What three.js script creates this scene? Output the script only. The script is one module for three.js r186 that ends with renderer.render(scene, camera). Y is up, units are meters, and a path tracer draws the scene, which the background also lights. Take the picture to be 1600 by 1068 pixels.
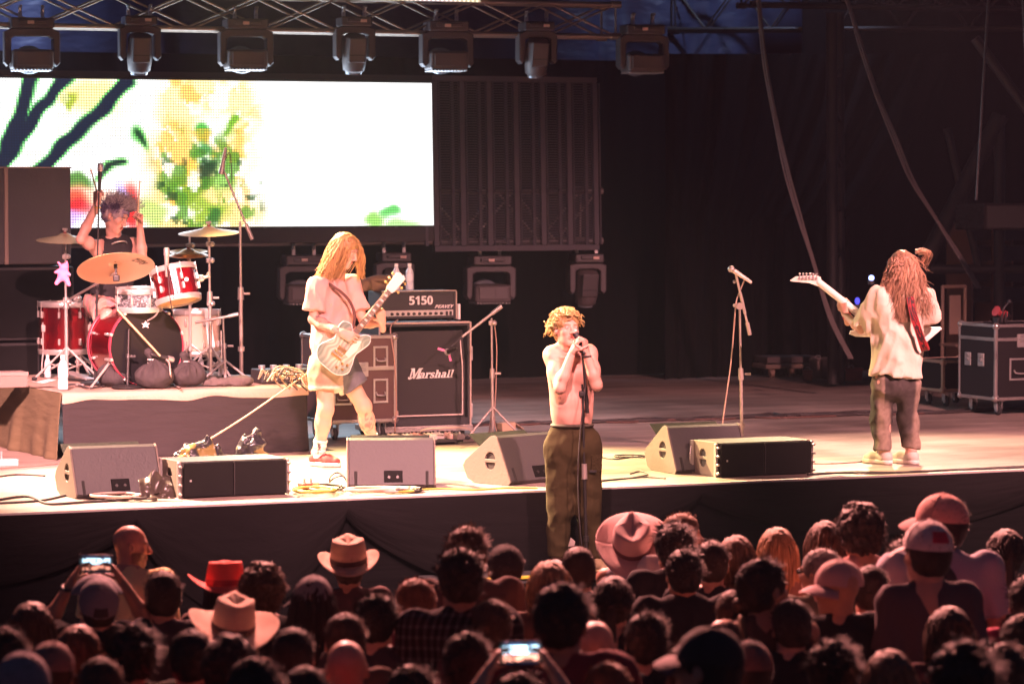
import * as THREE from 'three';
import { mergeGeometries } from 'three/addons/utils/BufferGeometryUtils.js';
import { RoundedBoxGeometry } from 'three/addons/geometries/RoundedBoxGeometry.js';
import { RectAreaLightUniformsLib } from 'three/addons/lights/RectAreaLightUniformsLib.js';
import { FontLoader } from 'three/addons/loaders/FontLoader.js';
import { TextGeometry } from 'three/addons/geometries/TextGeometry.js';

// ------------------------------------------------------------------ camera, sky, lights, exposure
const V = (x, y, z) => new THREE.Vector3(x, y, z);
const F_PX = 5328, PITCH = Math.atan(261 / F_PX), EYE = 2.18, PSI = 0.436;
const scene = new THREE.Scene();
const camera = new THREE.PerspectiveCamera(2 * Math.atan(534 / F_PX) * 180 / Math.PI, 1024 / 683, 0.5, 400);
camera.position.set(0, EYE, 0);
camera.rotation.set(-PITCH, 0, 0);
camera.focus = 24.6; camera.userData.fStop = 3.0;
scene.add(camera);
const renderer = new THREE.WebGLRenderer({ antialias: true });
renderer.toneMapping = THREE.LinearToneMapping;
renderer.toneMappingExposure = 1.5;
renderer.shadowMap.enabled = true;
{ // night sky, a little blue left towards the horizon
  const w = 64, h = 32, d = new Float32Array(w * h * 4);
  for (let j = 0; j < h; j++) for (let i = 0; i < w; i++) {
    const e = Math.max(0, (j / (h - 1) - 0.5) * 2), g = j < h / 2 ? 0.4 : 1, o = (j * w + i) * 4;
    const k = g * (1 - 0.6 * e);
    d[o] = 0.015 * k; d[o + 1] = 0.019 * k; d[o + 2] = 0.042 * k; d[o + 3] = 1;
  }
  const t = new THREE.DataTexture(d, w, h, THREE.RGBAFormat, THREE.FloatType);
  t.mapping = THREE.EquirectangularReflectionMapping; t.magFilter = THREE.LinearFilter; t.needsUpdate = true;
  scene.background = t; scene.environment = t;
}
// stage coordinates: u along the front edge to the right, v upstage, y up
const fwd = V(0, -Math.sin(PITCH), -Math.cos(PITCH)), upv = V(0, Math.cos(PITCH), -Math.sin(PITCH));
function ray(px, py) { return fwd.clone().multiplyScalar(F_PX).add(V(px - 800, 0, 0)).addScaledVector(upv, 534 - py); }
function gp(px, py, Y = 0) { const r = ray(px, py); return r.multiplyScalar((Y - EYE) / r.y).add(V(0, EYE, 0)); }   // point of a level plane seen there
function at(px, py, D) { const r = ray(px, py); return r.multiplyScalar(D / -r.z).add(V(0, EYE, 0)); }               // point at a depth
const UX = V(Math.cos(PSI), 0, -Math.sin(PSI)), VX = V(-Math.sin(PSI), 0, -Math.cos(PSI)), ORG = gp(860, 764, 0);
const S = (u, v, y = 0) => ORG.clone().addScaledVector(UX, u).addScaledVector(VX, v).add(V(0, y, 0));
const toS = p => { const q = p.clone().sub(ORG); return [q.dot(UX), q.dot(VX), p.y]; };
const C = (r, g, b) => new THREE.Color().setRGB(r, g, b);

// stage lamps, hung on the front truss, the rear truss and the side towers (their fittings are built further down)
const LAMPS = [];
function spot(pos, target, color, intensity, angle, pen = 0.6, size = 6) {
  const l = new THREE.SpotLight(color, intensity, 0, angle, pen, 2);
  l.position.copy(pos); l.target.position.copy(target); l.castShadow = true; l.shadow.radius = size;
  scene.add(l, l.target); LAMPS.push({ pos: pos.clone(), target: target.clone(), color }); return l;
}
const PINK = C(1, 0.44, 0.44), ROSE = C(1, 0.42, 0.42), WARM = C(1, 0.57, 0.38), YELLOW = C(1, 0.70, 0.30), SALMON = C(1, 0.32, 0.27), BLUE = C(0.55, 0.68, 1);
{
  spot(S(-3.4, -5.5, 5.6), S(-1.6, 1.2, 0.8), PINK, 460, 0.40);        // front wash, left of the stage
  spot(S(1.6, -5.5, 5.6), S(-0.2, -0.4, 0.8), PINK, 210, 0.26);        // on the singer
  spot(S(4.2, -5.5, 5.6), S(4.6, 1.6, 0.8), ROSE, 540, 0.42);          // front wash, right of the stage
  spot(S(-4.6, 5.2, 5.2), S(-1.6, 0.6, 0), WARM, 1900, 0.36);          // back light over the guitarist
  spot(S(-0.6, 7.0, 5.2), S(0.5, 0.9, 0), YELLOW, 1700, 0.36);          // back light on the middle of the floor
  spot(S(6.0, 5.5, 5.2), S(4.0, 1.2, 0), WARM, 330, 0.36);             // back light, right
  spot(S(-5.4, -2.5, 4.6), S(-2.4, 3.2, 0.9), PINK, 1000, 0.20);        // side light on the drums
  spot(S(-1.8, 0.9, 6.2), S(-2.6, -7.5, -0.2), SALMON, 1050, 0.66, 0.6, 25);    // over the crowd, from the stage
  spot(S(3.6, 0.9, 6.2), S(2.4, -8.0, -0.2), SALMON, 1050, 0.66, 0.6, 25);
  spot(S(-2.5, 11.0, 6.6), S(-2.2, 12.9, 3.2), BLUE, 110, 0.9);         // added blue flood on the tarpaulin, imitates the glow around the screens
  spot(S(8.5, 10.6, 6.0), S(8.0, 12.9, 2.4), BLUE, 12, 0.7);           // the same added flood on the right
}
scene.fog = new THREE.FogExp2(C(0.55, 0.7, 1), 0.0005);

// ------------------------------------------------------------------ helpers
function mulberry(a) { return () => { a |= 0; a = a + 0x6D2B79F5 | 0; let t = Math.imul(a ^ a >>> 15, 1 | a); t = t + Math.imul(t ^ t >>> 7, 61 | t) ^ t; return ((t ^ t >>> 14) >>> 0) / 4294967296; }; }
let R = mulberry(7);
const rr = (a, b) => a + (b - a) * R();
const clamp = (x, a, b) => Math.min(b, Math.max(a, x));
const mix = (a, b, t) => a + (b - a) * t;
const sstep = (a, b, x) => { const t = clamp((x - a) / (b - a), 0, 1); return t * t * (3 - 2 * t); };
function h3(x, y, z) { let h = Math.imul(x, 374761393) ^ Math.imul(y, 668265263) ^ Math.imul(z, 2147483647 ^ 0x5bd1e995); h = Math.imul(h ^ h >>> 13, 1274126177); return ((h ^ h >>> 16) >>> 0) / 4294967296; }
function noise(x, y, z = 0) { // value noise, -1..1
  const X = Math.floor(x), Y = Math.floor(y), Z = Math.floor(z); let a = x - X, b = y - Y, c = z - Z;
  a = a * a * (3 - 2 * a); b = b * b * (3 - 2 * b); c = c * c * (3 - 2 * c);
  const L = (p, q, t) => p + (q - p) * t;
  return 2 * L(L(L(h3(X, Y, Z), h3(X + 1, Y, Z), a), L(h3(X, Y + 1, Z), h3(X + 1, Y + 1, Z), a), b),
    L(L(h3(X, Y, Z + 1), h3(X + 1, Y, Z + 1), a), L(h3(X, Y + 1, Z + 1), h3(X + 1, Y + 1, Z + 1), a), b), c) - 1;
}
const fbm = (x, y, z = 0, o = 4) => { let s = 0, a = 0.5; for (let i = 0; i < o; i++) { s += a * noise(x, y, z); x = x * 2.03 + 7; y = y * 2.03 + 3; z = z * 2.03 + 1; a *= 0.5; } return s; };
function tex(w, h, fn, srgb, rep) { // fn(u, v) -> [r, g, b] or grey, 0..1
  const d = new Uint8Array(w * h * 4);
  for (let j = 0; j < h; j++) for (let i = 0; i < w; i++) {
    const c = fn(i / w, j / h), o = (j * w + i) * 4, q = typeof c === 'number' ? [c, c, c] : c;
    for (let k = 0; k < 3; k++) d[o + k] = clamp(q[k] * 255, 0, 255); d[o + 3] = 255;
  }
  const t = new THREE.DataTexture(d, w, h); t.wrapS = t.wrapT = THREE.RepeatWrapping; t.magFilter = THREE.LinearFilter;
  t.minFilter = THREE.LinearMipmapLinearFilter; t.generateMipmaps = true;
  if (srgb) t.colorSpace = THREE.SRGBColorSpace; if (rep) t.repeat.set(...rep); t.needsUpdate = true; return t;
}
const tileNoise = (u, v, f, sd = 0) => { // periodic fbm by blending
  const n = (a, b) => fbm(a * f + sd, b * f + sd * 2, sd, 4);
  return (n(u, v) * (1 - u) + n(u - 1, v) * u) * (1 - v) + (n(u, v - 1) * (1 - u) + n(u - 1, v - 1) * u) * v;
};
function M(r, g, b, rough = 0.7, metal = 0, o = {}) {
  const P = o.physical || o.spec !== undefined; const q = { ...o }; delete q.physical; delete q.spec; if (o.spec !== undefined) q.specularIntensity = o.spec;
  return new THREE[P ? 'MeshPhysicalMaterial' : 'MeshStandardMaterial']({ color: C(r, g, b), roughness: rough, metalness: metal, side: THREE.DoubleSide, ...q });
}
const clothBump = tex(256, 256, (u, v) => 0.5 + 0.9 * tileNoise(u, v, 6, 3), false, [1.5, 1.5]);
const fineBump = tex(256, 256, (u, v) => 0.5 + 0.25 * (h3(u * 256 | 0, v * 256 | 0, 5) - 0.5) + 0.6 * tileNoise(u, v, 24, 9), false, [3, 3]);
const weave = tex(128, 128, (u, v) => 0.5 + 0.5 * Math.sin(u * Math.PI * 64) * Math.sin(v * Math.PI * 64), false, [4, 4]);
const wearMap = tex(256, 256, (u, v) => { const n = 0.8 + 0.5 * tileNoise(u, v, 5, 1) + 0.2 * tileNoise(u, v, 30, 2); return [n, n, n]; }, false);

function prep(g) {
  let q = g.index ? g.toNonIndexed() : g;
  for (const k of Object.keys(q.attributes)) if (!['position', 'normal', 'uv'].includes(k)) q.deleteAttribute(k);
  if (!q.attributes.normal) q.computeVertexNormals();
  if (!q.attributes.uv) q.setAttribute('uv', new THREE.BufferAttribute(new Float32Array(q.attributes.position.count * 2), 2));
  q.morphAttributes = {}; return q;
}
const merge = gs => gs.length === 1 ? gs[0] : mergeGeometries(gs.map(prep));
const _names = {};
function numbered(n) { _names[n] = (_names[n] || 0) + 1; return _names[n] === 1 ? n : n + '_' + String(_names[n] - 1).padStart(3, '0'); }
function mesh(name, geos, mat, parent) {
  const m = new THREE.Mesh(Array.isArray(geos) ? merge(geos) : geos, mat);
  m.name = parent ? name : numbered(name); m.castShadow = m.receiveShadow = true; (parent || scene).add(m); return m;
}
function tag(o, label, category, group, kind) { if (label) o.userData.label = label; if (category) o.userData.category = category; if (group) o.userData.group = group; if (kind) o.userData.kind = kind; return o; }
function thing(name, label, category, pos = V(0, 0, 0), turn = 0, group) {
  const o = new THREE.Group(); o.name = numbered(name); scene.add(o); o.position.copy(pos); o.rotation.y = turn; return tag(o, label, category, group);
}
function struct(name, geos, mat) { const m = mesh(name, geos, mat); m.userData.kind = 'structure'; return m; }
function copyOf(o, label, pos, turn) { const c = o.clone(); c.name = numbered(o.name.replace(/_\d+$/, '')); c.userData = { ...o.userData, label }; if (pos) c.position.copy(pos); if (turn !== undefined) c.rotation.y = turn; scene.add(c); return c; }
// geometry makers (all in the local space of the thing)
const E = new THREE.Euler(), Q = new THREE.Quaternion();
const xf = (g, x = 0, y = 0, z = 0, rx = 0, ry = 0, rz = 0) => g.applyMatrix4(new THREE.Matrix4().compose(V(x, y, z), Q.setFromEuler(E.set(rx, ry, rz)), V(1, 1, 1)));
const box = (w, h, d, x = 0, y = 0, z = 0, rx = 0, ry = 0, rz = 0) => xf(new THREE.BoxGeometry(w, h, d), x, y, z, rx, ry, rz);
const rbox = (w, h, d, x = 0, y = 0, z = 0, r = 0.01, rx = 0, ry = 0, rz = 0, sg = 2) => xf(new RoundedBoxGeometry(w, h, d, sg, Math.min(r, w / 2.01, h / 2.01, d / 2.01)), x, y, z, rx, ry, rz);
function cyl(a, b, ra, rb = ra, seg = 12) { const d = b.clone().sub(a), g = new THREE.CylinderGeometry(rb, ra, d.length(), seg); g.applyQuaternion(new THREE.Quaternion().setFromUnitVectors(V(0, 1, 0), d.normalize())); return g.translate((a.x + b.x) / 2, (a.y + b.y) / 2, (a.z + b.z) / 2); }
const vc = (x, y, z, h, r, r2 = r, seg = 20) => new THREE.CylinderGeometry(r2, r, h, seg).translate(x, y + h / 2, z);
const tube = (pts, r = 0.006, seg, rs = 6, closed) => new THREE.TubeGeometry(new THREE.CatmullRomCurve3(pts.map(p => p.isVector3 ? p : V(...p)), !!closed), seg || pts.length * 6, r, rs, !!closed);
const lathe = (prof, seg = 40) => new THREE.LatheGeometry(prof.map(p => new THREE.Vector2(...p)), seg);
const ball = (r, x = 0, y = 0, z = 0, sx = 1, sy = 1, sz = 1, n = 16) => new THREE.SphereGeometry(r, n, n * 0.75 | 0).scale(sx, sy, sz).translate(x, y, z);
const torus = (R1, r, x = 0, y = 0, z = 0, rx = 0, ry = 0, rz = 0, arc = 6.2832, n = 32) => xf(new THREE.TorusGeometry(R1, r, 8, n, arc), x, y, z, rx, ry, rz);
function shapeOf(pts, holes = []) { const s = new THREE.Shape(pts.map(p => new THREE.Vector2(...p))); for (const h of holes) s.holes.push(new THREE.Path(h.map(p => new THREE.Vector2(...p)))); return s; }
function splineShape(pts, n = 60) { const c = new THREE.CatmullRomCurve3(pts.map(p => V(p[0], p[1], 0)), true); return shapeOf(c.getPoints(n).slice(0, -1).map(p => [p.x, p.y])); }
const ext = (shape, depth, bev = 0.005, bs = 2) => new THREE.ExtrudeGeometry(shape, { depth: depth - 2 * bev, bevelEnabled: bev > 0, bevelThickness: bev, bevelSize: bev, bevelOffset: -bev, bevelSegments: bs, curveSegments: 12 }).translate(0, 0, bev);
// a grid surface from fn(u, v) -> Vector3
function surf(fn, nu, nv, closedU = false) {
  const p = [], uv = [], ix = [];
  for (let j = 0; j <= nv; j++) for (let i = 0; i <= nu; i++) { const q = fn(i / nu, j / nv); p.push(q.x, q.y, q.z); uv.push(i / nu, j / nv); }
  for (let j = 0; j < nv; j++) for (let i = 0; i < nu; i++) { const a = j * (nu + 1) + i, b = a + 1, c = a + nu + 1, d = c + 1; ix.push(a, b, d, a, d, c); }
  const g = new THREE.BufferGeometry(); g.setAttribute('position', new THREE.Float32BufferAttribute(p, 3)); g.setAttribute('uv', new THREE.Float32BufferAttribute(uv, 2)); g.setIndex(ix); g.computeVertexNormals();
  if (closedU) { const n = g.attributes.normal; for (let j = 0; j <= nv; j++) { const a = j * (nu + 1), b = a + nu; const m = V(n.getX(a) + n.getX(b), n.getY(a) + n.getY(b), n.getZ(a) + n.getZ(b)).normalize(); n.setXYZ(a, m.x, m.y, m.z); n.setXYZ(b, m.x, m.y, m.z); } }
  return g;
}
// a solid sheet: front and back of a surface, a few millimetres apart, closed round the border
function sheet(fn, nu, nv, th = 0.006) {
  const g = surf(fn, nu, nv), p = g.attributes.position, n = g.attributes.normal, N = p.count, pos = [], uv = [], ix = [...g.index.array];
  for (let s = 0; s < 2; s++) for (let i = 0; i < N; i++) { pos.push(p.getX(i) - s * th * n.getX(i), p.getY(i) - s * th * n.getY(i), p.getZ(i) - s * th * n.getZ(i)); uv.push(g.attributes.uv.getX(i), g.attributes.uv.getY(i)); }
  for (let k = 0; k < g.index.count; k += 3) { const a = g.index.array; ix.push(a[k] + N, a[k + 2] + N, a[k + 1] + N); }
  const rim = []; for (let i = 0; i < nu; i++) rim.push([i, i + 1], [nv * (nu + 1) + i + 1, nv * (nu + 1) + i]); for (let j = 0; j < nv; j++) rim.push([(j + 1) * (nu + 1), j * (nu + 1)], [j * (nu + 1) + nu, (j + 1) * (nu + 1) + nu]);
  for (const [a, b] of rim) ix.push(a, a + N, b, b, a + N, b + N);
  const o = new THREE.BufferGeometry(); o.setAttribute('position', new THREE.Float32BufferAttribute(pos, 3)); o.setAttribute('uv', new THREE.Float32BufferAttribute(uv, 2)); o.setIndex(ix); o.computeVertexNormals(); return o;
}
const font = await new FontLoader().loadAsync('fonts/droid/droid_sans_bold.typeface.json');
const fontSerif = await new FontLoader().loadAsync('fonts/droid/droid_serif_bold.typeface.json');
function word(s, size, depth = 0.003, f = font) { const g = new TextGeometry(s, { font: f, size, depth, curveSegments: 3, bevelEnabled: false }); g.computeBoundingBox(); const b = g.boundingBox; return g.translate(-(b.min.x + b.max.x) / 2, -(b.min.y + b.max.y) / 2, 0); }
const shear = (g, k) => g.applyMatrix4(new THREE.Matrix4().set(1, k, 0, 0, 0, 1, 0, 0, 0, 0, 1, 0, 0, 0, 0, 1));

// common materials
const mt = {
  chrome: M(0.62, 0.58, 0.54, 0.32, 0.62), steel: M(0.40, 0.38, 0.37, 0.4, 0.6), alu: M(0.5, 0.48, 0.46, 0.42, 0.65, { roughnessMap: wearMap }),
  black: M(0.025, 0.024, 0.025, 0.55, 0), blackMetal: M(0.04, 0.038, 0.038, 0.42, 0.5), rubber: M(0.018, 0.018, 0.018, 0.85),
  tolex: M(0.03, 0.03, 0.032, 0.62, 0, { bumpMap: fineBump, bumpScale: 0.002 }), white: M(0.78, 0.76, 0.72, 0.5), gold: M(0.7, 0.5, 0.2, 0.3, 1),
  blackCloth: M(0.006, 0.0055, 0.006, 0.95, 0, { bumpMap: clothBump, bumpScale: 0.02, spec: 0.06 }), stand: M(0.42, 0.36, 0.33, 0.38, 0.5), cord: M(0.035, 0.03, 0.03, 0.6),
};
// ------------------------------------------------------------------ the setting
struct('ground', box(80, 0.3, 60, 0, -1.37, -20), M(0.05, 0.048, 0.05, 0.9, 0, { bumpMap: fineBump, bumpScale: 0.004 }));
const floorTex = tex(1024, 1024, (u, v) => {
  const streak = 0.5 * tileNoise(u * 1, v * 6 % 1, 5, 4) + 0.35 * tileNoise(u, v * 12 % 1, 9, 8), blot = tileNoise(u, v, 4, 1), scr = Math.pow(Math.max(0, tileNoise(u, (v * 20) % 1, 14, 12)), 3) * 6;
  const k = 0.6 + 0.42 * streak + 0.26 * blot + 0.3 * scr; return [k, k * 0.93, k * 0.88];
}, true);
{
  const g = mergeGeometries([box(24, 0.12, 12.6, 0, -0.06, -6.3)]);
  const uv = g.attributes.uv, p = g.attributes.position; for (let i = 0; i < uv.count; i++) uv.setXY(i, p.getX(i) / 3.1, p.getZ(i) / 3.1);
  const f = struct('stage_floor', g, M(0.78, 0.72, 0.70, 0.55, 0, { map: floorTex, roughnessMap: wearMap, bumpMap: fineBump, bumpScale: 0.001 }));
  f.position.copy(S(1, 0, 0)); f.rotation.y = PSI;
}
// black cloth hung on the front of the stage, in sagging swags
{
  const k = thing('stage_skirt', 'black cloth skirt hung in sagging swags along the front of the stage', 'stage skirt', S(1, 0, 0), PSI);
  const fold = (x, t) => 0.018 * noise(x * 5.5, t * 0.5) * t + 0.02 * noise(x * 1.6 + 9, 2 - t);
  mesh('lower_cloth', sheet((u, v) => { const x = -12 + 24 * u; return V(x, -0.015 - 1.2 * (1 - v), 0.03 + fold(x, 1 - v)); }, 300, 10), mt.blackCloth, k);
  for (const [x0, x1, d] of [[-6.2, -4.05, 0.34], [-4.05, -2.55, 0.62], [-2.55, 0.15, 0.55], [0.15, 3.2, 0.3], [3.2, 6.6, 0.46]])
    mesh('swag', sheet((u, v) => { const x = mix(x0, x1, u), sg = 0.12 + d * Math.pow(Math.sin(Math.PI * u), 0.8); return V(x, -0.012 - sg * (1 - v), 0.055 + 0.03 * Math.sin(Math.PI * v) + 0.012 * noise(x * 3, v * 2)); }, 50, 10), M(0.0085, 0.0075, 0.008, 0.9, 0, { bumpMap: clothBump, bumpScale: 0.008, spec: 0.08 }), k);
  mesh('edge_strip', box(24, 0.018, 0.03, 0, -0.009, 0.016), M(0.5, 0.47, 0.44, 0.4, 0.3), k);  // pale strip standing in for the lit edge of the floor
}
// the low platform the singer stands on
{
  const c = gp(880, 893, -0.55), k = thing('thrust_platform', 'low black platform with a yellow edge in front of the stage under the singer', 'platform', V(c.x, -0.55, c.z), PSI);
  mesh('deck', rbox(1.75, 0.06, 0.72, -0.12, -0.03, -0.3, 0.008), M(0.05, 0.05, 0.05, 0.6, 0, { bumpMap: fineBump, bumpScale: 0.002 }), k);
  mesh('edge_strip', rbox(1.6, 0.022, 0.014, -0.05, -0.014, 0.068, 0.004), M(0.75, 0.62, 0.06, 0.4), k);
  mesh('end_cap', rbox(0.2, 0.022, 0.014, -0.96, -0.014, 0.068, 0.004), M(0.7, 0.7, 0.7, 0.3, 0.8), k);
  mesh('panel', rbox(1.68, 0.55, 0.03, -0.12, -0.36, 0.03, 0.004), mt.blackCloth, k);
  for (const x of [-0.95, 0.7]) for (const z of [-0.6, -0.06]) mesh('leg', box(0.05, 0.6, 0.05, x, -0.36, z), mt.blackMetal, k);
}
// backdrops
const bd = (name, label, cat, u0, u1, v, y0, y1, mat, amp = 0.05, fr = 5) => {
  const m = mesh(name, sheet((a, b) => { const u = mix(u0, u1, a), y = mix(y0, y1, b); const p = S(u, v + amp * noise(u * fr, y * 0.3) + amp * 0.4 * noise(u * fr * 3, y * 0.5), y); return p; }, Math.ceil((u1 - u0) * 14), 12, 0.01), mat);
  return tag(m, label, cat);
};
bd('back_curtain', 'wide black curtain closing the back of the stage behind the screens', 'curtain', -9, 7.2, 11.9, 0, 3.42, M(0.010, 0.0095, 0.0105, 0.95, 0, { spec: 0.06 }));
const tarpBump = tex(512, 512, (u, v) => 0.5 + 0.7 * tileNoise(u, v, 9, 5) + 0.5 * Math.abs(tileNoise(u, v, 16, 2)), false, [4, 3]);
bd('roof_tarpaulin', 'crinkled dark blue tarpaulin wall behind the stage', 'tarpaulin', -11, 13, 12.9, -0.6, 8, M(0.045, 0.055, 0.12, 0.45, 0, { bumpMap: tarpBump, bumpScale: 0.05 }), 0.1, 2);
{ // unseen roof, added to keep sky light off the stage
  const r = thing('added_stage_roof', 'unseen dark flat roof sheet added over the stage to block the sky', 'roof', S(1, 4.2, 7.2), PSI);
  mesh('added_roof_sheet', box(25, 0.05, 18, 0, 0, 0), M(0.02, 0.02, 0.024, 0.9, 0, { spec: 0.1 }), r);
}
// ------------------------------------------------------------------ screens, trusses, moving heads
function vp(px, py, v) { const r = ray(px, py), o = V(0, EYE, 0).sub(ORG); return r.multiplyScalar((v - o.dot(VX)) / r.dot(VX)).add(V(0, EYE, 0)); } // point of an upright plane parallel to the stage front
const V_LED = 9.05;
RectAreaLightUniformsLib.init();
function segDist(x, y, pts) { let m = 1e9; for (let i = 0; i + 1 < pts.length; i++) { const [ax, ay] = pts[i], [bx, by] = pts[i + 1], t = clamp(((x - ax) * (bx - ax) + (y - ay) * (by - ay)) / ((bx - ax) ** 2 + (by - ay) ** 2), 0, 1); m = Math.min(m, Math.hypot(x - ax - t * (bx - ax), y - ay - t * (by - ay))); } return m; }
function picture(X, Y) { // what the screen shows, in pixels of the photograph
  let c = [1, 1, 1]; const put = (col, a) => { a = clamp(a, 0, 1); c = c.map((q, i) => mix(q, col[i], a)); };
  const w = 9 * noise(X / 22, Y / 22), x = X + w, y = Y + 9 * noise(X / 22 + 50, Y / 22);
  const el = (cx, cy, rx, ry, rot = 0, soft = 0.45) => { const a = x - cx, b = y - cy, q = Math.hypot((a * Math.cos(rot) + b * Math.sin(rot)) / rx, (-a * Math.sin(rot) + b * Math.cos(rot)) / ry); return sstep(1 + soft, 1 - soft, q); };
  put([0.98, 0.86, 0.52], 0.85 * el(172, 150, 48, 34));
  put([1, 0.86, 0.58], 0.9 * sstep(255, 285, x) * sstep(425, 395, x)); put([1, 0.70, 0.32], 0.75 * el(292, 250, 42, 60)); put([0.98, 0.80, 0.46], 0.6 * el(330, 320, 90, 50));
  put([1, 1, 1], 0.9 * el(345, 215, 26, 34)); put([1, 1, 1], 0.85 * el(395, 285, 22, 30)); put([1, 1, 0.95], 0.8 * el(225, 275, 34, 18));
  put([0.5, 0.6, 0.12], 0.8 * el(145, 165, 8, 18, 0.3)); put([0.35, 0.7, 0.3], 0.95 * el(243, 216, 9, 22, -0.6)); put([0.05, 0.18, 0.12], 0.9 * el(243, 216, 4, 15, -0.6));
  put([0.25, 0.62, 0.2], 0.95 * el(333, 206, 12, 12)); put([0.4, 0.62, 0.15], 0.95 * el(377, 190, 9, 20, 0.2)); put([0.2, 0.5, 0.18], 0.85 * el(334, 240, 14, 26)); put([0.42, 0.66, 0.28], 0.85 * el(366, 260, 18, 30));
  put([0.08, 0.2, 0.12], 0.9 * el(338, 270, 8, 26, 0.4)); put([0.35, 0.55, 0.1], 0.8 * el(310, 300, 24, 22)); put([0.9, 0.9, 0.4], 0.8 * el(322, 268, 10, 10)); put([0.45, 0.62, 0.15], 0.8 * el(340, 330, 34, 16)); put([0.12, 0.35, 0.14], 0.8 * el(350, 338, 10, 12));
  { const a = fbm(X / 26, Y / 26, 3), b = fbm(X / 20 + 20, Y / 22, 8), inF = sstep(250, 275, x) * sstep(432, 400, x); put([0.98, 0.62, 0.22], inF * 0.6 * sstep(0.05, 0.35, a)); put([1, 1, 0.97], inF * 0.75 * sstep(0.08, 0.32, b)); put([0.28, 0.5, 0.14], inF * sstep(185, 230, y) * 0.8 * sstep(0.14, 0.34, fbm(X / 20 + 7, Y / 22, 15))); put([0.10, 0.24, 0.12], inF * sstep(220, 260, y) * 0.75 * sstep(0.24, 0.4, fbm(X / 16 + 70, Y / 18, 25))); put([0.93, 0.9, 0.8], 0.5 * sstep(0.2, 0.35, a) * sstep(250, 230, x)); }
  const leaf = segDist(x, y, [[186, 268], [198, 257], [218, 250]]); put([0.4, 0.7, 0.35], sstep(12, 5, leaf)); put([0.06, 0.16, 0.14], sstep(7, 2, leaf));
  put([0.85, 0.12, 0.14], 0.95 * el(140, 315, 30, 20)); put([0.25, 0.45, 0.15], 0.9 * el(150, 282, 30, 10)); put([0.75, 0.6, 0.95], 0.8 * el(130, 340, 26, 12)); put([0.9, 0.14, 0.14], 0.95 * el(228, 325, 14, 34)); put([0.95, 0.5, 0.3], 0.5 * el(160, 300, 40, 14)); put([0.7, 0.6, 1], 0.6 * el(213, 300, 6, 18));
  put([0.6, 0.75, 0.3], 0.7 * el(258, 330, 16, 22));
  const e = [[[92, 118], [72, 190], [44, 258], [38, 290]], [[142, 118], [82, 200], [50, 252]], [[226, 130], [165, 198], [100, 262]]];
  const bare = [x, y]; const d = Math.min(...e.map(s => segDist(X + w * 0.3, Y + w * 0.3, s)));
  put([0.35, 0.72, 0.35], sstep(14, 9, d)); put([0.04, 0.10, 0.18], sstep(10.5, 6.5, d));
  put([0.8, 0.05, 0.1], 0.95 * el(0, 215, 13, 60)); put([0.2, 0.05, 0.05], 0.7 * el(2, 170, 6, 30));
  put([0.45, 0.72, 0.25], 0.85 * el(585, 338, 20, 12)); put([0.2, 0.65, 0.2], 0.8 * el(612, 330, 9, 9)); put([0.55, 0.8, 0.4], 0.8 * el(632, 348, 26, 7));
  return c;
}
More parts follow.
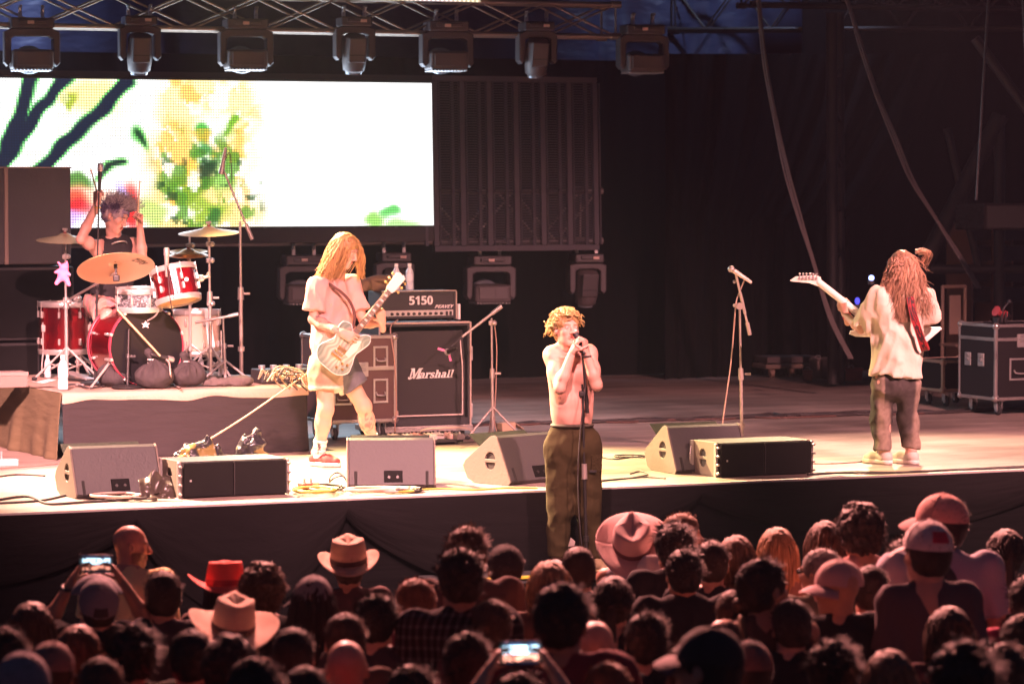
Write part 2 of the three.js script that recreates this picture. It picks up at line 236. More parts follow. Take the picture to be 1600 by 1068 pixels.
{
  const p0 = vp(677, 352, V_LED + 0.05), top = vp(680, 129, V_LED - 0.05), H = top.y - p0.y, L = 5.6, tilt = -0.035, dot = 0.025;
  const nx = Math.round(L / dot), ny = Math.round(H / dot), q = 9;
  // the picture is laid out on the screen in metres; the numbers of the layout come from how it appears in the photograph
  const cache = []; for (let j = 0; j < ny; j++) for (let i = 0; i < nx; i++) { const X = 680 - (nx - i) * dot * 146, Y = 352 - (j + 0.5) / ny * 226; cache.push(picture(X, Y)); }
  const t = tex(nx * q, ny * q, (u, v) => { const fx = u * nx, fy = v * ny, c = cache[Math.min(ny - 1, fy | 0) * nx + Math.min(nx - 1, fx | 0)], r = Math.hypot(fx % 1 - 0.5 + 0.5 / q, fy % 1 - 0.5 + 0.5 / q), k = 0.42 + 0.58 * sstep(0.54, 0.28, r); return c.map(z => z * k); }, true);
  const s = thing('video_screen', 'large lit video screen showing pale flowers and dark stalks, left behind the drums', 'video screen', p0.clone().addScaledVector(UX, -L / 2), PSI); s.rotation.order = 'YXZ'; s.rotation.x = tilt;
  mesh('screen_panel', new THREE.PlaneGeometry(L, H).translate(0, H / 2, 0.01), new THREE.MeshStandardMaterial({ color: C(0.02, 0.02, 0.02), roughness: 0.6, emissive: C(1, 1, 1), emissiveMap: t, emissiveIntensity: 1.95 }), s);
  mesh('casing', box(L, H + 0.02, 0.08, 0, H / 2, -0.045), mt.blackMetal, s);
  mesh('frame', [box(L + 0.1, 0.14, 0.1, 0, -0.085, -0.05), box(L + 0.1, 0.06, 0.1, 0, H + 0.045, -0.05)], mt.blackMetal, s);
  const l = new THREE.RectAreaLight(C(0.62, 0.78, 1), 5, L, H); l.position.copy(p0).addScaledVector(UX, -L / 2).addScaledVector(VX, -0.06).add(V(0, H / 2, 0));
  l.lookAt(l.position.clone().addScaledVector(VX, -5)); scene.add(l);
  // dark louvred panels beside it
  const w = thing('louvred_screen', 'unlit see-through screen of dark louvred panels beside the lit screen', 'video screen', p0.clone().addScaledVector(UX, 0.03), PSI); w.rotation.order = 'YXZ'; w.rotation.x = tilt;
  const W = 1.74 / 6, y0 = -0.2, y1 = H + 0.02, bar = [], post = []; const lou = M(0.04, 0.04, 0.05, 0.6, 0), pm = M(0.075, 0.068, 0.08, 0.6, 0);
  for (let y = y0; y < y1; y += 0.025) bar.push(new THREE.BoxGeometry(W - 0.05, 0.012, 0.02).translate(0, y, 0));
  const bg = merge(bar), pg = merge([box(0.05, y1 - y0, 0.05, 0, (y0 + y1) / 2, -0.012), box(0.012, y1 - y0, 0.03, 0.05, (y0 + y1) / 2, -0.012), box(0.03, y1 - y0, 0.03, -0.1, (y0 + y1) / 2, -0.012)]);
  for (let i = 0; i < 6; i++) { const b = mesh('louvre_panel', bg, lou, w); b.position.x = W * (i + 0.5); tag(b, 0, 0, 0, 'stuff'); }
  for (let i = 0; i < 7; i++) { const b = mesh('post', pg, pm, w); b.position.x = W * i; }
  for (const y of [y1 + 0.03, y0 - 0.03]) mesh('rail', box(1.78, 0.05, 0.06, 0.87, y, -0.01), pm, w);
  // lower edge of a second screen above
  const up0 = vp(0, 3, 8.2), up1 = vp(750, 3.5, 8.2), LL = up1.clone().sub(up0).dot(UX) + 1.2;
  const us = thing('overhead_screen', 'bright lower edge of another lit screen above the upper truss', 'video screen', up1.clone().addScaledVector(UX, -LL / 2), PSI);
  const ut = tex(512, 32, (u, v) => { const k = 0.6 + 0.4 * Math.sin(u * 512 * 0.8) ** 2; return [k, k * (0.92 + 0.08 * noise(u * 9, 1)), k * (0.85 + 0.15 * noise(u * 12, 2))]; }, true);
  mesh('screen_panel', new THREE.PlaneGeometry(LL, 1.2).translate(0, 0.6, 0.01), new THREE.MeshStandardMaterial({ color: C(0.02, 0.02, 0.02), emissive: C(1, 0.97, 0.9), emissiveMap: ut, emissiveIntensity: 1.3 }), us);
  mesh('casing', box(LL, 1.2, 0.08, 0, 0.6, -0.045), mt.blackMetal, us);
}
// box trusses: four chords and crossed braces
const trussMat = M(0.42, 0.36, 0.30, 0.42, 0.85), darkTruss = M(0.05, 0.048, 0.05, 0.5, 0.4);
function truss(label, base, len, h, d, mat, bay, cross, turn = PSI, group) {
  const t = thing('box_truss', label, 'truss', base, turn, group), r = 0.024;
  for (const y of [0, h]) for (const z of [0, -d]) mesh('chord', cyl(V(0, y, z), V(len, y, z), r, r, 10), mat, t);
  const n = Math.round(len / bay), br = (a, b) => mesh('brace', cyl(a, b, 0.011, 0.011, 6), mat, t);
  for (let i = 0; i < n; i++) {
    const x0 = i * len / n, x1 = (i + 1) * len / n, xm = (x0 + x1) / 2;
    for (const z of [0, -d]) { if (cross) { br(V(x0, 0, z), V(x1, h, z)); br(V(x0, h, z), V(x1, 0, z)); } else { br(V(x0, h, z), V(xm, 0, z)); br(V(xm, 0, z), V(x1, h, z)); } }
    for (const y of [0, h]) br(V(x0, y, 0), V(x1, y, -d));
  }
  for (const x of [0, len]) for (const y of [0, h]) for (const z of [0, -d]) mesh('coupler', [xf(vc(0, -0.05, 0, 0.1, 0.034, 0.034, 12), x, y, z, 0, 0, Math.PI / 2)], mat, t);
  for (const x of [0, len]) for (const z of [0, -d]) br(V(x, 0, z), V(x, h, z));
  return t;
}
const V_TR = 8.5;
{
  const a = vp(962, 57, V_TR), b = vp(-60, 42, V_TR), len = a.clone().sub(b).dot(UX);
  truss('bright metal box truss across the top carrying seven moving heads', V(b.x, a.y, b.z), len, 0.31, 0.31, trussMat, 0.72, true);
  const c = vp(934, 376, V_LED + 0.35), e = vp(-60, 376, V_LED + 0.35);
  truss('grey box truss running behind the lower edge of the screens', V(e.x, c.y, e.z), c.clone().sub(e).dot(UX), 0.5, 0.4, M(0.32, 0.28, 0.26, 0.45, 0.8), 0.92, false);
}
// moving heads
const headMat = M(0.075, 0.066, 0.07, 0.5, 0), headMat2 = M(0.105, 0.088, 0.088, 0.5, 0);
function movingHead(name, label, wide, group) {
  const t = thing(name, label, 'stage light', V(0, 0, 0), 0, group), w = wide ? 0.5 : 0.38;
  for (const x of [-0.1, 0.1]) mesh('clamp', [torus(0.03, 0.012, x, 0, 0, 0, Math.PI / 2), box(0.03, 0.07, 0.04, x, -0.06, 0), xf(vc(0, 0, 0, 0.05, 0.012), x, 0.01, 0.03, 1.2)], mt.alu, t);
  mesh('base', [rbox(w * 0.78, 0.11, 0.3, 0, -0.15, 0, 0.02), rbox(w * 0.5, 0.04, 0.34, 0, -0.14, 0, 0.01)], headMat, t); if (!t.userData.k) t.scale.y = wide ? 0.86 : 0.8;
  mesh('display', rbox(0.06, 0.035, 0.01, wide ? -0.02 : 0.06, -0.145, 0.172, 0.004), M(0.7, 0.5, 0.42, 0.35), t);
  const sh = shapeOf([[-w / 2, -0.24], [-w / 2 + 0.07, -0.205], [w / 2 - 0.07, -0.205], [w / 2, -0.24], [w / 2, -0.56], [w / 2 - 0.03, -0.6], [w / 2 - 0.06, -0.56], [w / 2 - 0.065, -0.31], [w / 2 - 0.1, -0.285], [-w / 2 + 0.1, -0.285], [-w / 2 + 0.065, -0.31], [-w / 2 + 0.06, -0.56], [-w / 2 + 0.03, -0.6], [-w / 2, -0.56]]);
  const yk = ext(sh, 0.17, 0.012).translate(0, 0, -0.085);
  mesh('yoke', [yk], headMat, t);
  if (wide) {
    const hd = mesh('head', [rbox(0.37, 0.21, 0.34, 0, -0.53, 0, 0.035), rbox(0.3, 0.15, 0.02, 0, -0.52, 0.175, 0.01), box(0.008, 0.14, 0.024, 0.02, -0.52, 0.177)], headMat2, t);
    for (let i = 0; i < 11; i++) mesh('fin', [rbox(0.022, 0.02, 0.35, -0.16 + i * 0.032, -0.637, 0, 0.008)], mt.steel, hd);
    mesh('lens', xf(lathe([[0, 0], [0.13, 0.01], [0.15, 0.05], [0.13, 0.06]], 24), 0, -0.52, -0.18, -Math.PI / 2), M(0.2, 0.22, 0.25, 0.1, 0.2), hd);
  } else {
    const pr = [[0, -0.36], [0.07, -0.355], [0.1, -0.32], [0.112, -0.2], [0.115, 0], [0.11, 0.14], [0.09, 0.2], [0, 0.22]];
    const hd = mesh('head', [xf(lathe(pr, 28).scale(1, 0.8, 1.15), 0, -0.46, 0.03, 0.22)], headMat2, t);
    mesh('shell', [xf(rbox(0.17, 0.3, 0.04, 0, 0.0, 0.125, 0.02), 0, -0.46, 0.03, 0.22)], headMat, hd);
    mesh('shell_seam', [xf(rbox(0.15, 0.012, 0.045, 0, -0.06, 0.125, 0.004), 0, -0.46, 0.03, 0.22)], mt.black, hd);
    mesh('lens', xf(vc(0, -0.305, 0, 0.03, 0.075, 0.08), 0, -0.46, 0.03, 0.22), M(0.25, 0.28, 0.32, 0.08, 0.3), hd);
  }
  return t;
}
{
  const wide0 = movingHead('wash_light', 'wide moving head light hanging from the upper truss, farthest left of its row', true, 'wide moving heads on the two trusses');
  const slim0 = movingHead('profile_light', 'slim moving head light on the upper truss above the dark stalks on the screen', false, 'slim moving heads on the two trusses');
  const put = (o, px, py, v) => { const p = vp(px, py, v); o.position.copy(p); o.rotation.y = PSI * 0.55; };
  put(wide0, 48, 14, V_TR - 0.05); put(slim0, 217, 12, V_TR - 0.05);
  const more = [[wide0, 383, 16, 'wide moving head light on the upper truss above the yellow flower on the screen'], [slim0, 553, 14, 'slim moving head light on the upper truss above the white part of the screen'], [wide0, 697, 20, 'wide moving head light on the upper truss above the right end of the lit screen'], [slim0, 838, 22, 'slim moving head light on the upper truss above the unlit louvred screen'], [wide0, 1004, 26, 'wide dark moving head light past the right end of the upper truss']];
  for (const [o, x, y, l] of more) put(copyOf(o, l), x, y, V_TR - 0.05);
  const low = [[wide0, 474, 385, 'wide unlit moving head light under the lower truss behind the long haired guitarist'], [slim0, 615, 382, 'slim unlit moving head light under the lower truss above the water bottles on the amplifier'], [wide0, 765, 386, 'wide unlit moving head light under the lower truss above the leaning microphone'], [slim0, 916, 384, 'slim unlit moving head light under the right end of the lower truss']];
  for (const [o, x, y, l] of low) put(copyOf(o, l), x, y, V_LED + 0.3);
}
// ------------------------------------------------------------------ figures: distance fields on a grid, meshed as one surface
class Field {
  constructor(min, max, h) {
    this.min = min.slice(); this.h = h; this.n = [0, 1, 2].map(i => Math.ceil((max[i] - min[i]) / h) + 1);
    this.d = new Float32Array(this.n[0] * this.n[1] * this.n[2]).fill(10); this.wr = [];
  }
  region(lo, hi, fn) {
    const { min, h, n, d } = this, a = [0, 1, 2].map(i => Math.max(0, Math.floor((lo[i] - min[i]) / h))), b = [0, 1, 2].map(i => Math.min(n[i] - 1, Math.ceil((hi[i] - min[i]) / h)));
    for (let k = a[2]; k <= b[2]; k++) for (let j = a[1]; j <= b[1]; j++) { let o = (k * n[1] + j) * n[0] + a[0]; for (let i = a[0]; i <= b[0]; i++, o++) d[o] = fn(min[0] + i * h, min[1] + j * h, min[2] + k * h, d[o]); }
  }
  join(fn, lo, hi, k, op) {
    const m = k + this.h * 3, L = lo.map(x => x - m), H = hi.map(x => x + m);
    this.region(L, H, (x, y, z, old) => {
      const q = fn(x, y, z);
      if (op === 1) { const nq = -q; if (k <= 0) return Math.max(old, nq); const t = Math.max(k - Math.abs(old - nq), 0) / k; return Math.max(old, nq) + t * t * k * 0.25; }
      if (k <= 0) return Math.min(old, q); const t = Math.max(k - Math.abs(old - q), 0) / k; return Math.min(old, q) - t * t * k * 0.25;
    });
    return this;
  }
  // tapered capsule; n, flat squash it along n
  cone(a, b, ra, rb = ra, k = 0.03, n, flat = 1, op) {
    const ab = [b[0] - a[0], b[1] - a[1], b[2] - a[2]], L = ab[0] ** 2 + ab[1] ** 2 + ab[2] ** 2 || 1e-9, r = Math.max(ra, rb), s = 1 / flat - 1;
    return this.join((x, y, z) => {
      const px = x - a[0], py = y - a[1], pz = z - a[2], t = clamp((px * ab[0] + py * ab[1] + pz * ab[2]) / L, 0, 1);
      let qx = px - t * ab[0], qy = py - t * ab[1], qz = pz - t * ab[2];
      if (n) { const m = (qx * n[0] + qy * n[1] + qz * n[2]) * s; qx += m * n[0]; qy += m * n[1]; qz += m * n[2]; }
      const d = Math.sqrt(qx * qx + qy * qy + qz * qz) - mix(ra, rb, t); return n ? d * Math.min(1, 0.5 + 0.5 * flat) : d;
    }, [0, 1, 2].map(i => Math.min(a[i], b[i]) - r), [0, 1, 2].map(i => Math.max(a[i], b[i]) + r), k, op);
  }
  ell(c, r, k = 0.03, fr, op) { // ellipsoid; fr = [right, up, forward] unit vectors
    const m = Math.min(...r), R0 = Math.max(...r);
    return this.join((x, y, z) => {
      let a = x - c[0], b = y - c[1], e = z - c[2];
      if (fr) { const q = [a, b, e]; a = dot3(q, fr[0]); b = dot3(q, fr[1]); e = dot3(q, fr[2]); }
      const k0 = Math.hypot(a / r[0], b / r[1], e / r[2]), k1 = Math.hypot(a / r[0] ** 2, b / r[1] ** 2, e / r[2] ** 2); return k1 > 1e-6 ? k0 * (k0 - 1) / k1 : -m;
    }, c.map(x => x - R0), c.map(x => x + R0), k, op);
  }
  cut(pt, n) { this.region([-9, -9, -9], [9, 9, 9], (x, y, z, o) => Math.max(o, (x - pt[0]) * n[0] + (y - pt[1]) * n[1] + (z - pt[2]) * n[2])); return this; } // drop what lies on n's side
  warp(fn, lim = 0.06) { this.region([-9, -9, -9], [9, 9, 9], (x, y, z, o) => Math.abs(o) < lim ? o + fn(x, y, z, o) : o); return this; }
  mesh(color, uvs = 1) {
    const { min, h, n, d } = this, [nx, ny, nz] = n, id = new Int32Array(d.length).fill(-1), P = [], I = [], sx = 1, sy = nx, sz = nx * ny;
    const off = [0, sx, sy, sx + sy, sz, sz + sx, sz + sy, sz + sx + sy], ed = [[0, 1], [2, 3], [4, 5], [6, 7], [0, 2], [1, 3], [4, 6], [5, 7], [0, 4], [1, 5], [2, 6], [3, 7]];
    for (let k = 0; k < nz - 1; k++) for (let j = 0; j < ny - 1; j++) for (let i = 0; i < nx - 1; i++) {
      const o = k * sz + j * sy + i; let m = 0; for (let c = 0; c < 8; c++) if (d[o + off[c]] < 0) m |= 1 << c;
      if (m === 0 || m === 255) continue;
      let x = 0, y = 0, z = 0, q = 0;
      for (const [a, b] of ed) { const A = m >> a & 1, B = m >> b & 1; if (A === B) continue; const da = d[o + off[a]], t = da / (da - d[o + off[b]]);
        x += mix(a & 1, b & 1, t); y += mix(a >> 1 & 1, b >> 1 & 1, t); z += mix(a >> 2, b >> 2, t); q++; }
      id[o] = P.length / 3; P.push(min[0] + (i + x / q) * h, min[1] + (j + y / q) * h, min[2] + (k + z / q) * h);
    }
    const quad = (a, b, c, e, f) => { if (a < 0 || b < 0 || c < 0 || e < 0) return; if (f) I.push(a, c, b, a, e, c); else I.push(a, b, c, a, c, e); };
    for (let k = 1; k < nz - 1; k++) for (let j = 1; j < ny - 1; j++) for (let i = 1; i < nx - 1; i++) {
      const o = k * sz + j * sy + i, A = d[o] < 0;
      if (A !== d[o + sx] < 0) quad(id[o], id[o - sy], id[o - sy - sz], id[o - sz], !A);
      if (A !== d[o + sy] < 0) quad(id[o], id[o - sz], id[o - sz - sx], id[o - sx], !A);
      if (A !== d[o + sz] < 0) quad(id[o], id[o - sx], id[o - sx - sy], id[o - sy], !A);
    }
    const N = new Float32Array(P.length), UV = new Float32Array(P.length / 3 * 2), samp = (x, y, z) => {
      x = clamp((x - min[0]) / h, 0, nx - 1.001); y = clamp((y - min[1]) / h, 0, ny - 1.001); z = clamp((z - min[2]) / h, 0, nz - 1.001); const i = x | 0, j = y | 0, k = z | 0; x -= i; y -= j; z -= k; const o = k * sz + j * sy + i;
      return mix(mix(mix(d[o], d[o + 1], x), mix(d[o + sy], d[o + sy + 1], x), y), mix(mix(d[o + sz], d[o + sz + 1], x), mix(d[o + sz + sy], d[o + sz + sy + 1], x), y), z);
    };
    for (let v = 0; v < P.length; v += 3) {
      const x = P[v], y = P[v + 1], z = P[v + 2], e = h * 0.9; let a = samp(x + e, y, z) - samp(x - e, y, z), b = samp(x, y + e, z) - samp(x, y - e, z), c = samp(x, y, z + e) - samp(x, y, z - e); const l = Math.hypot(a, b, c) || 1;
      N[v] = a / l; N[v + 1] = b / l; N[v + 2] = c / l; UV[v / 3 * 2] = (x + z * 0.7) * uvs; UV[v / 3 * 2 + 1] = y * uvs;
    }
    const g = new THREE.BufferGeometry(); g.setAttribute('position', new THREE.Float32BufferAttribute(P, 3)); g.setAttribute('normal', new THREE.BufferAttribute(N, 3)); g.setAttribute('uv', new THREE.BufferAttribute(UV, 2)); g.setIndex(I);
    if (color) paint(g, color); return g;
  }
}
function paint(g, color) { const p = g.attributes.position, c = new Float32Array(p.count * 3); for (let i = 0; i < p.count; i++) { const q = color(p.getX(i), p.getY(i), p.getZ(i)); c[i * 3] = q[0]; c[i * 3 + 1] = q[1]; c[i * 3 + 2] = q[2]; } g.setAttribute('color', new THREE.BufferAttribute(c, 3)); return g; }
function mergeC(gs) { // keeps colours and indices
  return mergeGeometries(gs);
}
const dot3 = (a, b) => a[0] * b[0] + a[1] * b[1] + a[2] * b[2], add3 = (a, b, s = 1) => [a[0] + b[0] * s, a[1] + b[1] * s, a[2] + b[2] * s], sub3 = (a, b) => [a[0] - b[0], a[1] - b[1], a[2] - b[2]];
const cross3 = (a, b) => [a[1] * b[2] - a[2] * b[1], a[2] * b[0] - a[0] * b[2], a[0] * b[1] - a[1] * b[0]], norm3 = a => { const l = Math.hypot(...a) || 1; return a.map(x => x / l); }, mix3 = (a, b, t) => [0, 1, 2].map(i => mix(a[i], b[i], t));
// frame of a head: yaw to the figure's left (+x), pitch down positive, roll
function frame(yaw, pitch = 0, roll = 0) { const m = new THREE.Matrix4().makeRotationFromEuler(new THREE.Euler(pitch, yaw, roll, 'YXZ')), e = m.elements; return [[e[0], e[1], e[2]], [e[4], e[5], e[6]], [e[8], e[9], e[10]]]; }
const inFrame = (c, fr, p, s = 1) => [0, 1, 2].map(i => c[i] + s * (p[0] * fr[0][i] + p[1] * fr[1][i] + p[2] * fr[2][i]));
const toFrame = (c, fr, p, s = 1) => { const q = sub3(p, c); return fr.map(a => dot3(q, a) / s); };

// head and neck; c = centre of the skull between the ears
function headField(c, fr, s, neckBase, h, o = {}) {
  const W = (x, y, z) => inFrame(c, fr, [x, y, z], s), lo = [0, 1, 2].map(i => Math.min(c[i] - 0.145 * s, neckBase[i] - 0.07)), hi = [0, 1, 2].map(i => Math.max(c[i] + 0.145 * s, neckBase[i] + 0.07)), f = new Field(lo, hi, h);
  const e = (x, y, z, a, b, d, k, op) => f.ell(W(x, y, z), [a * s, b * s, d * s], k * s, fr, op), cn = (p, q, a, b, k, op) => f.cone(W(...p), W(...q), a * s, b * s, k * s, null, 1, op);
  e(0, 0.035, -0.014, 0.074, 0.084, 0.094, 0.02); e(0, -0.02, 0.022, 0.062, 0.082, 0.064, 0.03); e(0, -0.07, 0.038, 0.048, 0.042, 0.046, 0.03); e(0, -0.1, 0.068, 0.02, 0.016, 0.018, 0.022);
  cn([-0.04, -0.075, 0.012], [-0.012, -0.1, 0.06], 0.018, 0.016, 0.02); cn([0.04, -0.075, 0.012], [0.012, -0.1, 0.06], 0.018, 0.016, 0.02);
  cn([-0.034, 0.026, 0.072], [0.034, 0.026, 0.072], 0.014, 0.014, 0.016);
  for (const q of [-1, 1]) { e(q * 0.031, 0.006, 0.096, 0.016, 0.011, 0.014, 0.012, 1); e(q * 0.044, -0.022, 0.06, 0.02, 0.018, 0.018, 0.02); e(q * 0.0315, 0.006, 0.075, 0.013, 0.0115, 0.012, 0.003); e(q * 0.078, -0.004, -0.006, 0.012, 0.032, 0.02, 0.008); e(q * 0.083, 0.0, 0.0, 0.007, 0.018, 0.01, 0.006, 1); e(q * 0.013, -0.032, 0.098, 0.009, 0.008, 0.011, 0.006); }
  cn([0, 0.014, 0.086], [0, -0.026, 0.109], 0.0085, 0.0125, 0.01);
  cn([-0.018, -0.053, 0.086], [0.018, -0.053, 0.086], 0.0065, 0.0065, 0.006); cn([-0.016, -0.066, 0.085], [0.016, -0.066, 0.085], 0.0075, 0.0075, 0.006);
  cn([-0.02, -0.0595, 0.098], [0.02, -0.0595, 0.098], 0.0026, 0.0026, 0.003, 1); if (o.mouth) e(0, -0.062, 0.093, 0.014, o.mouth, 0.014, 0.004, 1);
  f.cone(W(0, -0.045, -0.026), neckBase, 0.056 * s, 0.06 * s, 0.03); cn([0, -0.095, 0.02], [0, -0.13, 0.005], 0.026, 0.03, 0.03);
  if (o.extra) o.extra(f, W);
  return f;
}
function headColor(c, fr, s, skin, o = {}) {
  const lip = o.lip || [skin[0] * 0.8, skin[1] * 0.5, skin[2] * 0.5], brow = o.brow || [0.08, 0.05, 0.03];
  return (x, y, z) => {
    const [a, b, d] = toFrame(c, fr, [x, y, z], s), q = Math.abs(a); let col = skin; const n = 1 + 0.1 * noise(x * 60, y * 60, z * 60); col = col.map(v => v * n);
    if (d > 0.06) {
      if (Math.hypot(q - 0.031, (b - 0.006) * 1.3) < 0.0105) col = Math.hypot(q - 0.031, b - 0.006) < 0.0055 ? [0.03, 0.025, 0.02] : [0.5, 0.46, 0.42];
      col = mix3(col, brow, 0.9 * sstep(0.007, 0.003, Math.abs(b - 0.028 + (q - 0.03) ** 2 * 4)) * sstep(0.055, 0.045, q) * sstep(0.008, 0.014, q));
      if (q < 0.024 && b < -0.046 && b > -0.073) col = mix3(col, lip, sstep(0.024, 0.018, q) * 0.8);
    }
    if (d > 0.02 && q < 0.06) col = mix3(col, [col[0] * 1.0, col[1] * 0.8, col[2] * 0.78], 0.5 * sstep(0.03, 0.012, Math.hypot(q - 0.04, b + 0.02)));
    if (o.beard) { const m = sstep(-0.018, -0.034, b + 0.25 * Math.max(0, d - 0.05)) * sstep(-0.012, 0.008, d) * (q < 0.02 && b > -0.074 && b < -0.048 ? 0.15 : 1); col = mix3(col, o.beard, m * (0.8 + 0.2 * noise(x * 200, y * 200, z * 200))); }
    return col;
  };
}
// hand on its own fine grid. w = wrist, d = towards the fingers, n = out of the palm, side = +1 when the thumb lies along cross(d, n)
function handGeo(w, d, n, side, o = {}, h = 0.0042) {
  d = norm3(d); n = norm3(sub3(n, d.map(x => x * dot3(n, d)))); const t = cross3(d, n).map(x => x * side), s = o.s || 1, curl = o.curl || [0.5, 0.5, 0.5, 0.5], f = new Field(w.map(x => x - 0.2 * s), w.map(x => x + 0.2 * s), h);
  const P = (a, b, c) => [0, 1, 2].map(i => w[i] + s * (a * d[i] + b * t[i] + c * n[i]));
  f.cone(P(-0.06, 0, 0), P(0.01, 0, 0), 0.026 * s, 0.024 * s, 0.02 * s, n, 0.8);
  f.cone(P(0.015, 0.012, 0), P(0.085, 0.028, 0), 0.019 * s, 0.016 * s, 0.02 * s, n, 0.75); f.cone(P(0.015, -0.012, 0), P(0.08, -0.026, 0), 0.019 * s, 0.015 * s, 0.02 * s, n, 0.75); f.cone(P(0.01, 0, 0), P(0.088, 0.004, 0), 0.02 * s, 0.017 * s, 0.02 * s, n, 0.75);
  const len = [0.072, 0.082, 0.076, 0.058], root = [[0.088, 0.032], [0.093, 0.011], [0.09, -0.01], [0.08, -0.03]];
  for (let i = 0; i < 4; i++) {
    let p = P(root[i][0], root[i][1], 0), a = 0, r = (i === 3 ? 0.0078 : 0.009) * s; const seg = [0.46, 0.3, 0.24], sp = (o.spread || 0.08) * (1.5 - i);
    for (let k = 0; k < 3; k++) { a += curl[i] * (k === 0 ? 0.9 : 1.05); const dir = [0, 1, 2].map(j => Math.cos(a) * (d[j] + sp * t[j]) + Math.sin(a) * n[j]), q = add3(p, norm3(dir), len[i] * seg[k] * s); f.cone(p, q, r, r * 0.93, k ? 0.004 * s : 0.008 * s); p = q; r *= 0.94; }
  }
  const tc = o.thumb === undefined ? 0.5 : o.thumb; let p = P(0.025, 0.024, 0.006), r = 0.012 * s; const td = [[0.6, 0.75, 0.25 + 0.4 * tc], [0.8, 0.4 - 0.4 * tc, 0.3 + 0.7 * tc], [0.85, 0.1 - 0.5 * tc, 0.3 + 0.9 * tc]], tl = [0.042, 0.034, 0.028];
  for (let k = 0; k < 3; k++) { const dir = norm3([0, 1, 2].map(j => td[k][0] * d[j] + td[k][1] * t[j] + td[k][2] * n[j])), q = add3(p, dir, tl[k] * s); f.cone(p, q, r, r * 0.9, 0.008 * s); p = q; r *= 0.9; }
  return f;
}
// locks of hair: many tapered strands in one mesh. paths = arrays of [x, y, z]; r = thickness
function locks(list, r = 0.004, sides = 3, color) {
  const P = [], N = [], I = [], U = [], CL = [];
  for (const L of list) {
    const pts = L.p, n = pts.length, base = P.length / 3, r0 = (L.r || r), col = L.c || [1, 1, 1];
    for (let i = 0; i < n; i++) {
      const t = norm3(sub3(pts[Math.min(n - 1, i + 1)], pts[Math.max(0, i - 1)])); let a = cross3(t, Math.abs(t[1]) > 0.9 ? [1, 0, 0] : [0, 1, 0]); a = norm3(a); const b = cross3(t, a), k = i / (n - 1), q = r0 * (k < 0.1 ? 0.6 + 4 * k : 1) * Math.pow(1 - k * 0.92, 0.6);
      for (let s = 0; s < sides; s++) { const w = s / sides * 6.2832, nn = [0, 1, 2].map(j => Math.cos(w) * a[j] + Math.sin(w) * b[j]); P.push(...add3(pts[i], nn, q)); N.push(...nn); U.push(s / sides, k); if (color) CL.push(...col); }
    }
    for (let i = 0; i < n - 1; i++) for (let s = 0; s < sides; s++) { const A = base + i * sides + s, B = base + i * sides + (s + 1) % sides; I.push(A, B, A + sides, B, B + sides, A + sides); }
  }
  const g = new THREE.BufferGeometry(); g.setAttribute('position', new THREE.Float32BufferAttribute(P, 3)); g.setAttribute('normal', new THREE.Float32BufferAttribute(N, 3)); g.setAttribute('uv', new THREE.Float32BufferAttribute(U, 2)); if (color) g.setAttribute('color', new THREE.Float32BufferAttribute(CL, 3)); g.setIndex(I); return g;
}
const skinMat = new THREE.MeshPhysicalMaterial({ color: 0xffffff, vertexColors: true, roughness: 0.52, sheen: 0.15, sheenRoughness: 0.5 });
const hairMat = (r, g, b) => new THREE.MeshStandardMaterial({ color: C(r, g, b), roughness: 0.48, side: THREE.DoubleSide });
const clothMat = (r, g, b, o = {}) => new THREE.MeshPhysicalMaterial({ color: C(r, g, b), roughness: 0.92, specularIntensity: 0.35, bumpMap: fineBump, bumpScale: 0.002, ...o });
const crease = (x, y, z, sd) => { const a = noise(x * 7 + sd, y * 6 + x * 5, z * 7), b = noise(x * 11 - y * 8 + sd, y * 10 + x * 3, z * 11), c = noise(x * 20 + sd, y * 9 - x * 9, z * 20); return 0.7 * (0.45 - Math.abs(a) * 1.5) + 0.75 * (0.4 - Math.abs(b) * 1.4) + 0.3 * (0.4 - Math.abs(c) * 1.3); };
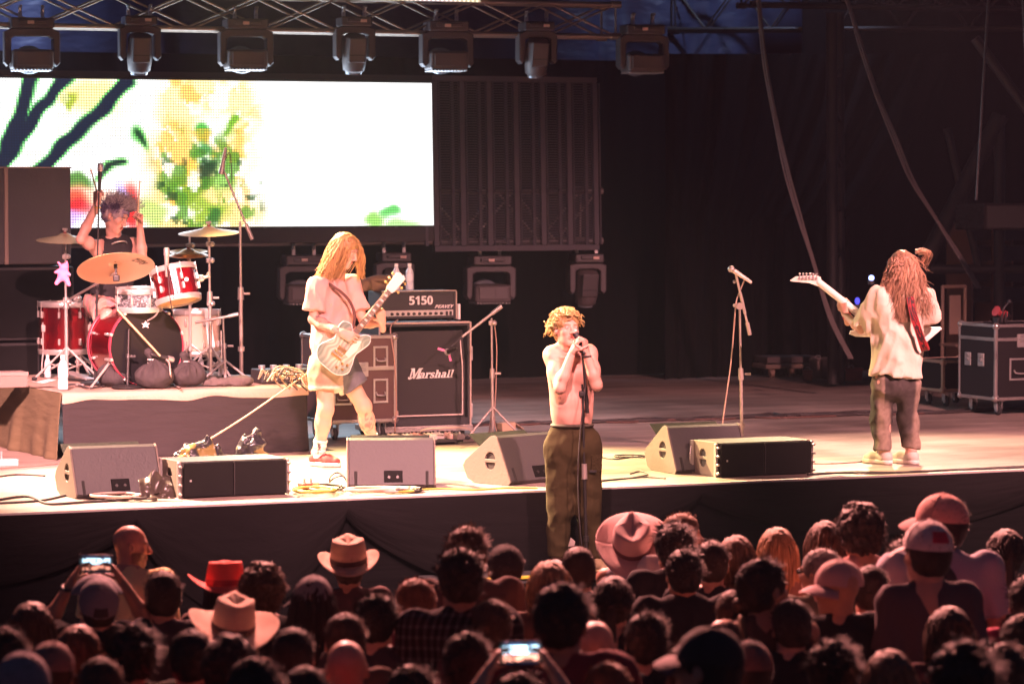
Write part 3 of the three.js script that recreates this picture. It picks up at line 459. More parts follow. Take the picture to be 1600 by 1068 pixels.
// body without head and hands. J holds the joints; female narrows the shoulders
function bodyField(J, h, o = {}) {
  const all = Object.values(J).filter(Array.isArray), lo = [0, 1, 2].map(i => Math.min(...all.map(p => p[i])) - 0.17), hi = [0, 1, 2].map(i => Math.max(...all.map(p => p[i])) + 0.17), f = new Field(lo, hi, h), m = o.mass || 1, fw = o.fwd || [0, 0, 1];
  const pc = mix3(J.hipL, J.hipR, 0.5), sc = mix3(J.shL, J.shR, 0.5), up = norm3(sub3(sc, pc)), ri = norm3(sub3(J.shL, J.shR)), ft = norm3(cross3(ri, up)), hw = Math.hypot(...sub3(J.shL, J.shR)) / 2;
  const A = (u, x, z) => add3(add3(mix3(pc, sc, u), ri, x), ft, z);
  f.cone(J.hipL, J.hipR, 0.098 * m, 0.098 * m, 0.05, ft, 0.92);
  f.cone(A(0.02, 0, 0), A(0.45, 0, 0.01), 0.135 * m, 0.118 * m, 0.08, ft, 0.72);
  f.cone(A(0.4, 0.045, 0.005), A(0.82, 0.07, -0.005), 0.088 * m, 0.1 * m, 0.08, ft, 0.95); f.cone(A(0.4, -0.045, 0.005), A(0.82, -0.07, -0.005), 0.088 * m, 0.1 * m, 0.08, ft, 0.95);
  f.cone(A(0.97, hw * 0.82, -0.01), A(0.97, -hw * 0.82, -0.01), 0.058, 0.058, 0.06);
  if (o.pecs !== false) for (const s of [-1, 1]) f.ell(A(0.78, s * 0.075, 0.075), [0.078, 0.055, 0.035], 0.04, [ri, up, ft]);
  f.cone(A(0.98, 0, -0.025), J.neck, 0.075, 0.056, 0.05); for (const s of [-1, 1]) f.cone(A(1.1, s * 0.03, -0.02), A(0.99, s * hw * 0.75, -0.02), 0.042, 0.045, 0.05);
  for (const [S1, E1, W1] of [[J.shL, J.elL, J.wrL], [J.shR, J.elR, J.wrR]]) {
    f.ell(S1, [0.058, 0.06, 0.058].map(x => x * m), 0.045); f.cone(S1, E1, 0.05 * m, 0.039 * m, 0.03); const b = mix3(S1, E1, 0.5); f.ell(add3(b, ft, 0.006), [0.046, 0.055, 0.046].map(x => x * m), 0.04);
    f.cone(E1, mix3(E1, W1, 0.32), 0.039 * m, 0.043 * m, 0.02); f.cone(mix3(E1, W1, 0.32), W1, 0.043 * m, 0.026, 0.02);
  }
  if (o.legs !== false) for (const [a, b, c, t] of [[J.hipL, J.knL, J.anL, J.toeL], [J.hipR, J.knR, J.anR, J.toeR]]) {
    f.cone(a, b, 0.088 * m, 0.056, 0.05); f.ell(b, [0.056, 0.06, 0.058], 0.03); const kn = norm3(sub3(c, b)), bk = norm3(cross3(kn, cross3(norm3(sub3(t, c)), kn))).map(x => -x); const cf = add3(mix3(b, c, 0.3), bk, -0.0);
    f.cone(b, cf, 0.05, 0.056, 0.03); f.ell(add3(mix3(b, c, 0.3), norm3(sub3(t, c)), -0.018), [0.05, 0.1, 0.052], 0.03); f.cone(cf, c, 0.053, 0.036, 0.03);
    f.cone(add3(c, [0, -0.03, 0]), t, 0.036, 0.028, 0.03); f.cone(add3(c, [0, -0.045, 0]), add3(c, norm3(sub3(t, c)), -0.03), 0.034, 0.032, 0.03);
  }
  return { f, A, ri, up, ft, hw, pc, sc };
}
// cloth over torso and upper arms: hem and sleeves end in clean edges
function shirtField(J, B, h, o = {}) {
  const { A, ft, up, hw } = B, all = [J.shL, J.shR, J.hipL, J.hipR, J.elL, J.elR, J.neck, J.wrL, J.wrR], lo = [0, 1, 2].map(i => Math.min(...all.map(p => p[i])) - 0.2), hi = [0, 1, 2].map(i => Math.max(...all.map(p => p[i])) + 0.2), f = new Field(lo, hi, h), g = o.loose || 0.015, m = o.mass || 1, hem = o.hem === undefined ? -0.05 : o.hem;
  const wx = 0.05 + (o.wide || 0);
  for (const s of [-1, 1]) { f.cone(A(hem, s * wx, 0.0), A(0.45, s * wx * 0.95, 0.01), 0.108 * m + g * 1.2, 0.096 * m + g, 0.08, ft, 0.9); f.cone(A(0.42, s * wx, 0.005), A(0.84, s * 0.07, -0.003), 0.092 * m + g, 0.104 * m + g * 0.8, 0.08, ft, 0.95); }
  f.cone(A(0.96, hw * 0.85, -0.008), A(0.96, -hw * 0.85, -0.008), 0.062 + g * 0.6, 0.062 + g * 0.6, 0.06); f.cone(A(0.98, 0, -0.02), mix3(B.sc, J.neck, 0.45), 0.085, 0.072, 0.05);
  for (const s of [-1, 1]) f.cone(A(1.06, s * 0.04, -0.015), A(0.99, s * hw * 0.8, -0.015), 0.05, 0.054, 0.05);
  if (o.tank) for (const S1 of [J.shL, J.shR]) f.ell(S1, [0.0, 0.0, 0.0].map(() => 0.03), 0.02);
  f.cut(A(hem, 0, 0), up.map(x => -x));
  const slv = o.sleeve === undefined ? 0.75 : o.sleeve;
  if (slv > 0) for (const [S1, E1, W1] of [[J.shL, J.elL, J.wrL], [J.shR, J.elR, J.wrR]]) {
    const a = new Field(lo, hi, h), sw = o.sleeveW || 0; a.ell(S1, [0.064 + g, 0.066 + g, 0.064 + g], 0.03); 
    if (slv <= 1) { const e = mix3(S1, E1, slv); a.cone(S1, mix3(S1, E1, slv + 0.25), 0.06 + g, 0.058 + g + sw, 0.03); a.cut(e, norm3(sub3(E1, S1))); }
    else { a.cone(S1, E1, 0.058 + g, 0.05 + g, 0.03); a.cone(E1, W1, 0.05 + g, 0.036 + g, 0.03); a.cut(add3(W1, norm3(sub3(W1, E1)), -0.02), norm3(sub3(W1, E1))); }
    for (let i = 0; i < f.d.length; i++) { const p = f.d[i], q = a.d[i], t = Math.max(0.03 - Math.abs(p - q), 0) / 0.03; f.d[i] = Math.min(p, q) - t * t * 0.0075; }
  }
  const w = o.fold === undefined ? 0.01 : o.fold, sd = o.seed || 1;
  f.warp((x, y, z) => -w * (crease(x * 1.15, y * 0.55, z * 1.15, sd) + 0.5 * noise(x * 15 + sd, y * 3, z * 15)));
  return f;
}
function trouserField(J, B, h, o = {}) {
  const { A, ft, up } = B, all = [J.hipL, J.hipR, J.knL, J.knR, J.anL, J.anR], lo = [0, 1, 2].map(i => Math.min(...all.map(p => p[i])) - 0.24), hi = [0, 1, 2].map(i => Math.max(...all.map(p => p[i])) + 0.24), f = new Field(lo, hi, h), g = o.loose || 0.015, m = o.mass || 1, waist = o.waist === undefined ? 0.14 : o.waist;
  f.cone(J.hipL, J.hipR, 0.1 * m + g, 0.1 * m + g, 0.04, ft, 0.95); f.cone(A(0, 0, 0), A(waist + 0.1, 0, 0.004), 0.14 * m + g, 0.126 * m + g * 0.5, 0.07, ft, 0.76);
  for (const [a, b, c] of [[J.hipL, J.knL, J.anL], [J.hipR, J.knR, J.anR]]) {
    const L = o.short || 1, s = new Field(lo, hi, h); s.cone(a, b, 0.093 * m + g, 0.064 + g * 1.3 + (o.flare || 0) * 0.5, 0.04);
    if (L >= 1) s.cone(b, c, 0.062 + g * 1.3 + (o.flare || 0) * 0.5, 0.05 + g * 1.6 + (o.flare || 0), 0.04); const e = L >= 1 ? add3(c, [0, o.hemY || 0.02, 0]) : mix3(a, b, L); s.cut(e, L >= 1 ? [0, -1, 0] : norm3(sub3(b, a)));
    for (let i = 0; i < f.d.length; i++) { const p = f.d[i], q = s.d[i], t = Math.max(0.02 - Math.abs(p - q), 0) / 0.02; f.d[i] = Math.min(p, q) - t * t * 0.005; }
  }
  f.cut(A(waist, 0, 0), up);
  const w = o.fold === undefined ? 0.01 : o.fold, sd = o.seed || 3;
  f.warp((x, y, z) => -w * (crease(x, y * 0.9, z, sd) + 0.25 * noise(x * 26, y * 12 + sd, z * 26)));
  return f;
}
// a shoe: sole and upper, from ankle towards the toe
function shoe(parent, ank, toe, floorY, upperMat, soleMat, o = {}) {
  const d = norm3([toe[0] - ank[0], 0, toe[2] - ank[2]]), y = floorY, P = (a, b) => [ank[0] + d[0] * a, y + b, ank[2] + d[2] * a], sd = [-d[2], 0, d[0]], Pq = (a, b, c) => add3(P(a, b), sd, c);
  const f = new Field([0, 1, 2].map(i => Math.min(P(-0.12, 0)[i], P(0.26, 0)[i]) - 0.08), [0, 1, 2].map(i => Math.max(P(-0.12, 0.16)[i], P(0.26, 0.16)[i]) + 0.08), 0.006);
  f.cone(P(-0.035, 0.05), P(0.1, 0.045), 0.042, 0.046, 0.03); f.cone(P(0.1, 0.04), P(0.165, 0.036), 0.046, 0.036, 0.03); f.cone(P(-0.02, 0.05), P(-0.01, o.top || 0.095), 0.04, 0.038, 0.03); f.cut(P(0, 0.018), [0, -1, 0]); f.cut(P(0, o.top || 0.095), norm3([d[0] * -0.1, 1, d[2] * -0.1])); f.ell(P(-0.005, 0.12), [0.034, 0.03, 0.034], 0.004, null, 1);
  const s = mesh('shoe', f.mesh(), upperMat, parent);
  const sf = new Field([0, 1, 2].map(i => Math.min(P(-0.12, 0)[i], P(0.26, 0)[i]) - 0.08), [0, 1, 2].map(i => Math.max(P(-0.12, 0.06)[i], P(0.26, 0.06)[i]) + 0.08), 0.006); sf.cone(P(-0.035, 0.02), P(0.1, 0.02), 0.046, 0.05, 0.03); sf.cone(P(0.1, 0.02), P(0.17, 0.02), 0.05, 0.04, 0.03); sf.cut(P(0, 0.001), [0, -1, 0]); sf.cut(P(0, o.sole || 0.028), [0, 1, 0]); mesh('sole', sf.mesh(), soleMat, s); return s;
}
// ------------------------------------------------------------------ the four musicians
const hfn = (v) => v; // heights and offsets below are metres once divided by the local scale
const local = (ox, oy, s) => (px, py, z = 0) => [(px - ox) / s, (oy - py) / s, z];
const rotv = (v, ax, a) => V(...v).applyAxisAngle(V(...ax), a).toArray();
function scalp(rnd, face = 0.3) { for (;;) { const t = rnd() * 6.2832, y = rnd() * 1.9 - 0.9, q = Math.sqrt(1 - Math.min(1, y * y)), a = q * Math.cos(t), d = q * Math.sin(t); if (d > face && y < 0.52) continue; if (d > -0.15 && y < -0.05) continue; if (y < -0.75) continue; return [a, y, d]; } }
const scalpAt = (q, k = 1) => [q[0] * 0.077 * k, 0.035 + q[1] * 0.087 * k, -0.013 + q[2] * 0.097 * k];
function hairCap(c, fr, s, h, th, o = {}) { // close mass of hair without the face
  const f = new Field(c.map(x => x - 0.2 * s), c.map(x => x + 0.2 * s), h), W = (x, y, z) => inFrame(c, fr, [x, y, z], s);
  f.ell(W(0, 0.035, -0.014), [0.077 + th, 0.087 + th, 0.096 + th].map(x => x * s), 0.01, fr); f.ell(W(0, -0.01, -0.04), [0.074 + th * 0.6, 0.075 + th * 0.5, 0.068 + th * 0.6].map(x => x * s), 0.02, fr);
  f.ell(W(0, -0.035, 0.085), [0.066 - th * 0.2, 0.092, 0.075].map(x => x * s), 0.012, fr, 1); if (!o.ears) for (const q of [-1, 1]) f.ell(W(q * 0.085, -0.02, 0.005), [0.022, 0.036, 0.024].map(x => x * s), 0.01, fr, 1);
  f.cone(W(0, -0.16, 0.02), W(0, -0.125, -0.03), 0.08 * s, 0.06 * s, 0.01, null, 1, 1);
  const a = o.amp === undefined ? 0.006 : o.amp, fq = o.freq || 60; f.warp((x, y, z) => a * (noise(x * fq, y * fq, z * fq) + 0.6 * noise(x * fq * 2.3, y * fq * 2.3, z * fq * 2.3)), 0.04); return f;
}
const joinGeos = gs => mergeGeometries(gs.map(g => { const q = g.clone(); for (const k of Object.keys(q.attributes)) if (!['position', 'normal', 'uv', 'color'].includes(k)) q.deleteAttribute(k); return q; }));

{ // singer
  const P = local(897, 893, 227), base = gp(897, 893, -0.55), rnd = mulberry(11), skin = [0.56, 0.30, 0.23];
  const t = thing('person', 'shirtless singer with golden curly hair and olive trousers holding a microphone to his mouth', 'person', V(base.x, -0.55, base.z));
  const J = { neck: P(886, 541, 0.0), shL: P(920, 551, 0.0), shR: P(862, 553, 0.02), elL: P(931, 599, 0.17), wrL: P(915, 549, 0.17), elR: P(874, 603, 0.19), wrR: P(893, 548, 0.17), hipL: P(914, 700, 0), hipR: P(876, 700, 0), knL: P(919, 792, 0.03), knR: P(875, 792, 0.04), anL: P(925, 868, 0), anR: P(871, 868, 0.02), toeL: P(936, 886, 0.1), toeR: P(866, 888, 0.14) };
  const B = bodyField(J, 0.009, { mass: 0.98 }), hc = P(885, 514, 0.03), fr = frame(0.42, -0.12, -0.06);
  { const { f, A } = B; // collar bones, ribs and stomach
    for (const s of [-1, 1]) { f.cone(A(0.97, s * 0.02, 0.075), A(0.99, s * 0.14, 0.05), 0.011, 0.012, 0.03); f.ell(A(0.35, s * 0.035, 0.088), [0.034, 0.05, 0.018], 0.03); f.ell(A(0.5, s * 0.035, 0.092), [0.034, 0.042, 0.018], 0.03); for (let i = 0; i < 4; i++) f.cone(A(0.52 + i * 0.055, s * 0.14, 0.03), A(0.46 + i * 0.055, s * 0.085, 0.085), 0.008, 0.008, 0.02); }
    f.cone(A(0.2, 0, 0.12), A(0.62, 0, 0.125), 0.008, 0.01, 0.03, null, 1, 1); f.ell(A(0.2, 0, 0.115), [0.007, 0.009, 0.016], 0.012, null, 1);
  }
  const bodyCol = (x, y, z) => { const n = 1 + 0.07 * noise(x * 22, y * 22, z * 22) + 0.04 * noise(x * 70, y * 70, z * 70); let c = skin.map(v => v * n); const q = B.A(0.75, 0.085, 0.1), q2 = B.A(0.75, -0.085, 0.1); if (Math.min(Math.hypot(x - q[0], y - q[1]), Math.hypot(x - q2[0], y - q2[1])) < 0.012 && z > 0.05) c = [0.36, 0.16, 0.12]; return c; };
  const hd = headField(hc, fr, 1, J.neck, 0.0048, { mouth: 0.006 }).mesh(headColor(hc, fr, 1, skin, { brow: [0.2, 0.12, 0.05] }));
  const hR = handGeo(J.wrR, [0.38, 1, 0.05], [0.85, 0.1, -0.3], -1, { curl: [1.0, 1.0, 1.05, 1.1], thumb: 0.8, s: 0.98 }).mesh(bodyCol), hL = handGeo(J.wrL, [-0.12, 1, 0.0], [-0.9, 0.1, -0.35], 1, { curl: [1.0, 1.05, 1.05, 1.1], thumb: 0.8, s: 0.98 }).mesh(bodyCol);
  mesh('body', joinGeos([B.f.mesh(bodyCol), hd, hR, hL]), skinMat, t);
  const tr = trouserField(J, B, 0.01, { waist: 0.27, loose: 0.018, flare: 0.0, fold: 0.014, hemY: -0.01, seed: 5 });
  const tg = tr.mesh(null, 1), tm = clothMat(0.04, 0.030, 0.014, { bumpMap: clothBump, bumpScale: 0.008, specularIntensity: 0.2 }); const tq = mesh('trousers', tg, tm, t);
  { const w = B.A(0.255, 0, 0); mesh('belt', [torus(0.137, 0.013, w[0], w[1] - 0.004, w[2], Math.PI / 2, 0, 0).scale(1, 1, 1)].map(g => { const p = g.attributes.position; for (let i = 0; i < p.count; i++) { p.setZ(i, w[2] + (p.getZ(i) - w[2]) * 0.8); } g.computeVertexNormals(); return g; }), M(0.05, 0.04, 0.025, 0.8), tq);
    mesh('pocket', [rbox(0.09, 0.12, 0.012, ...B.A(-0.15, 0.15, 0.1), 0.01, 0, 0.6, 0)], tm, tq); }
  mesh('patch', xf(shearTri(), ...P(894, 843, 0.105)), M(0.34, 0.28, 0.25, 0.7), tq);
  shoe(t, J.anL, J.toeL, 0.005, M(0.3, 0.22, 0.12, 0.7), M(0.6, 0.5, 0.25, 0.6)); shoe(t, J.anR, J.toeR, 0.005, M(0.55, 0.5, 0.42, 0.7), M(0.6, 0.5, 0.35, 0.6));
  mesh('bracelet', xf(torus(0.031, 0.006), J.wrL[0] + 0.002, J.wrL[1] - 0.02, J.wrL[2], Math.PI / 2, 0, 0.1), mt.black, t);
  // curls
  const L = []; for (let i = 0; i < 420; i++) { const q = scalp(rnd, 0.42); if (q[1] < -0.36 || (q[1] < 0.1 && q[0] > 0.4)) continue; const v0 = 0, p0 = scalpAt(q), w0 = inFrame(hc, fr, p0), out = norm3(sub3(inFrame(hc, fr, scalpAt(q, 1.3)), w0)), len = 0.035 + 0.04 * rnd() + (q[1] < 0.2 ? 0.02 : 0), ph = rnd() * 6.28, rad = 0.009 + 0.008 * rnd(), pts = []; const sd = norm3(cross3(out, [0.3, 1, 0.2])), s2 = cross3(out, sd);
    for (let k = 0; k <= 10; k++) { const u = k / 10, a = ph + u * 11; pts.push([0, 1, 2].map(j => w0[j] + out[j] * len * (0.15 + 0.75 * u) + (j === 1 ? -len * 0.3 * u * u : 0) + rad * (sd[j] * Math.cos(a) + s2[j] * Math.sin(a)))); } const m = 0.45 + 0.85 * rnd(); L.push({ p: pts, r: 0.0042 + 0.0026 * rnd(), c: [m, m, m] }); }
  const hm = hairMat(0.62, 0.42, 0.17); hm.vertexColors = true; const cap = paint(hairCap(hc, fr, 1, 0.006, 0.008, { amp: 0.009, freq: 70, ears: false }).mesh(), () => [0.45, 0.4, 0.36]); mesh('hair', joinGeos([cap, locks(L, 0.003, 3, true)]), hm, t);
}
function shearTri() { return ext(shapeOf([[-0.03, -0.035], [0.012, -0.03], [0.02, 0.0], [-0.012, 0.03]]), 0.008, 0.002); }

// straight or wavy long hair from the scalp down
function longHair(t, name, hc, fr, s, mat, rnd, o) {
  const L = []; for (let i = 0; i < (o.n || 420); i++) {
    const q = scalp(rnd, o.face === undefined ? 0.25 : o.face); if (o.keep && !o.keep(q)) continue; const p0 = inFrame(hc, fr, scalpAt(q, 1.02), s), out = norm3(sub3(inFrame(hc, fr, scalpAt(q, 1.4), s), p0)), end = o.end(q, rnd, p0, out), pts = [], ph = rnd() * 6.28, wv = (o.wave || 0.006) * (0.5 + rnd()), K = 12;
    const p1 = [p0[0] + out[0] * 0.045, p0[1] + out[1] * 0.035 - 0.01, p0[2] + out[2] * 0.045], p2 = [mix(p1[0] + out[0] * 0.03, end[0], 0.3), mix(p1[1], end[1], 0.5), mix(p1[2] + out[2] * 0.03, end[2], 0.3)];
    for (let k = 0; k <= K; k++) { const u = k / K, a = (1 - u) ** 3, b = 3 * u * (1 - u) ** 2, c = 3 * u * u * (1 - u), e = u ** 3, g = wv * u; pts.push([0, 1, 2].map(j => a * p0[j] + b * p1[j] + c * p2[j] + e * end[j] + (j === 1 ? 0 : g * Math.sin(ph + j * 2 + u * (o.turns || 5))))); }
    const m = 0.6 + 0.7 * rnd(); L.push({ p: pts, r: (o.r || 0.006) * (0.6 + 0.8 * rnd()), c: o.tint ? o.tint(m, q) : [m, m, m] });
  }
  const gs = [locks(L, 0.004, 4, true), paint(hairCap(hc, fr, s, 0.007 * s, o.cap || 0.012, { amp: 0.006, ears: true }).mesh(), () => [0.6, 0.6, 0.6])];
  if (o.mass) gs.push(paint(o.mass(), () => [0.55, 0.55, 0.55])); mat.vertexColors = true; return mesh(name, joinGeos(gs), mat, t);
}
let guitarA, guitarB;
{ // long haired guitarist on the left
  const P = local(528, 728, 208), base = gp(528, 728, 0), rnd = mulberry(21), skin = [0.58, 0.33, 0.25];
  const t = thing('person', 'guitarist with long straight hair, pale pink t-shirt, shorts and red shoes, looking down', 'person', base);
  const J = { neck: P(527, 434, 0), shL: P(543, 449, -0.13), shR: P(499, 450, 0.13), elL: P(570, 505, -0.06), wrL: P(598, 503, 0.13), elR: P(492, 498, 0.15), wrR: P(536, 516, 0.3), hipL: P(533, 577, -0.07), hipR: P(508, 577, 0.07), knL: P(567, 636, -0.12), knR: P(510, 638, 0.09), anL: P(583, 708, -0.3), anR: P(497, 709, 0.0), toeL: P(604, 724, -0.24), toeR: P(519, 724, 0.07) };
  const B = bodyField(J, 0.01, { mass: 0.95 }), hc = P(540, 392, 0.04), fr = frame(1.15, 0.42, 0);
  const tattoo = (x, y, z, c) => { const k = sstep(0.0, 0.22, fbm(x * 34, y * 34, z * 34, 3)); return mix3(c, [0.12, 0.10, 0.11], 0.8 * k); };
  const col = (x, y, z) => { const n = 1 + 0.08 * noise(x * 24, y * 24, z * 24); let c = skin.map(v => v * n); const e = J.elR, w = J.wrR; if (y < e[1] + 0.05 && y > w[1] - 0.03 && x < w[0] - 0.01 && x > e[0] - 0.08 && z > 0.07) c = tattoo(x, y, z, c); if (x > 0.13 && y < 0.42 && y > 0.12) c = tattoo(x, y, z, c); return c; };
  const hd = headField(hc, fr, 1, J.neck, 0.005, {}).mesh(headColor(hc, fr, 1, skin, { brow: [0.2, 0.1, 0.05] }));
  const hR = handGeo(J.wrR, [0.75, -0.35, 0.1], [0.1, -0.3, -1], 1, { curl: [0.5, 0.55, 0.6, 0.6], thumb: 0.4 }).mesh(col), hL = handGeo(J.wrL, [-0.1, 0.9, 0.5], [-0.4, 0.3, -0.5], 1, { curl: [0.9, 0.9, 0.9, 1], thumb: 0.3 }).mesh(col);
  mesh('body', joinGeos([B.f.mesh(col), hd, hR, hL]), skinMat, t);
  mesh('shirt', shirtField(J, B, 0.01, { loose: 0.026, hem: 0.06, sleeve: 0.72, sleeveW: 0.012, wide: 0.006, fold: 0.017, seed: 8 }).mesh(null), clothMat(0.64, 0.36, 0.33, { bumpMap: clothBump, bumpScale: 0.01 }), t);
  const sf = trouserField(J, B, 0.01, { loose: 0.036, short: 0.5, waist: 0.16, fold: 0.014, seed: 4 }); const sm = clothMat(1, 1, 1, { vertexColors: true }); 
  mesh('shorts', paint(sf.mesh(), (x, y, z) => { const n = 0.9 + 0.2 * noise(x * 20, y * 20, z * 20); if (x > 0.045) return [0.13 * n, 0.13 * n, 0.15 * n]; return (y < 0.615 ? [0.6, 0.56, 0.5] : [0.40, 0.30, 0.22]).map(v => v * n); }), sm, t);
  for (const [a, k] of [[J.anL, J.knL], [J.anR, J.knR]]) { const top = mix3(a, k, 0.33); const f = new Field([0, 1, 2].map(i => Math.min(a[i], top[i]) - 0.1), [0, 1, 2].map(i => Math.max(a[i], top[i]) + 0.1), 0.007); f.cone(add3(a, [0, -0.05, 0]), top, 0.043, 0.053, 0.02); f.cut(top, norm3(sub3(top, a))); f.warp((x, y, z) => 0.003 * Math.sin(y * 160)); mesh('sock', paint(f.mesh(), (x, y, z) => { const u = (y - a[1]) / 0.14, q = (x - a[0]) * 60, ink = z > a[2] && Math.abs(x - a[0] - 0.012) < 0.013 && u > 0 && u < 1 && (noise(q * 1.1, y * 110, 3) > 0.1); return ink ? [0.12, 0.1, 0.1] : [0.72, 0.68, 0.62]; }), clothMat(1, 1, 1, { vertexColors: true }), t); }
  shoe(t, J.anR, J.toeR, 0.002, M(0.42, 0.05, 0.045, 0.75), M(0.75, 0.7, 0.64, 0.6), { top: 0.085, sole: 0.032 }); shoe(t, J.anL, J.toeL, 0.002, M(0.42, 0.05, 0.045, 0.75), M(0.75, 0.7, 0.64, 0.6), { top: 0.085, sole: 0.032 });
  const hm = hairMat(0.55, 0.31, 0.12), down = P(0, 445)[1];
  longHair(t, 'hair', hc, fr, 1, hm, rnd, { n: 1500, r: 0.0036, wave: 0.012, turns: 7, face: 0.4, keep: q => q[0] > 0.1 || q[2] < 0.02 || (q[1] > 0.72 && q[2] < 0.4), end: (q, r, p0, out) => { const front = q[2] > 0.0 && q[0] > 0.15; return front ? [hc[0] + 0.09 + 0.05 * r(), down + 0.03 + 0.1 * r(), hc[2] - 0.09 + 0.05 * (r() - 0.5)] : [hc[0] - 0.11 - 0.11 * r() + 0.12 * Math.max(0, q[2] + 0.3), down + 0.0 + 0.13 * r() * r(), hc[2] - 0.0 + q[0] * -0.1 + 0.05 * (r() - 0.5)]; },
    mass: () => { const f = new Field(add3(hc, [-0.3, -0.4, -0.3]), add3(hc, [0.3, 0.25, 0.3]), 0.009); f.cone(add3(hc, [-0.03, 0.02, 0]), add3(hc, [-0.12, -0.2, 0]), 0.085, 0.05, 0.04); f.warp((x, y, z) => 0.01 * noise(x * 60, y * 10, z * 60)); return f.mesh(); } });
  mesh('strap', tube([P(503, 440, 0.05), P(520, 445, 0.17), P(545, 465, 0.17), P(556, 490, 0.17), P(552, 520, 0.2)], 0.012, 24, 6).applyMatrix4(new THREE.Matrix4()), M(0.12, 0.05, 0.04, 0.7), t);
  // single cutaway guitar, its own thing
  const g = thing('electric_guitar', 'pale mint single cutaway electric guitar with gold hardware, held by the guitarist in shorts', 'guitar', base.clone().add(V(...P(537, 541, 0.245))));
  const outline = splineShape([[-0.205, 0.0], [-0.19, 0.11], [-0.11, 0.165], [-0.02, 0.13], [0.03, 0.108], [0.1, 0.135], [0.17, 0.135], [0.195, 0.07], [0.165, 0.03], [0.16, -0.035], [0.2, -0.075], [0.215, -0.115], [0.17, -0.145], [0.09, -0.13], [0.02, -0.115], [-0.06, -0.145], [-0.13, -0.16], [-0.195, -0.1]], 90);
  const topTex = tex(256, 256, (u, v) => { const r = Math.hypot((u - 0.5) * 2, (v - 0.5) * 2), fl = 0.5 + 0.5 * Math.sin(v * 60 + 5 * noise(u * 6, v * 6)), k = 0.75 + 0.2 * fl; return mix3([0.80 * k, 0.84 * k, 0.74 * k], [0.35, 0.46, 0.42], 0.6 * sstep(0.55, 1.0, r)); }, true, [1, 1]);
  const bd2 = ext(outline, 0.05, 0.008); { const uv = bd2.attributes.uv, p = bd2.attributes.position; for (let i = 0; i < uv.count; i++) uv.setXY(i, p.getX(i) / 0.44 + 0.5, p.getY(i) / 0.34 + 0.5); }
  const body = mesh('body', bd2, M(1, 1, 1, 0.25, 0, { physical: true, clearcoat: 0.8, map: topTex }), g);
  mesh('binding', tube(outline.getPoints(40).map(p => [p.x, p.y, 0.045]), 0.004, 160, 5, true), mt.white, body);
  mesh('pickup', [rbox(0.035, 0.075, 0.014, 0.095, 0, 0.056, 0.004)], mt.gold, body); mesh('pickup', [rbox(0.035, 0.075, 0.014, -0.01, 0, 0.056, 0.004)], mt.gold, body); mesh('bridge', [rbox(0.016, 0.085, 0.018, -0.05, 0, 0.058, 0.004), rbox(0.018, 0.1, 0.016, -0.085, 0, 0.057, 0.005)], mt.gold, body);
  for (const [x, y] of [[-0.1, -0.075], [-0.15, -0.055], [-0.085, -0.115], [-0.135, -0.105]]) mesh('knob', xf(vc(0, 0, 0, 0.016, 0.012, 0.01, 16), x, y, 0.05, Math.PI / 2), mt.gold, body);
  mesh('pickguard', [ext(shapeOf([[0.12, -0.035], [0.14, -0.085], [0.06, -0.1], [-0.03, -0.085], [-0.03, -0.045]]), 0.004, 0.001).translate(0, 0, 0.056)], M(0.7, 0.66, 0.55, 0.4), body);
  const nk = mesh('neck', [rbox(0.44, 0.05, 0.024, 0.38, 0, 0.052, 0.01)], M(0.35, 0.2, 0.1, 0.5), g); mesh('fretboard', [rbox(0.45, 0.052, 0.006, 0.375, 0, 0.067, 0.002)], M(0.1, 0.06, 0.04, 0.6), nk);
  for (let i = 0; i < 18; i++) mesh('fret', [rbox(0.0022, 0.052, 0.003, 0.59 - 0.6 * (1 - Math.pow(2, -(i + 1) / 12)) , 0, 0.0705, 0.001)], mt.gold, nk);
  for (let i = 0; i < 7; i++) mesh('inlay', [rbox(0.016, 0.03, 0.003, 0.555 - i * 0.052, 0, 0.0695, 0.001)], mt.white, nk);
  const hs = mesh('headstock', [ext(shapeOf([[0.59, -0.024], [0.62, -0.038], [0.76, -0.045], [0.775, -0.015], [0.765, 0], [0.775, 0.015], [0.76, 0.045], [0.62, 0.038], [0.59, 0.024]]), 0.016, 0.003).translate(0, 0, 0.046)], mt.white, g);
  for (let i = 0; i < 3; i++) for (const s of [-1, 1]) mesh('tuner', [cyl(V(0.64 + i * 0.045, s * 0.03, 0.054), V(0.64 + i * 0.045, s * 0.062, 0.054), 0.004), ball(0.0105, 0.64 + i * 0.045, s * 0.068, 0.054, 1.2, 0.9, 0.7, 10)], mt.gold, hs);
  for (let i = 0; i < 6; i++) mesh('string', cyl(V(-0.08, -0.024 + i * 0.0096, 0.072), V(0.6, -0.017 + i * 0.0068, 0.073), 0.0009, 0.0009, 4), mt.chrome, nk);
  { const x = V(0.62, 0.77, -0.12).normalize(), n0 = V(0.2, 0.0, 1), y = n0.clone().cross(x).normalize(), z = x.clone().cross(y); g.quaternion.setFromRotationMatrix(new THREE.Matrix4().makeBasis(x, y, z)); g.scale.setScalar(0.91); }
}
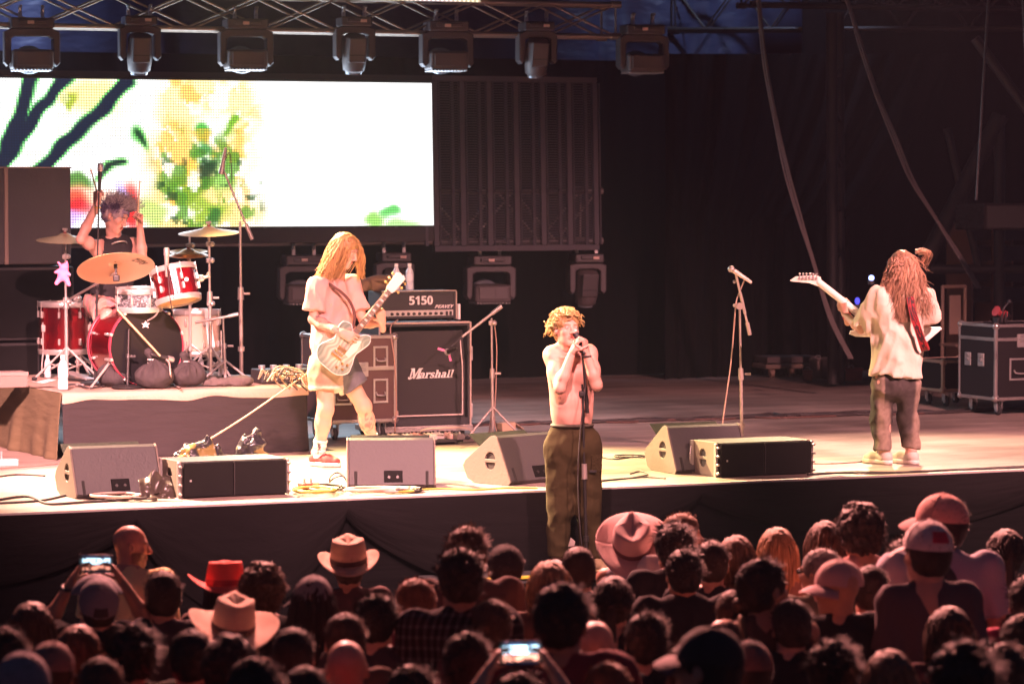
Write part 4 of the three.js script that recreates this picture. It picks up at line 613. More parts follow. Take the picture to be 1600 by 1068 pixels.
{ // guitarist on the right, back turned
  const P = local(1400, 725, 207), base = gp(1400, 725, 0), rnd = mulberry(31), skin = [0.56, 0.31, 0.24];
  const t = thing('person', 'guitarist seen from behind with long wavy hair, oversized cream t-shirt and baggy trousers', 'person', base);
  const J = { neck: P(1406, 450, 0), shL: P(1371, 467, 0.04), shR: P(1440, 467, -0.03), elL: P(1346, 514, -0.07), wrL: P(1326, 494, -0.27), elR: P(1459, 500, -0.12), wrR: P(1422, 520, -0.36), hipL: P(1381, 600, 0.01), hipR: P(1417, 600, -0.01), knL: P(1378, 655, -0.03), knR: P(1419, 655, -0.03), anL: P(1381, 706, 0), anR: P(1423, 706, 0), toeL: P(1364, 722, -0.1), toeR: P(1406, 722, -0.12) };
  const B = bodyField(J, 0.01, { mass: 0.9 }), hc = P(1408, 419, -0.03), fr = frame(-2.85, 0.1, 0.08), col = (x, y, z) => skin.map(v => v * (1 + 0.08 * noise(x * 24, y * 24, z * 24)));
  const hd = headField(hc, fr, 1, J.neck, 0.006).mesh(headColor(hc, fr, 1, skin));
  const hL = handGeo(J.wrL, [-0.25, 0.95, 0.0], [0.5, 0.2, -0.6], 1, { curl: [0.35, 0.8, 0.85, 0.9], thumb: 0.1, spread: 0.12 }).mesh(col), hR = handGeo(J.wrR, [-0.9, -0.2, -0.2], [0, 0, 1], -1, {}).mesh(col);
  mesh('body', joinGeos([B.f.mesh(col), hd, hL, hR]), skinMat, t);
  mesh('shirt', shirtField(J, B, 0.01, { loose: 0.03, hem: 0.1, sleeve: 0.92, sleeveW: 0.006, wide: 0.008, fold: 0.024, seed: 17 }).mesh(), clothMat(0.64, 0.55, 0.45, { bumpMap: clothBump, bumpScale: 0.012 }), t);
  mesh('trousers', trouserField(J, B, 0.01, { waist: 0.24, mass: 0.9, loose: 0.012, flare: 0.004, fold: 0.02, hemY: 0.0, seed: 23 }).mesh((x, y, z) => { const k = sstep(-0.15, 0.3, noise(x * 11, y * 3.2, z * 5 + 4) + (x < -0.1 ? 0.5 : 0)); return mix3([0.055, 0.047, 0.045], [0.24, 0.19, 0.15], k).map(v => v * (0.9 + 0.2 * noise(x * 60, y * 60, z * 60))); }), clothMat(1, 1, 1, { vertexColors: true, bumpMap: clothBump, bumpScale: 0.008 }), t);  // side light and shade painted over the faded denim as pale and dark blotches
  for (const [a, b] of [[J.anL, J.toeL], [J.anR, J.toeR]]) shoe(t, a, b, 0.002, M(0.5, 0.44, 0.38, 0.7), M(0.7, 0.64, 0.56, 0.6), { top: 0.1, sole: 0.034 });
  mesh('wristband', xf(torus(0.03, 0.007), ...add3(J.wrL, [0.01, -0.01, 0]), 0.9, 0.6, 0), M(0.55, 0.03, 0.06, 0.6), t);
  const yb = P(0, 490)[1];
  longHair(t, 'hair', hc, fr, 1, hairMat(0.40, 0.23, 0.14), rnd, { n: 1500, r: 0.0038, wave: 0.02, turns: 13, face: 0.7, cap: 0.014, end: (q, r, p0, out) => { const fly = r() < 0.012; if (fly) return [p0[0] + (0.06 + 0.1 * r()), p0[1] - 0.1 - 0.16 * r(), p0[2] + 0.05]; const x = clamp(-q[0] * 0.13 + (r() - 0.5) * 0.13, -0.2, 0.2); return [hc[0] + x + (x > 0.12 && r() < 0.5 ? 0.06 : 0), yb - 0.07 + 0.2 * Math.abs(x) / 0.2 * r() + 0.14 * r() * r(), hc[2] + 0.16 + 0.04 * (r() - 0.5) - 0.25 * Math.abs(x)]; },
    mass: () => { const f = new Field(add3(hc, [-0.35, -0.5, -0.3]), add3(hc, [0.35, 0.25, 0.4]), 0.01); f.cone(add3(hc, [0, 0.01, 0.03]), add3(hc, [0, -0.22, 0.11]), 0.1, 0.09, 0.05, [0, 0, 1], 0.6); f.warp((x, y, z) => 0.016 * noise(x * 45, y * 9, z * 45)); return f.mesh(); } });
  mesh('hair', locks(Array.from({ length: 26 }, (_, i) => { const a = P(1432 + rr(-4, 4), 394 + rr(-5, 5), 0), k = rr(0.7, 1.2); return { p: [0, 0.15, 0.3, 0.45, 0.6, 0.75, 0.9, 1].map(u => [a[0] + 0.085 * k * Math.sin(u * 2.6), a[1] + 0.03 * k * Math.sin(u * 2.2) - 0.12 * k * u * u, a[2] + 0.02 * rr(-1, 1)]), r: 0.0035 }; })), hairMat(0.42, 0.22, 0.12), t);
  // pointed guitar and its strap
  const g = thing('electric_guitar', 'white pointed electric guitar with swept wings held by the guitarist facing away', 'guitar', base.clone().add(V(...P(1398, 521, -0.2))));
  const sh = shapeOf([[-0.09, 0.05], [-0.32, 0.015], [-0.33, -0.01], [-0.28, -0.03], [-0.06, -0.035], [0.02, -0.045], [0.07, -0.17], [0.11, -0.2], [0.375, 0.03], [0.36, 0.045], [0.1, 0.045]]);
  mesh('body', ext(sh, 0.045, 0.008), M(0.78, 0.76, 0.72, 0.28, 0, { physical: true, clearcoat: 0.7 }), g);
  const nb = V(...P(1362, 505, -0.2)).sub(V(...P(1398, 521, -0.2))), ne = V(...P(1284, 442, -0.36)).sub(V(...P(1398, 521, -0.2))), wm = M(0.76, 0.72, 0.66, 0.35);
  const nk = mesh('neck', cyl(nb, ne, 0.03, 0.026, 14), wm, g); mesh('fretboard', cyl(nb.clone().add(V(0, 0.006, -0.02)), ne.clone().add(V(0, 0.006, -0.02)), 0.025, 0.022, 10), M(0.1, 0.06, 0.04, 0.6), nk);
  const hs = mesh('headstock', ext(shapeOf([[0.02, 0.03], [-0.02, 0.045], [-0.17, 0.035], [-0.215, 0.005], [-0.2, -0.003], [-0.07, -0.015], [0.0, -0.04], [0.03, -0.03]]), 0.018, 0.003).translate(ne.x, ne.y + 0.004, ne.z), wm, g);
  for (let i = 0; i < 6; i++) { mesh('tuner', [rbox(0.018, 0.02, 0.014, ne.x - 0.015 - i * 0.026, ne.y + 0.025, ne.z + 0.022, 0.003)], mt.steel, hs); mesh('tuner_button', [cyl(V(ne.x - 0.012 - i * 0.026, ne.y + 0.036, ne.z + 0.02), V(ne.x - 0.012 - i * 0.026, ne.y + 0.056, ne.z + 0.02), 0.004), ball(0.008, ne.x - 0.012 - i * 0.026, ne.y + 0.06, ne.z + 0.02, 1.2, 0.8, 0.7, 8)], mt.steel, hs); }
  const st = surf((u, v) => { const c = new THREE.CatmullRomCurve3([V(...P(1417, 462, 0.16)), V(...P(1422, 490, 0.18)), V(...P(1432, 520, 0.17)), V(...P(1441, 545, 0.12)), V(...P(1447, 543, -0.05)), V(...P(1440, 525, -0.2))]).getPoint(v); return V(c.x + (u - 0.5) * 0.055, c.y + (u - 0.5) * 0.012, c.z); }, 2, 24);
  mesh('strap', st, M(1, 1, 1, 0.6, 0, { map: tex(64, 128, (u, v) => Math.abs(u - 0.5) > 0.36 ? [0.5, 0.1, 0.1] : (noise(u * 9, v * 34) > 0.1 ? [0.55, 0.06, 0.09] : [0.16, 0.03, 0.05]), true) }), t);
}
{ // drummer
  const bs = toS(gp(232, 605, 0.52)), base = vp(185, 594, bs[1] + 0.85); base.y = 0.52; const sc0 = F_PX / -base.z, fy = 534 - 0; // riser top
  const py0 = 273 + (EYE - 0.52) * sc0, P = local(185, py0, sc0), rnd = mulberry(41), skin = [0.56, 0.31, 0.24];
  const t = thing('person', 'drummer with tousled grey violet hair in a black sleeveless shirt, sticks raised behind the drums', 'person', base);
  const J = { neck: P(180, 371, 0.02), shL: P(208, 383, -0.1), shR: P(154, 386, 0.12), elL: P(225, 403, 0.1), wrL: P(222, 353, 0.12), elR: P(134, 372, 0.28), wrR: P(156, 318, 0.16), hipL: P(186, 470, -0.06), hipR: P(158, 472, 0.06), knL: P(236, 462, 0.22), knR: P(180, 492, 0.46), anL: P(248, 572, 0.25), anR: P(200, 575, 0.5), toeL: P(268, 588, 0.32), toeR: P(214, 588, 0.62) };
  const B = bodyField(J, 0.01, { mass: 0.95, pecs: false }), hc = P(184, 338, 0.06), fr = frame(1.05, 0.42, -0.1), col = (x, y, z) => skin.map(v => v * (1 + 0.08 * noise(x * 24, y * 24, z * 24)));
  const hd = headField(hc, fr, 1, J.neck, 0.005, { mouth: 0.004 }).mesh(headColor(hc, fr, 1, skin, { brow: [0.12, 0.08, 0.06] }));
  const hR = handGeo(J.wrR, [0.1, 1, -0.1], [0.5, 0, -0.8], 1, { curl: [1.1, 1.2, 1.2, 1.2], thumb: 0.8 }).mesh(col), hL = handGeo(J.wrL, [-0.05, 1, 0.1], [-0.6, 0, 0.8], 1, { curl: [1.1, 1.2, 1.2, 1.2], thumb: 0.8 }).mesh(col);
  mesh('body', joinGeos([B.f.mesh(col), hd, hR, hL]), skinMat, t);
  const sf = shirtField(J, B, 0.01, { loose: 0.022, hem: -0.08, sleeve: 0, fold: 0.016, seed: 37 }); for (const s of [J.shL, J.shR]) sf.ell(s, [0.07, 0.1, 0.09], 0.02, null, 1);
  const c0 = B.A(0.72, 0.02, 0.12); mesh('shirt', paint(sf.mesh(), (x, y, z) => { const u = x - c0[0], v = y - c0[1]; if (z > -0.02 && Math.abs(u) < 0.11) { const row = Math.abs(v - 0.06) < 0.028 || Math.abs(v + 0.02) < 0.036; if (row && noise(x * 60, y * 34, 5) > 0.05) return [0.6, 0.58, 0.55]; } return [0.022, 0.02, 0.022]; }), clothMat(1, 1, 1, { vertexColors: true }), t);
  mesh('shorts', paint(trouserField(J, B, 0.01, { loose: 0.03, short: 0.72, waist: 0.1, fold: 0.014 }).mesh(), (x, y, z) => noise(x * 30, y * 14, z * 30) > 0.25 ? [0.6, 0.2, 0.2] : [0.3, 0.25, 0.2]), clothMat(1, 1, 1, { vertexColors: true }), t);
  for (const [a, b] of [[J.anL, J.toeL], [J.anR, J.toeR]]) shoe(t, a, b, 0.002, mt.black, mt.white);
  mesh('wristband', xf(torus(0.03, 0.008), ...add3(J.wrR, [0, -0.03, 0.01]), Math.PI / 2, 0, 0), M(0.6, 0.35, 0.1, 0.6), t);
  mesh('necklace', xf(torus(0.075, 0.006), ...add3(J.neck, [0.03, -0.06, 0.04]), 1.2, 0.3, 0.4), mt.chrome, t);
  const L = []; for (let i = 0; i < 950; i++) { const q = scalp(rnd, 0.5); if (q[1] < 0.1 && q[2] > -0.35) continue; const v1 = 0, p0 = inFrame(hc, fr, scalpAt(q)), out = norm3(sub3(inFrame(hc, fr, scalpAt(q, 1.3)), p0)), l = 0.05 + 0.06 * rnd() + (q[2] > 0 ? 0.02 : 0), w = [rnd() - 0.5, rnd() - 0.2, rnd() - 0.5], pts = []; for (let k = 0; k <= 6; k++) { const u = k / 6; pts.push([0, 1, 2].map(j => p0[j] + l * u * (out[j] * (1 - 0.3 * u) + 0.7 * u * w[j]) + (j === 0 ? 0.035 * u * u : 0))); } const v = noise(p0[0] * 16, p0[1] * 16, p0[2] * 16) > 0.05; const m = 0.7 + 0.5 * rnd(); for (let k = 0; k < pts.length; k++) { const a = k * 1.1 + i; pts[k] = add3(pts[k], [Math.cos(a), 0.6 * Math.sin(a * 1.3), Math.sin(a)], 0.009 * k / 6 * 2); } L.push({ p: pts, r: 0.0042, c: v ? [0.13 * m, 0.10 * m, 0.2 * m] : [0.5 * m, 0.45 * m, 0.46 * m] }); }
  mesh('hair', joinGeos([locks(L, 0.005, 3, true), paint(hairCap(hc, fr, 1, 0.007, 0.014, { amp: 0.01 }).mesh(), (x, y) => noise(x * 30, y * 30) > 0 ? [0.2, 0.16, 0.24] : [0.3, 0.24, 0.26])]), Object.assign(hairMat(1, 1, 1), { vertexColors: true }), t);
  const sk = (l, a, b) => { const A = V(...a).add(base), Z = V(...b).add(base), s = thing('drumstick', l, 'drumstick', A); const d = Z.clone().sub(A), m = mesh('shaft', cyl(V(0, 0, 0), d, 0.008, 0.0055, 10), M(0.62, 0.45, 0.27, 0.5), s); mesh('tip', ball(0.008, d.x, d.y, d.z, 1, 1.5, 1, 10), M(0.62, 0.45, 0.27, 0.5), s); };
  sk('wooden drumstick raised in the drummer hand beside the tall black microphone stand', P(161, 318, 0.14), P(146, 266, 0.1)); sk('wooden drumstick pointing straight up from the drummer fist nearest the rack tom', P(218, 352, 0.16), P(222, 284, 0.1));
}
// ------------------------------------------------------------------ riser, drums, stands
const RY = 0.52;
{
  const a = gp(97, 718), b = gp(478, 704), w = b.clone().sub(a).dot(UX), k = thing('drum_riser', 'low drum riser with black cloth sides and a brown carpet hanging over its edge', 'riser', V(a.x, 0, a.z), PSI), cl = M(0.03, 0.026, 0.027, 0.95, 0, { bumpMap: clothBump, bumpScale: 0.012, spec: 0.2 });
  mesh('deck', box(w - 0.04, 0.06, 2.4, w / 2, RY - 0.05, -1.22), M(0.25, 0.18, 0.13, 0.8), k);
  const cpt = M(0.38, 0.27, 0.21, 0.95, 0, { bumpMap: fineBump, bumpScale: 0.004 });
  mesh('carpet', sheet((u, v) => { const x = (w + 0.02) * u - 0.005, q = v * 2.5; const drop = q < 0.09 ? 0.09 - q : 0; return V(x, RY - 0.006 - drop * (0.8 + 0.2 * noise(x * 4, 1)) + 0.004 * noise(x * 5, q * 5), q < 0.09 ? 0.022 - 0.01 * noise(x * 5, 3) * drop * 10 : 0.02 - (q - 0.09)); }, 90, 70, 0.006), cpt, k);
  mesh('front_cloth', sheet((u, v) => V(w * u, RY - 0.03 - (RY - 0.035) * (1 - v), 0.012 + 0.012 * (1 - v) * noise(u * 14, v) + 0.05 * (1 - v) * (1 - v)), 80, 12), cl, k);
  mesh('side_cloth', sheet((u, v) => V(-0.01 - 0.06 * (1 - v) - 0.035 * (1 - v) * (0.5 + noise(u * 13, v * 0.6)), RY - 0.01 - (RY - 0.012) * (1 - v), 0.03 - 2.3 * u), 80, 12), M(0.13, 0.10, 0.05, 0.9, 0, { bumpMap: clothBump, bumpScale: 0.012 }), k);  // yellow light on this side of the riser painted into the cloth as olive
  mesh('end_cloth', sheet((u, v) => V(w + 0.01, RY - 0.03 - (RY - 0.035) * (1 - v), -2.3 * u), 20, 6), cl, k);
}
const wineT = tex(256, 256, (u, v) => { const n = 0.75 + 0.35 * tileNoise(u, v, 8, 3) + 0.15 * Math.sin(u * 40 + 4 * tileNoise(u, v, 4, 1)); return [0.47 * n, 0.045 * n, 0.09 * n]; }, true);
const wine = M(1, 1, 1, 0.22, 0, { physical: true, clearcoat: 0.9, clearcoatRoughness: 0.08, map: wineT });
const sparkT = tex(256, 256, (u, v) => { const n = h3(u * 90 | 0, v * 90 | 0, 3); return n > 0.8 ? 0.85 : 0.3 + 0.25 * n; }, true);
const spark = M(0.8, 0.85, 0.9, 0.25, 0.4, { map: sparkT }), skinHead = M(0.72, 0.66, 0.56, 0.55), amber = M(0.62, 0.42, 0.16, 0.35);
function drum(name, label, R1, D, shell, top, bottom, nl, hoopMat = mt.chrome) { // axis along y, resting on y = 0
  const t = thing(name, label, 'drum', V(0, 0, 0));
  mesh('shell', lathe([[R1 - 0.006, 0.012], [R1, 0.014], [R1, D - 0.014], [R1 - 0.006, D - 0.012]], 56), shell, t);
  for (const [y, m] of [[D, top], [0, bottom]]) { mesh('drum_head', lathe(y ? [[0, D + 0.001], [R1 - 0.004, D], [R1 + 0.004, D - 0.008]] : [[0, -0.001], [R1 - 0.004, 0], [R1 + 0.004, 0.008]], 48), m, t); mesh('hoop', lathe(y ? [[R1 + 0.004, D - 0.028], [R1 + 0.014, D - 0.026], [R1 + 0.012, D - 0.004], [R1 + 0.008, D + 0.016], [R1 + 0.003, D + 0.016], [R1 + 0.003, D - 0.01]] : [[R1 + 0.004, 0.028], [R1 + 0.014, 0.026], [R1 + 0.012, 0.004], [R1 + 0.008, -0.016], [R1 + 0.003, -0.016], [R1 + 0.003, 0.01]], 56), hoopMat, t); }
  for (let i = 0; i < nl; i++) { const a = (i + 0.5) / nl * 6.2832, x = Math.cos(a), z = Math.sin(a); for (const y of D > 0.24 ? [0.09, D - 0.09] : [D / 2]) { const lg = mesh('lug', [rbox(0.02, 0.055, 0.026, 0, 0, 0.01, 0.008)], mt.chrome, t); lg.position.set(x * R1, y, z * R1); lg.rotation.y = Math.PI / 2 - a; }
    mesh('tension_rod', [cyl(V(x * (R1 + 0.017), D > 0.24 ? D - 0.1 : 0.0, z * (R1 + 0.017)), V(x * (R1 + 0.017), D + 0.022, z * (R1 + 0.017)), 0.0035, 0.0035, 6)].concat(D > 0.24 ? [] : []), mt.chrome, t); }
  return t;
}
const DR = {};
{ // bass drum, lying on its side
  const R1 = 0.305, D = 0.45, b = gp(229, 604, RY), d = drum('bass_drum', 'large wine red bass drum with a black front head and small white emblem', R1, D, wine, M(0.008, 0.008, 0.009, 0.35, 0, { spec: 0.35 }), skinHead, 10, M(0.36, 0.05, 0.08, 0.25, 0, { physical: true, clearcoat: 0.8 }));
  d.rotation.set(Math.PI / 2, 0, 0); d.rotation.order = 'YXZ'; d.rotation.y = 0.52; d.position.set(b.x, RY + R1 + 0.012, b.z).add(V(-Math.sin(0.52) * D, 0, -Math.cos(0.52) * D)); DR.bass = b;
  mesh('emblem', [ext(splineShape([[0, 0.03], [0.012, 0.01], [0.034, 0.012], [0.018, -0.006], [0.026, -0.026], [0, -0.014], [-0.026, -0.024], [-0.016, -0.004], [-0.034, 0.012], [-0.01, 0.01]], 40), 0.003, 0).rotateX(-Math.PI / 2).translate(-0.01, D + 0.003, -0.17)], mt.white, d);
  mesh('port_ring', xf(torus(0.062, 0.008), 0.115, D + 0.004, 0.2, Math.PI / 2), M(0.3, 0.2, 0.17, 0.5), d); mesh('port', xf(vc(0, 0, 0, 0.004, 0.06), 0.115, D + 0.002, 0.2), M(0.1, 0.05, 0.03, 0.9), d);
  for (const s of [-1, 1]) { const g = cyl(V(s * R1 * 0.9, D - 0.1, R1 * 0.42), V(s * (R1 + 0.16), D - 0.02, R1 + 0.005), 0.011, 0.009); mesh('spur', g, mt.chrome, d); }
  for (let i = 0; i < 10; i++) { const a = (i + 0.5) / 10 * 6.2832; const c = mesh('claw', [rbox(0.026, 0.06, 0.022, 0, 0, 0, 0.006)], mt.chrome, d); c.position.set(Math.cos(a) * (R1 + 0.012), D - 0.01, Math.sin(a) * (R1 + 0.012)); c.rotation.y = Math.PI / 2 - a; }
}
{ // floor tom
  const p = gp(102, 587, RY), d = drum('floor_tom', 'wine red floor tom on chrome legs at the left end of the drum kit', 0.215, 0.4, wine, skinHead, skinHead, 8); d.position.set(p.x, RY + 0.2, p.z); d.rotation.y = 0.3;
  for (let i = 0; i < 3; i++) { const a = i * 2.094 + 0.6, x = Math.cos(a) * 0.225, z = Math.sin(a) * 0.225; const l = mesh('leg', tube([[x, 0.25, z], [x, 0.0, z], [x * 1.05, -0.1, z * 1.05], [x * 1.06, -0.18, z * 1.06]], 0.007), mt.chrome, d); mesh('rubber_foot', vc(x * 1.06, -0.2, z * 1.06, 0.03, 0.013), mt.rubber, l); mesh('bracket', rbox(0.04, 0.06, 0.03, x * 0.97, 0.2, z * 0.97, 0.008), mt.chrome, d); }
  mesh('badge', xf(vc(0, 0, 0, 0.004, 0.018), 0.02, 0.22, 0.206, Math.PI / 2), mt.white, d);
  const q = gp(306, 584, RY), e = drum('floor_tom', 'pale floor tom with a white cloth strip hanging over it, right of the bass drum', 0.19, 0.36, M(0.55, 0.42, 0.32, 0.4), skinHead, skinHead, 8); e.position.set(q.x, RY + 0.16, q.z - 0.1);
  for (let i = 0; i < 3; i++) { const a = i * 2.094 + 0.2, x = Math.cos(a) * 0.21, z = Math.sin(a) * 0.21; mesh('leg', cyl(V(x, 0.2, z), V(x * 1.03, -0.16, z * 1.03), 0.007), mt.chrome, e); }
  const c = thing('cloth_strip', 'white cloth strip hanging down over the pale floor tom', 'cloth', e.position.clone(), 0.3); mesh('cloth', sheet((u, v) => { const s = v * 0.42; return V(0.03 + (u - 0.5) * 0.055 + 0.05 * v, s < 0.1 ? 0.385 : 0.385 - (s - 0.1) , s < 0.1 ? 0.1 + s : 0.215 + 0.01 * Math.sin(v * 7)); }, 3, 24, 0.004), mt.white, c);
  const s = drum('snare_drum', 'shallow grey sparkle snare drum standing in front of the drummer', 0.172, 0.155, spark, skinHead, skinHead, 8), sp = at(217, 483, 26.75); s.position.copy(sp); s.rotation.set(0.05, 0.2, 0);
  const st = thing('snare_stand', 'low chrome tripod stand under the grey sparkle snare drum', 'stand', V(sp.x, RY, sp.z)), hy = sp.y - RY; mesh('pole', vc(0, 0.1, 0, hy - 0.1, 0.012), mt.chrome, st); for (let i = 0; i < 3; i++) { const a = i * 2.094 + 0.5; mesh('leg', tube([[0, 0.3, 0], [Math.cos(a) * 0.2, 0.02, Math.sin(a) * 0.2]], 0.008), mt.chrome, st); mesh('arm', tube([[0, hy - 0.12, 0], [Math.cos(a) * 0.15, hy - 0.05, Math.sin(a) * 0.15], [Math.cos(a) * 0.185, hy - 0.005, Math.sin(a) * 0.185]], 0.007), mt.chrome, st); }
  const r = drum('rack_tom', 'wine red rack tom tilted towards the drummer above the bass drum', 0.168, 0.255, wine, skinHead, amber, 6); r.position.copy(at(279, 470, 26.45)); r.rotation.set(-0.28, 0.4, 0.22);
  mesh('badge', xf(vc(0, 0, 0, 0.004, 0.017), 0.035, 0.13, 0.166, Math.PI / 2), mt.white, r); mesh('mount', [rbox(0.06, 0.05, 0.06, 0.195, 0.15, 0.02, 0.01), cyl(V(0.2, 0.15, 0.02), V(0.28, 0.16, 0.02), 0.012), xf(torus(0.018, 0.006), 0.27, 0.17, 0.02, 0, 1.57)], mt.chrome, r);
}
const brass = M(0.78, 0.58, 0.38, 0.4, 0.55, { bumpMap: tex(16, 512, (u, v) => 0.5 + 0.5 * (h3(0, v * 512 | 0, 1) - 0.5), false, [1, 1]), bumpScale: 0.0008 });
function cymbal(label, R1, pos, rx, rz) { const t = thing('cymbal', label, 'cymbal', pos); t.rotation.set(rx, 0, rz); const pr = [[0.006, 0.032], [0.03, 0.03], [0.05, 0.018], [0.062, 0.01], [R1 * 0.6, -0.008], [R1, -0.026]], lo = pr.map(([a, b]) => [a, b - 0.003]).reverse(); mesh('plate', lathe([...pr, ...lo], 64), brass, t); mesh('felt', vc(0, 0.03, 0, 0.014, 0.015), M(0.3, 0.1, 0.08, 0.9), t); mesh('wing_nut', [vc(0, 0.04, 0, 0.03, 0.008), rbox(0.045, 0.02, 0.006, 0, 0.062, 0, 0.003)], mt.chrome, t); mesh('lower_felt', vc(0, -0.025, 0, 0.03, 0.014), mt.rubber, t); return t; }
function tripodStand(name, label, base, top, o = {}) { // straight stand, legs spread on the ground
  const t = thing(name, label, 'stand', base), h = top.y - base.y, dx = top.x - base.x, dz = top.z - base.z, m = o.mat || mt.chrome, r = o.r || 0.013, L = u => V(dx * u, h * u, dz * u);
  if (o.round) mesh('base', lathe([[0, 0.028], [0.03, 0.026], [0.11, 0.018], [0.125, 0.008], [0.125, 0], [0, 0]], 32), M(0.03, 0.03, 0.03, 0.5, 0.5), t);
  else for (let i = 0; i < 3; i++) { const a = i * 2.094 + (o.rot || 0.4), s = o.spread || 0.3, x = Math.cos(a) * s, z = Math.sin(a) * s, g = mesh('leg', [cyl(V(0, Math.min(0.26, h * 0.3), 0), V(x, 0.015, z), 0.009), ...(o.double ? [cyl(V(0, 0.08, 0), V(x * 0.5, 0.13, z * 0.5), 0.007)] : [])], m, t); mesh('rubber_foot', ball(0.02, x, 0.014, z, 1.2, 0.8, 1.2, 10), mt.rubber, g); }
  mesh('pole', cyl(L(0.02), L(0.56), r, r, 12), m, t); mesh('upper_pole', cyl(L(0.5), L(1), r * 0.68, r * 0.68, 12), m, t); mesh('clutch', cyl(L(0.5), L(0.58), r * 1.7, r * 1.5, 14), o.clutch || m, t); mesh('collar', cyl(L(0.17), L(0.2), r * 1.7, r * 1.7, 12), m, t);
  mesh('wing_screw', [rbox(0.05, 0.018, 0.008, r * 1.7 + 0.02, h * 0.54, 0, 0.003)], m, t); if (o.knobs) for (const u of o.knobs) mesh('knob', [ball(0.022, dx * u + 0.02, h * u, dz * u + 0.01, 1.2, 1, 1, 10), rbox(0.05, 0.04, 0.04, dx * u, h * u, dz * u, 0.01)], m, t);
  return t;
}
{
  const D = 26.9, b = (x, y) => gp(x, y, RY);
  let q = b(104, 592), dd = -q.z; tripodStand('cymbal_stand', 'chrome cymbal stand at the far left with a pink toy tied on', q, at(101, 372, dd), { double: true, knobs: [0.55, 0.74, 0.87], r: 0.015 });
  cymbal('thin bronze crash cymbal high on the leftmost cymbal stand, seen edge on', 0.235, at(101, 370, dd), 0.1, -0.02);
  const cb = b(121, 588), rideP = at(180, 414, 26.3), cs = tripodStand('cymbal_stand', 'chrome boom stand between the floor tom and the bass drum', cb, at(119, 462, -cb.z), { double: true, knobs: [0.62, 0.97], rot: 1.1 });
  mesh('boom', cyl(V(-0.12, at(119, 462, -cb.z).y - RY - 0.06, 0), rideP.clone().sub(cb).add(V(0.0, -0.06, 0)), 0.011, 0.009), mt.chrome, cs); mesh('tilter', [cyl(rideP.clone().sub(cb).add(V(0.01, -0.1, 0.03)), rideP.clone().sub(cb), 0.009, 0.008), rbox(0.05, 0.05, 0.04, ...rideP.clone().sub(cb).add(V(0.01, -0.1, 0.03)).toArray(), 0.01)], mt.blackMetal, cs);
  const ride = cymbal('large bronze ride cymbal tilted to show its underside in front of the drummer', 0.3, rideP, -0.42, 0.13); mesh('printed_word', shear(word('Zilly', 0.05, 0.0008), 0.3).rotateX(Math.PI / 2).rotateY(0.9).translate(0.19, -0.0225, 0.06), M(0.1, 0.06, 0.04, 0.7), ride);
  q = b(329, 590); dd = -q.z; tripodStand('cymbal_stand', 'chrome cymbal stand at the right of the drum kit beside the rack tom', q, at(326, 358, dd), { double: true, knobs: [0.5, 0.79, 0.9], rot: 0.9, r: 0.015 }); cymbal('bronze crash cymbal on the right hand stand, highest of the two right cymbals', 0.25, at(326, 359, dd), 0.1, 0.02);
  q = b(297, 585); dd = -q.z; tripodStand('hi_hat_stand', 'slim chrome stand carrying the small cymbal behind the rack tom', q, at(296, 366, dd), { double: true, knobs: [0.92], rot: 0.1 }); cymbal('small bronze splash cymbal behind the rack tom, below the right crash', 0.165, at(294, 394, dd), 0.12, 0.0); { const c2 = cymbal('inverted small bronze cymbal lying against the splash behind the rack tom', 0.16, at(294, 398, dd), 3.26, 0); }
  q = b(352, 592); tripodStand('microphone_stand', 'short stand holding a thin microphone at the right edge of the drum riser', q, at(348, 496, -q.z), { mat: mt.steel, spread: 0.2 });
  { const h = at(347, 494, -q.z).sub(q), t = thing('microphone', 'long thin silver microphone lying level on the short stand at the riser edge', 'microphone', q.clone().add(h), 0.1); mesh('body', cyl(V(-0.22, -0.05, 0), V(0.05, 0.0, 0), 0.011), mt.stand, t); mesh('capsule', cyl(V(0.05, 0, 0), V(0.13, 0.018, 0), 0.015, 0.015), mt.alu, t); }
  // toy tied to the stand
  const p = at(98, 427, 26.5), t = thing('plush_toy', 'small pink plush toy tied to the leftmost cymbal stand', 'plush toy', p), f = new Field([-0.15, -0.15, -0.1], [0.15, 0.15, 0.1], 0.005);
  f.ell([0, -0.005, 0], [0.042, 0.055, 0.035], 0.02); f.ell([0.01, 0.05, 0.01], [0.036, 0.03, 0.032], 0.02); f.cone([-0.025, -0.04, 0], [-0.05, -0.075, 0.01], 0.022, 0.017, 0.015); f.cone([0.025, -0.04, 0], [0.045, -0.085, 0.01], 0.022, 0.017, 0.015); f.cone([-0.02, 0.065, 0], [-0.035, 0.085, 0], 0.012, 0.009, 0.01); f.cone([0.03, 0.07, 0], [0.03, 0.09, 0], 0.012, 0.009, 0.01); f.cone([-0.03, 0.02, 0.01], [-0.055, 0.01, 0.015], 0.015, 0.012, 0.012); f.cone([0.03, 0.01, 0.01], [0.05, -0.01, 0.02], 0.015, 0.012, 0.012);
  mesh('body', f.mesh(), M(0.75, 0.2, 0.36, 0.9), t);
}
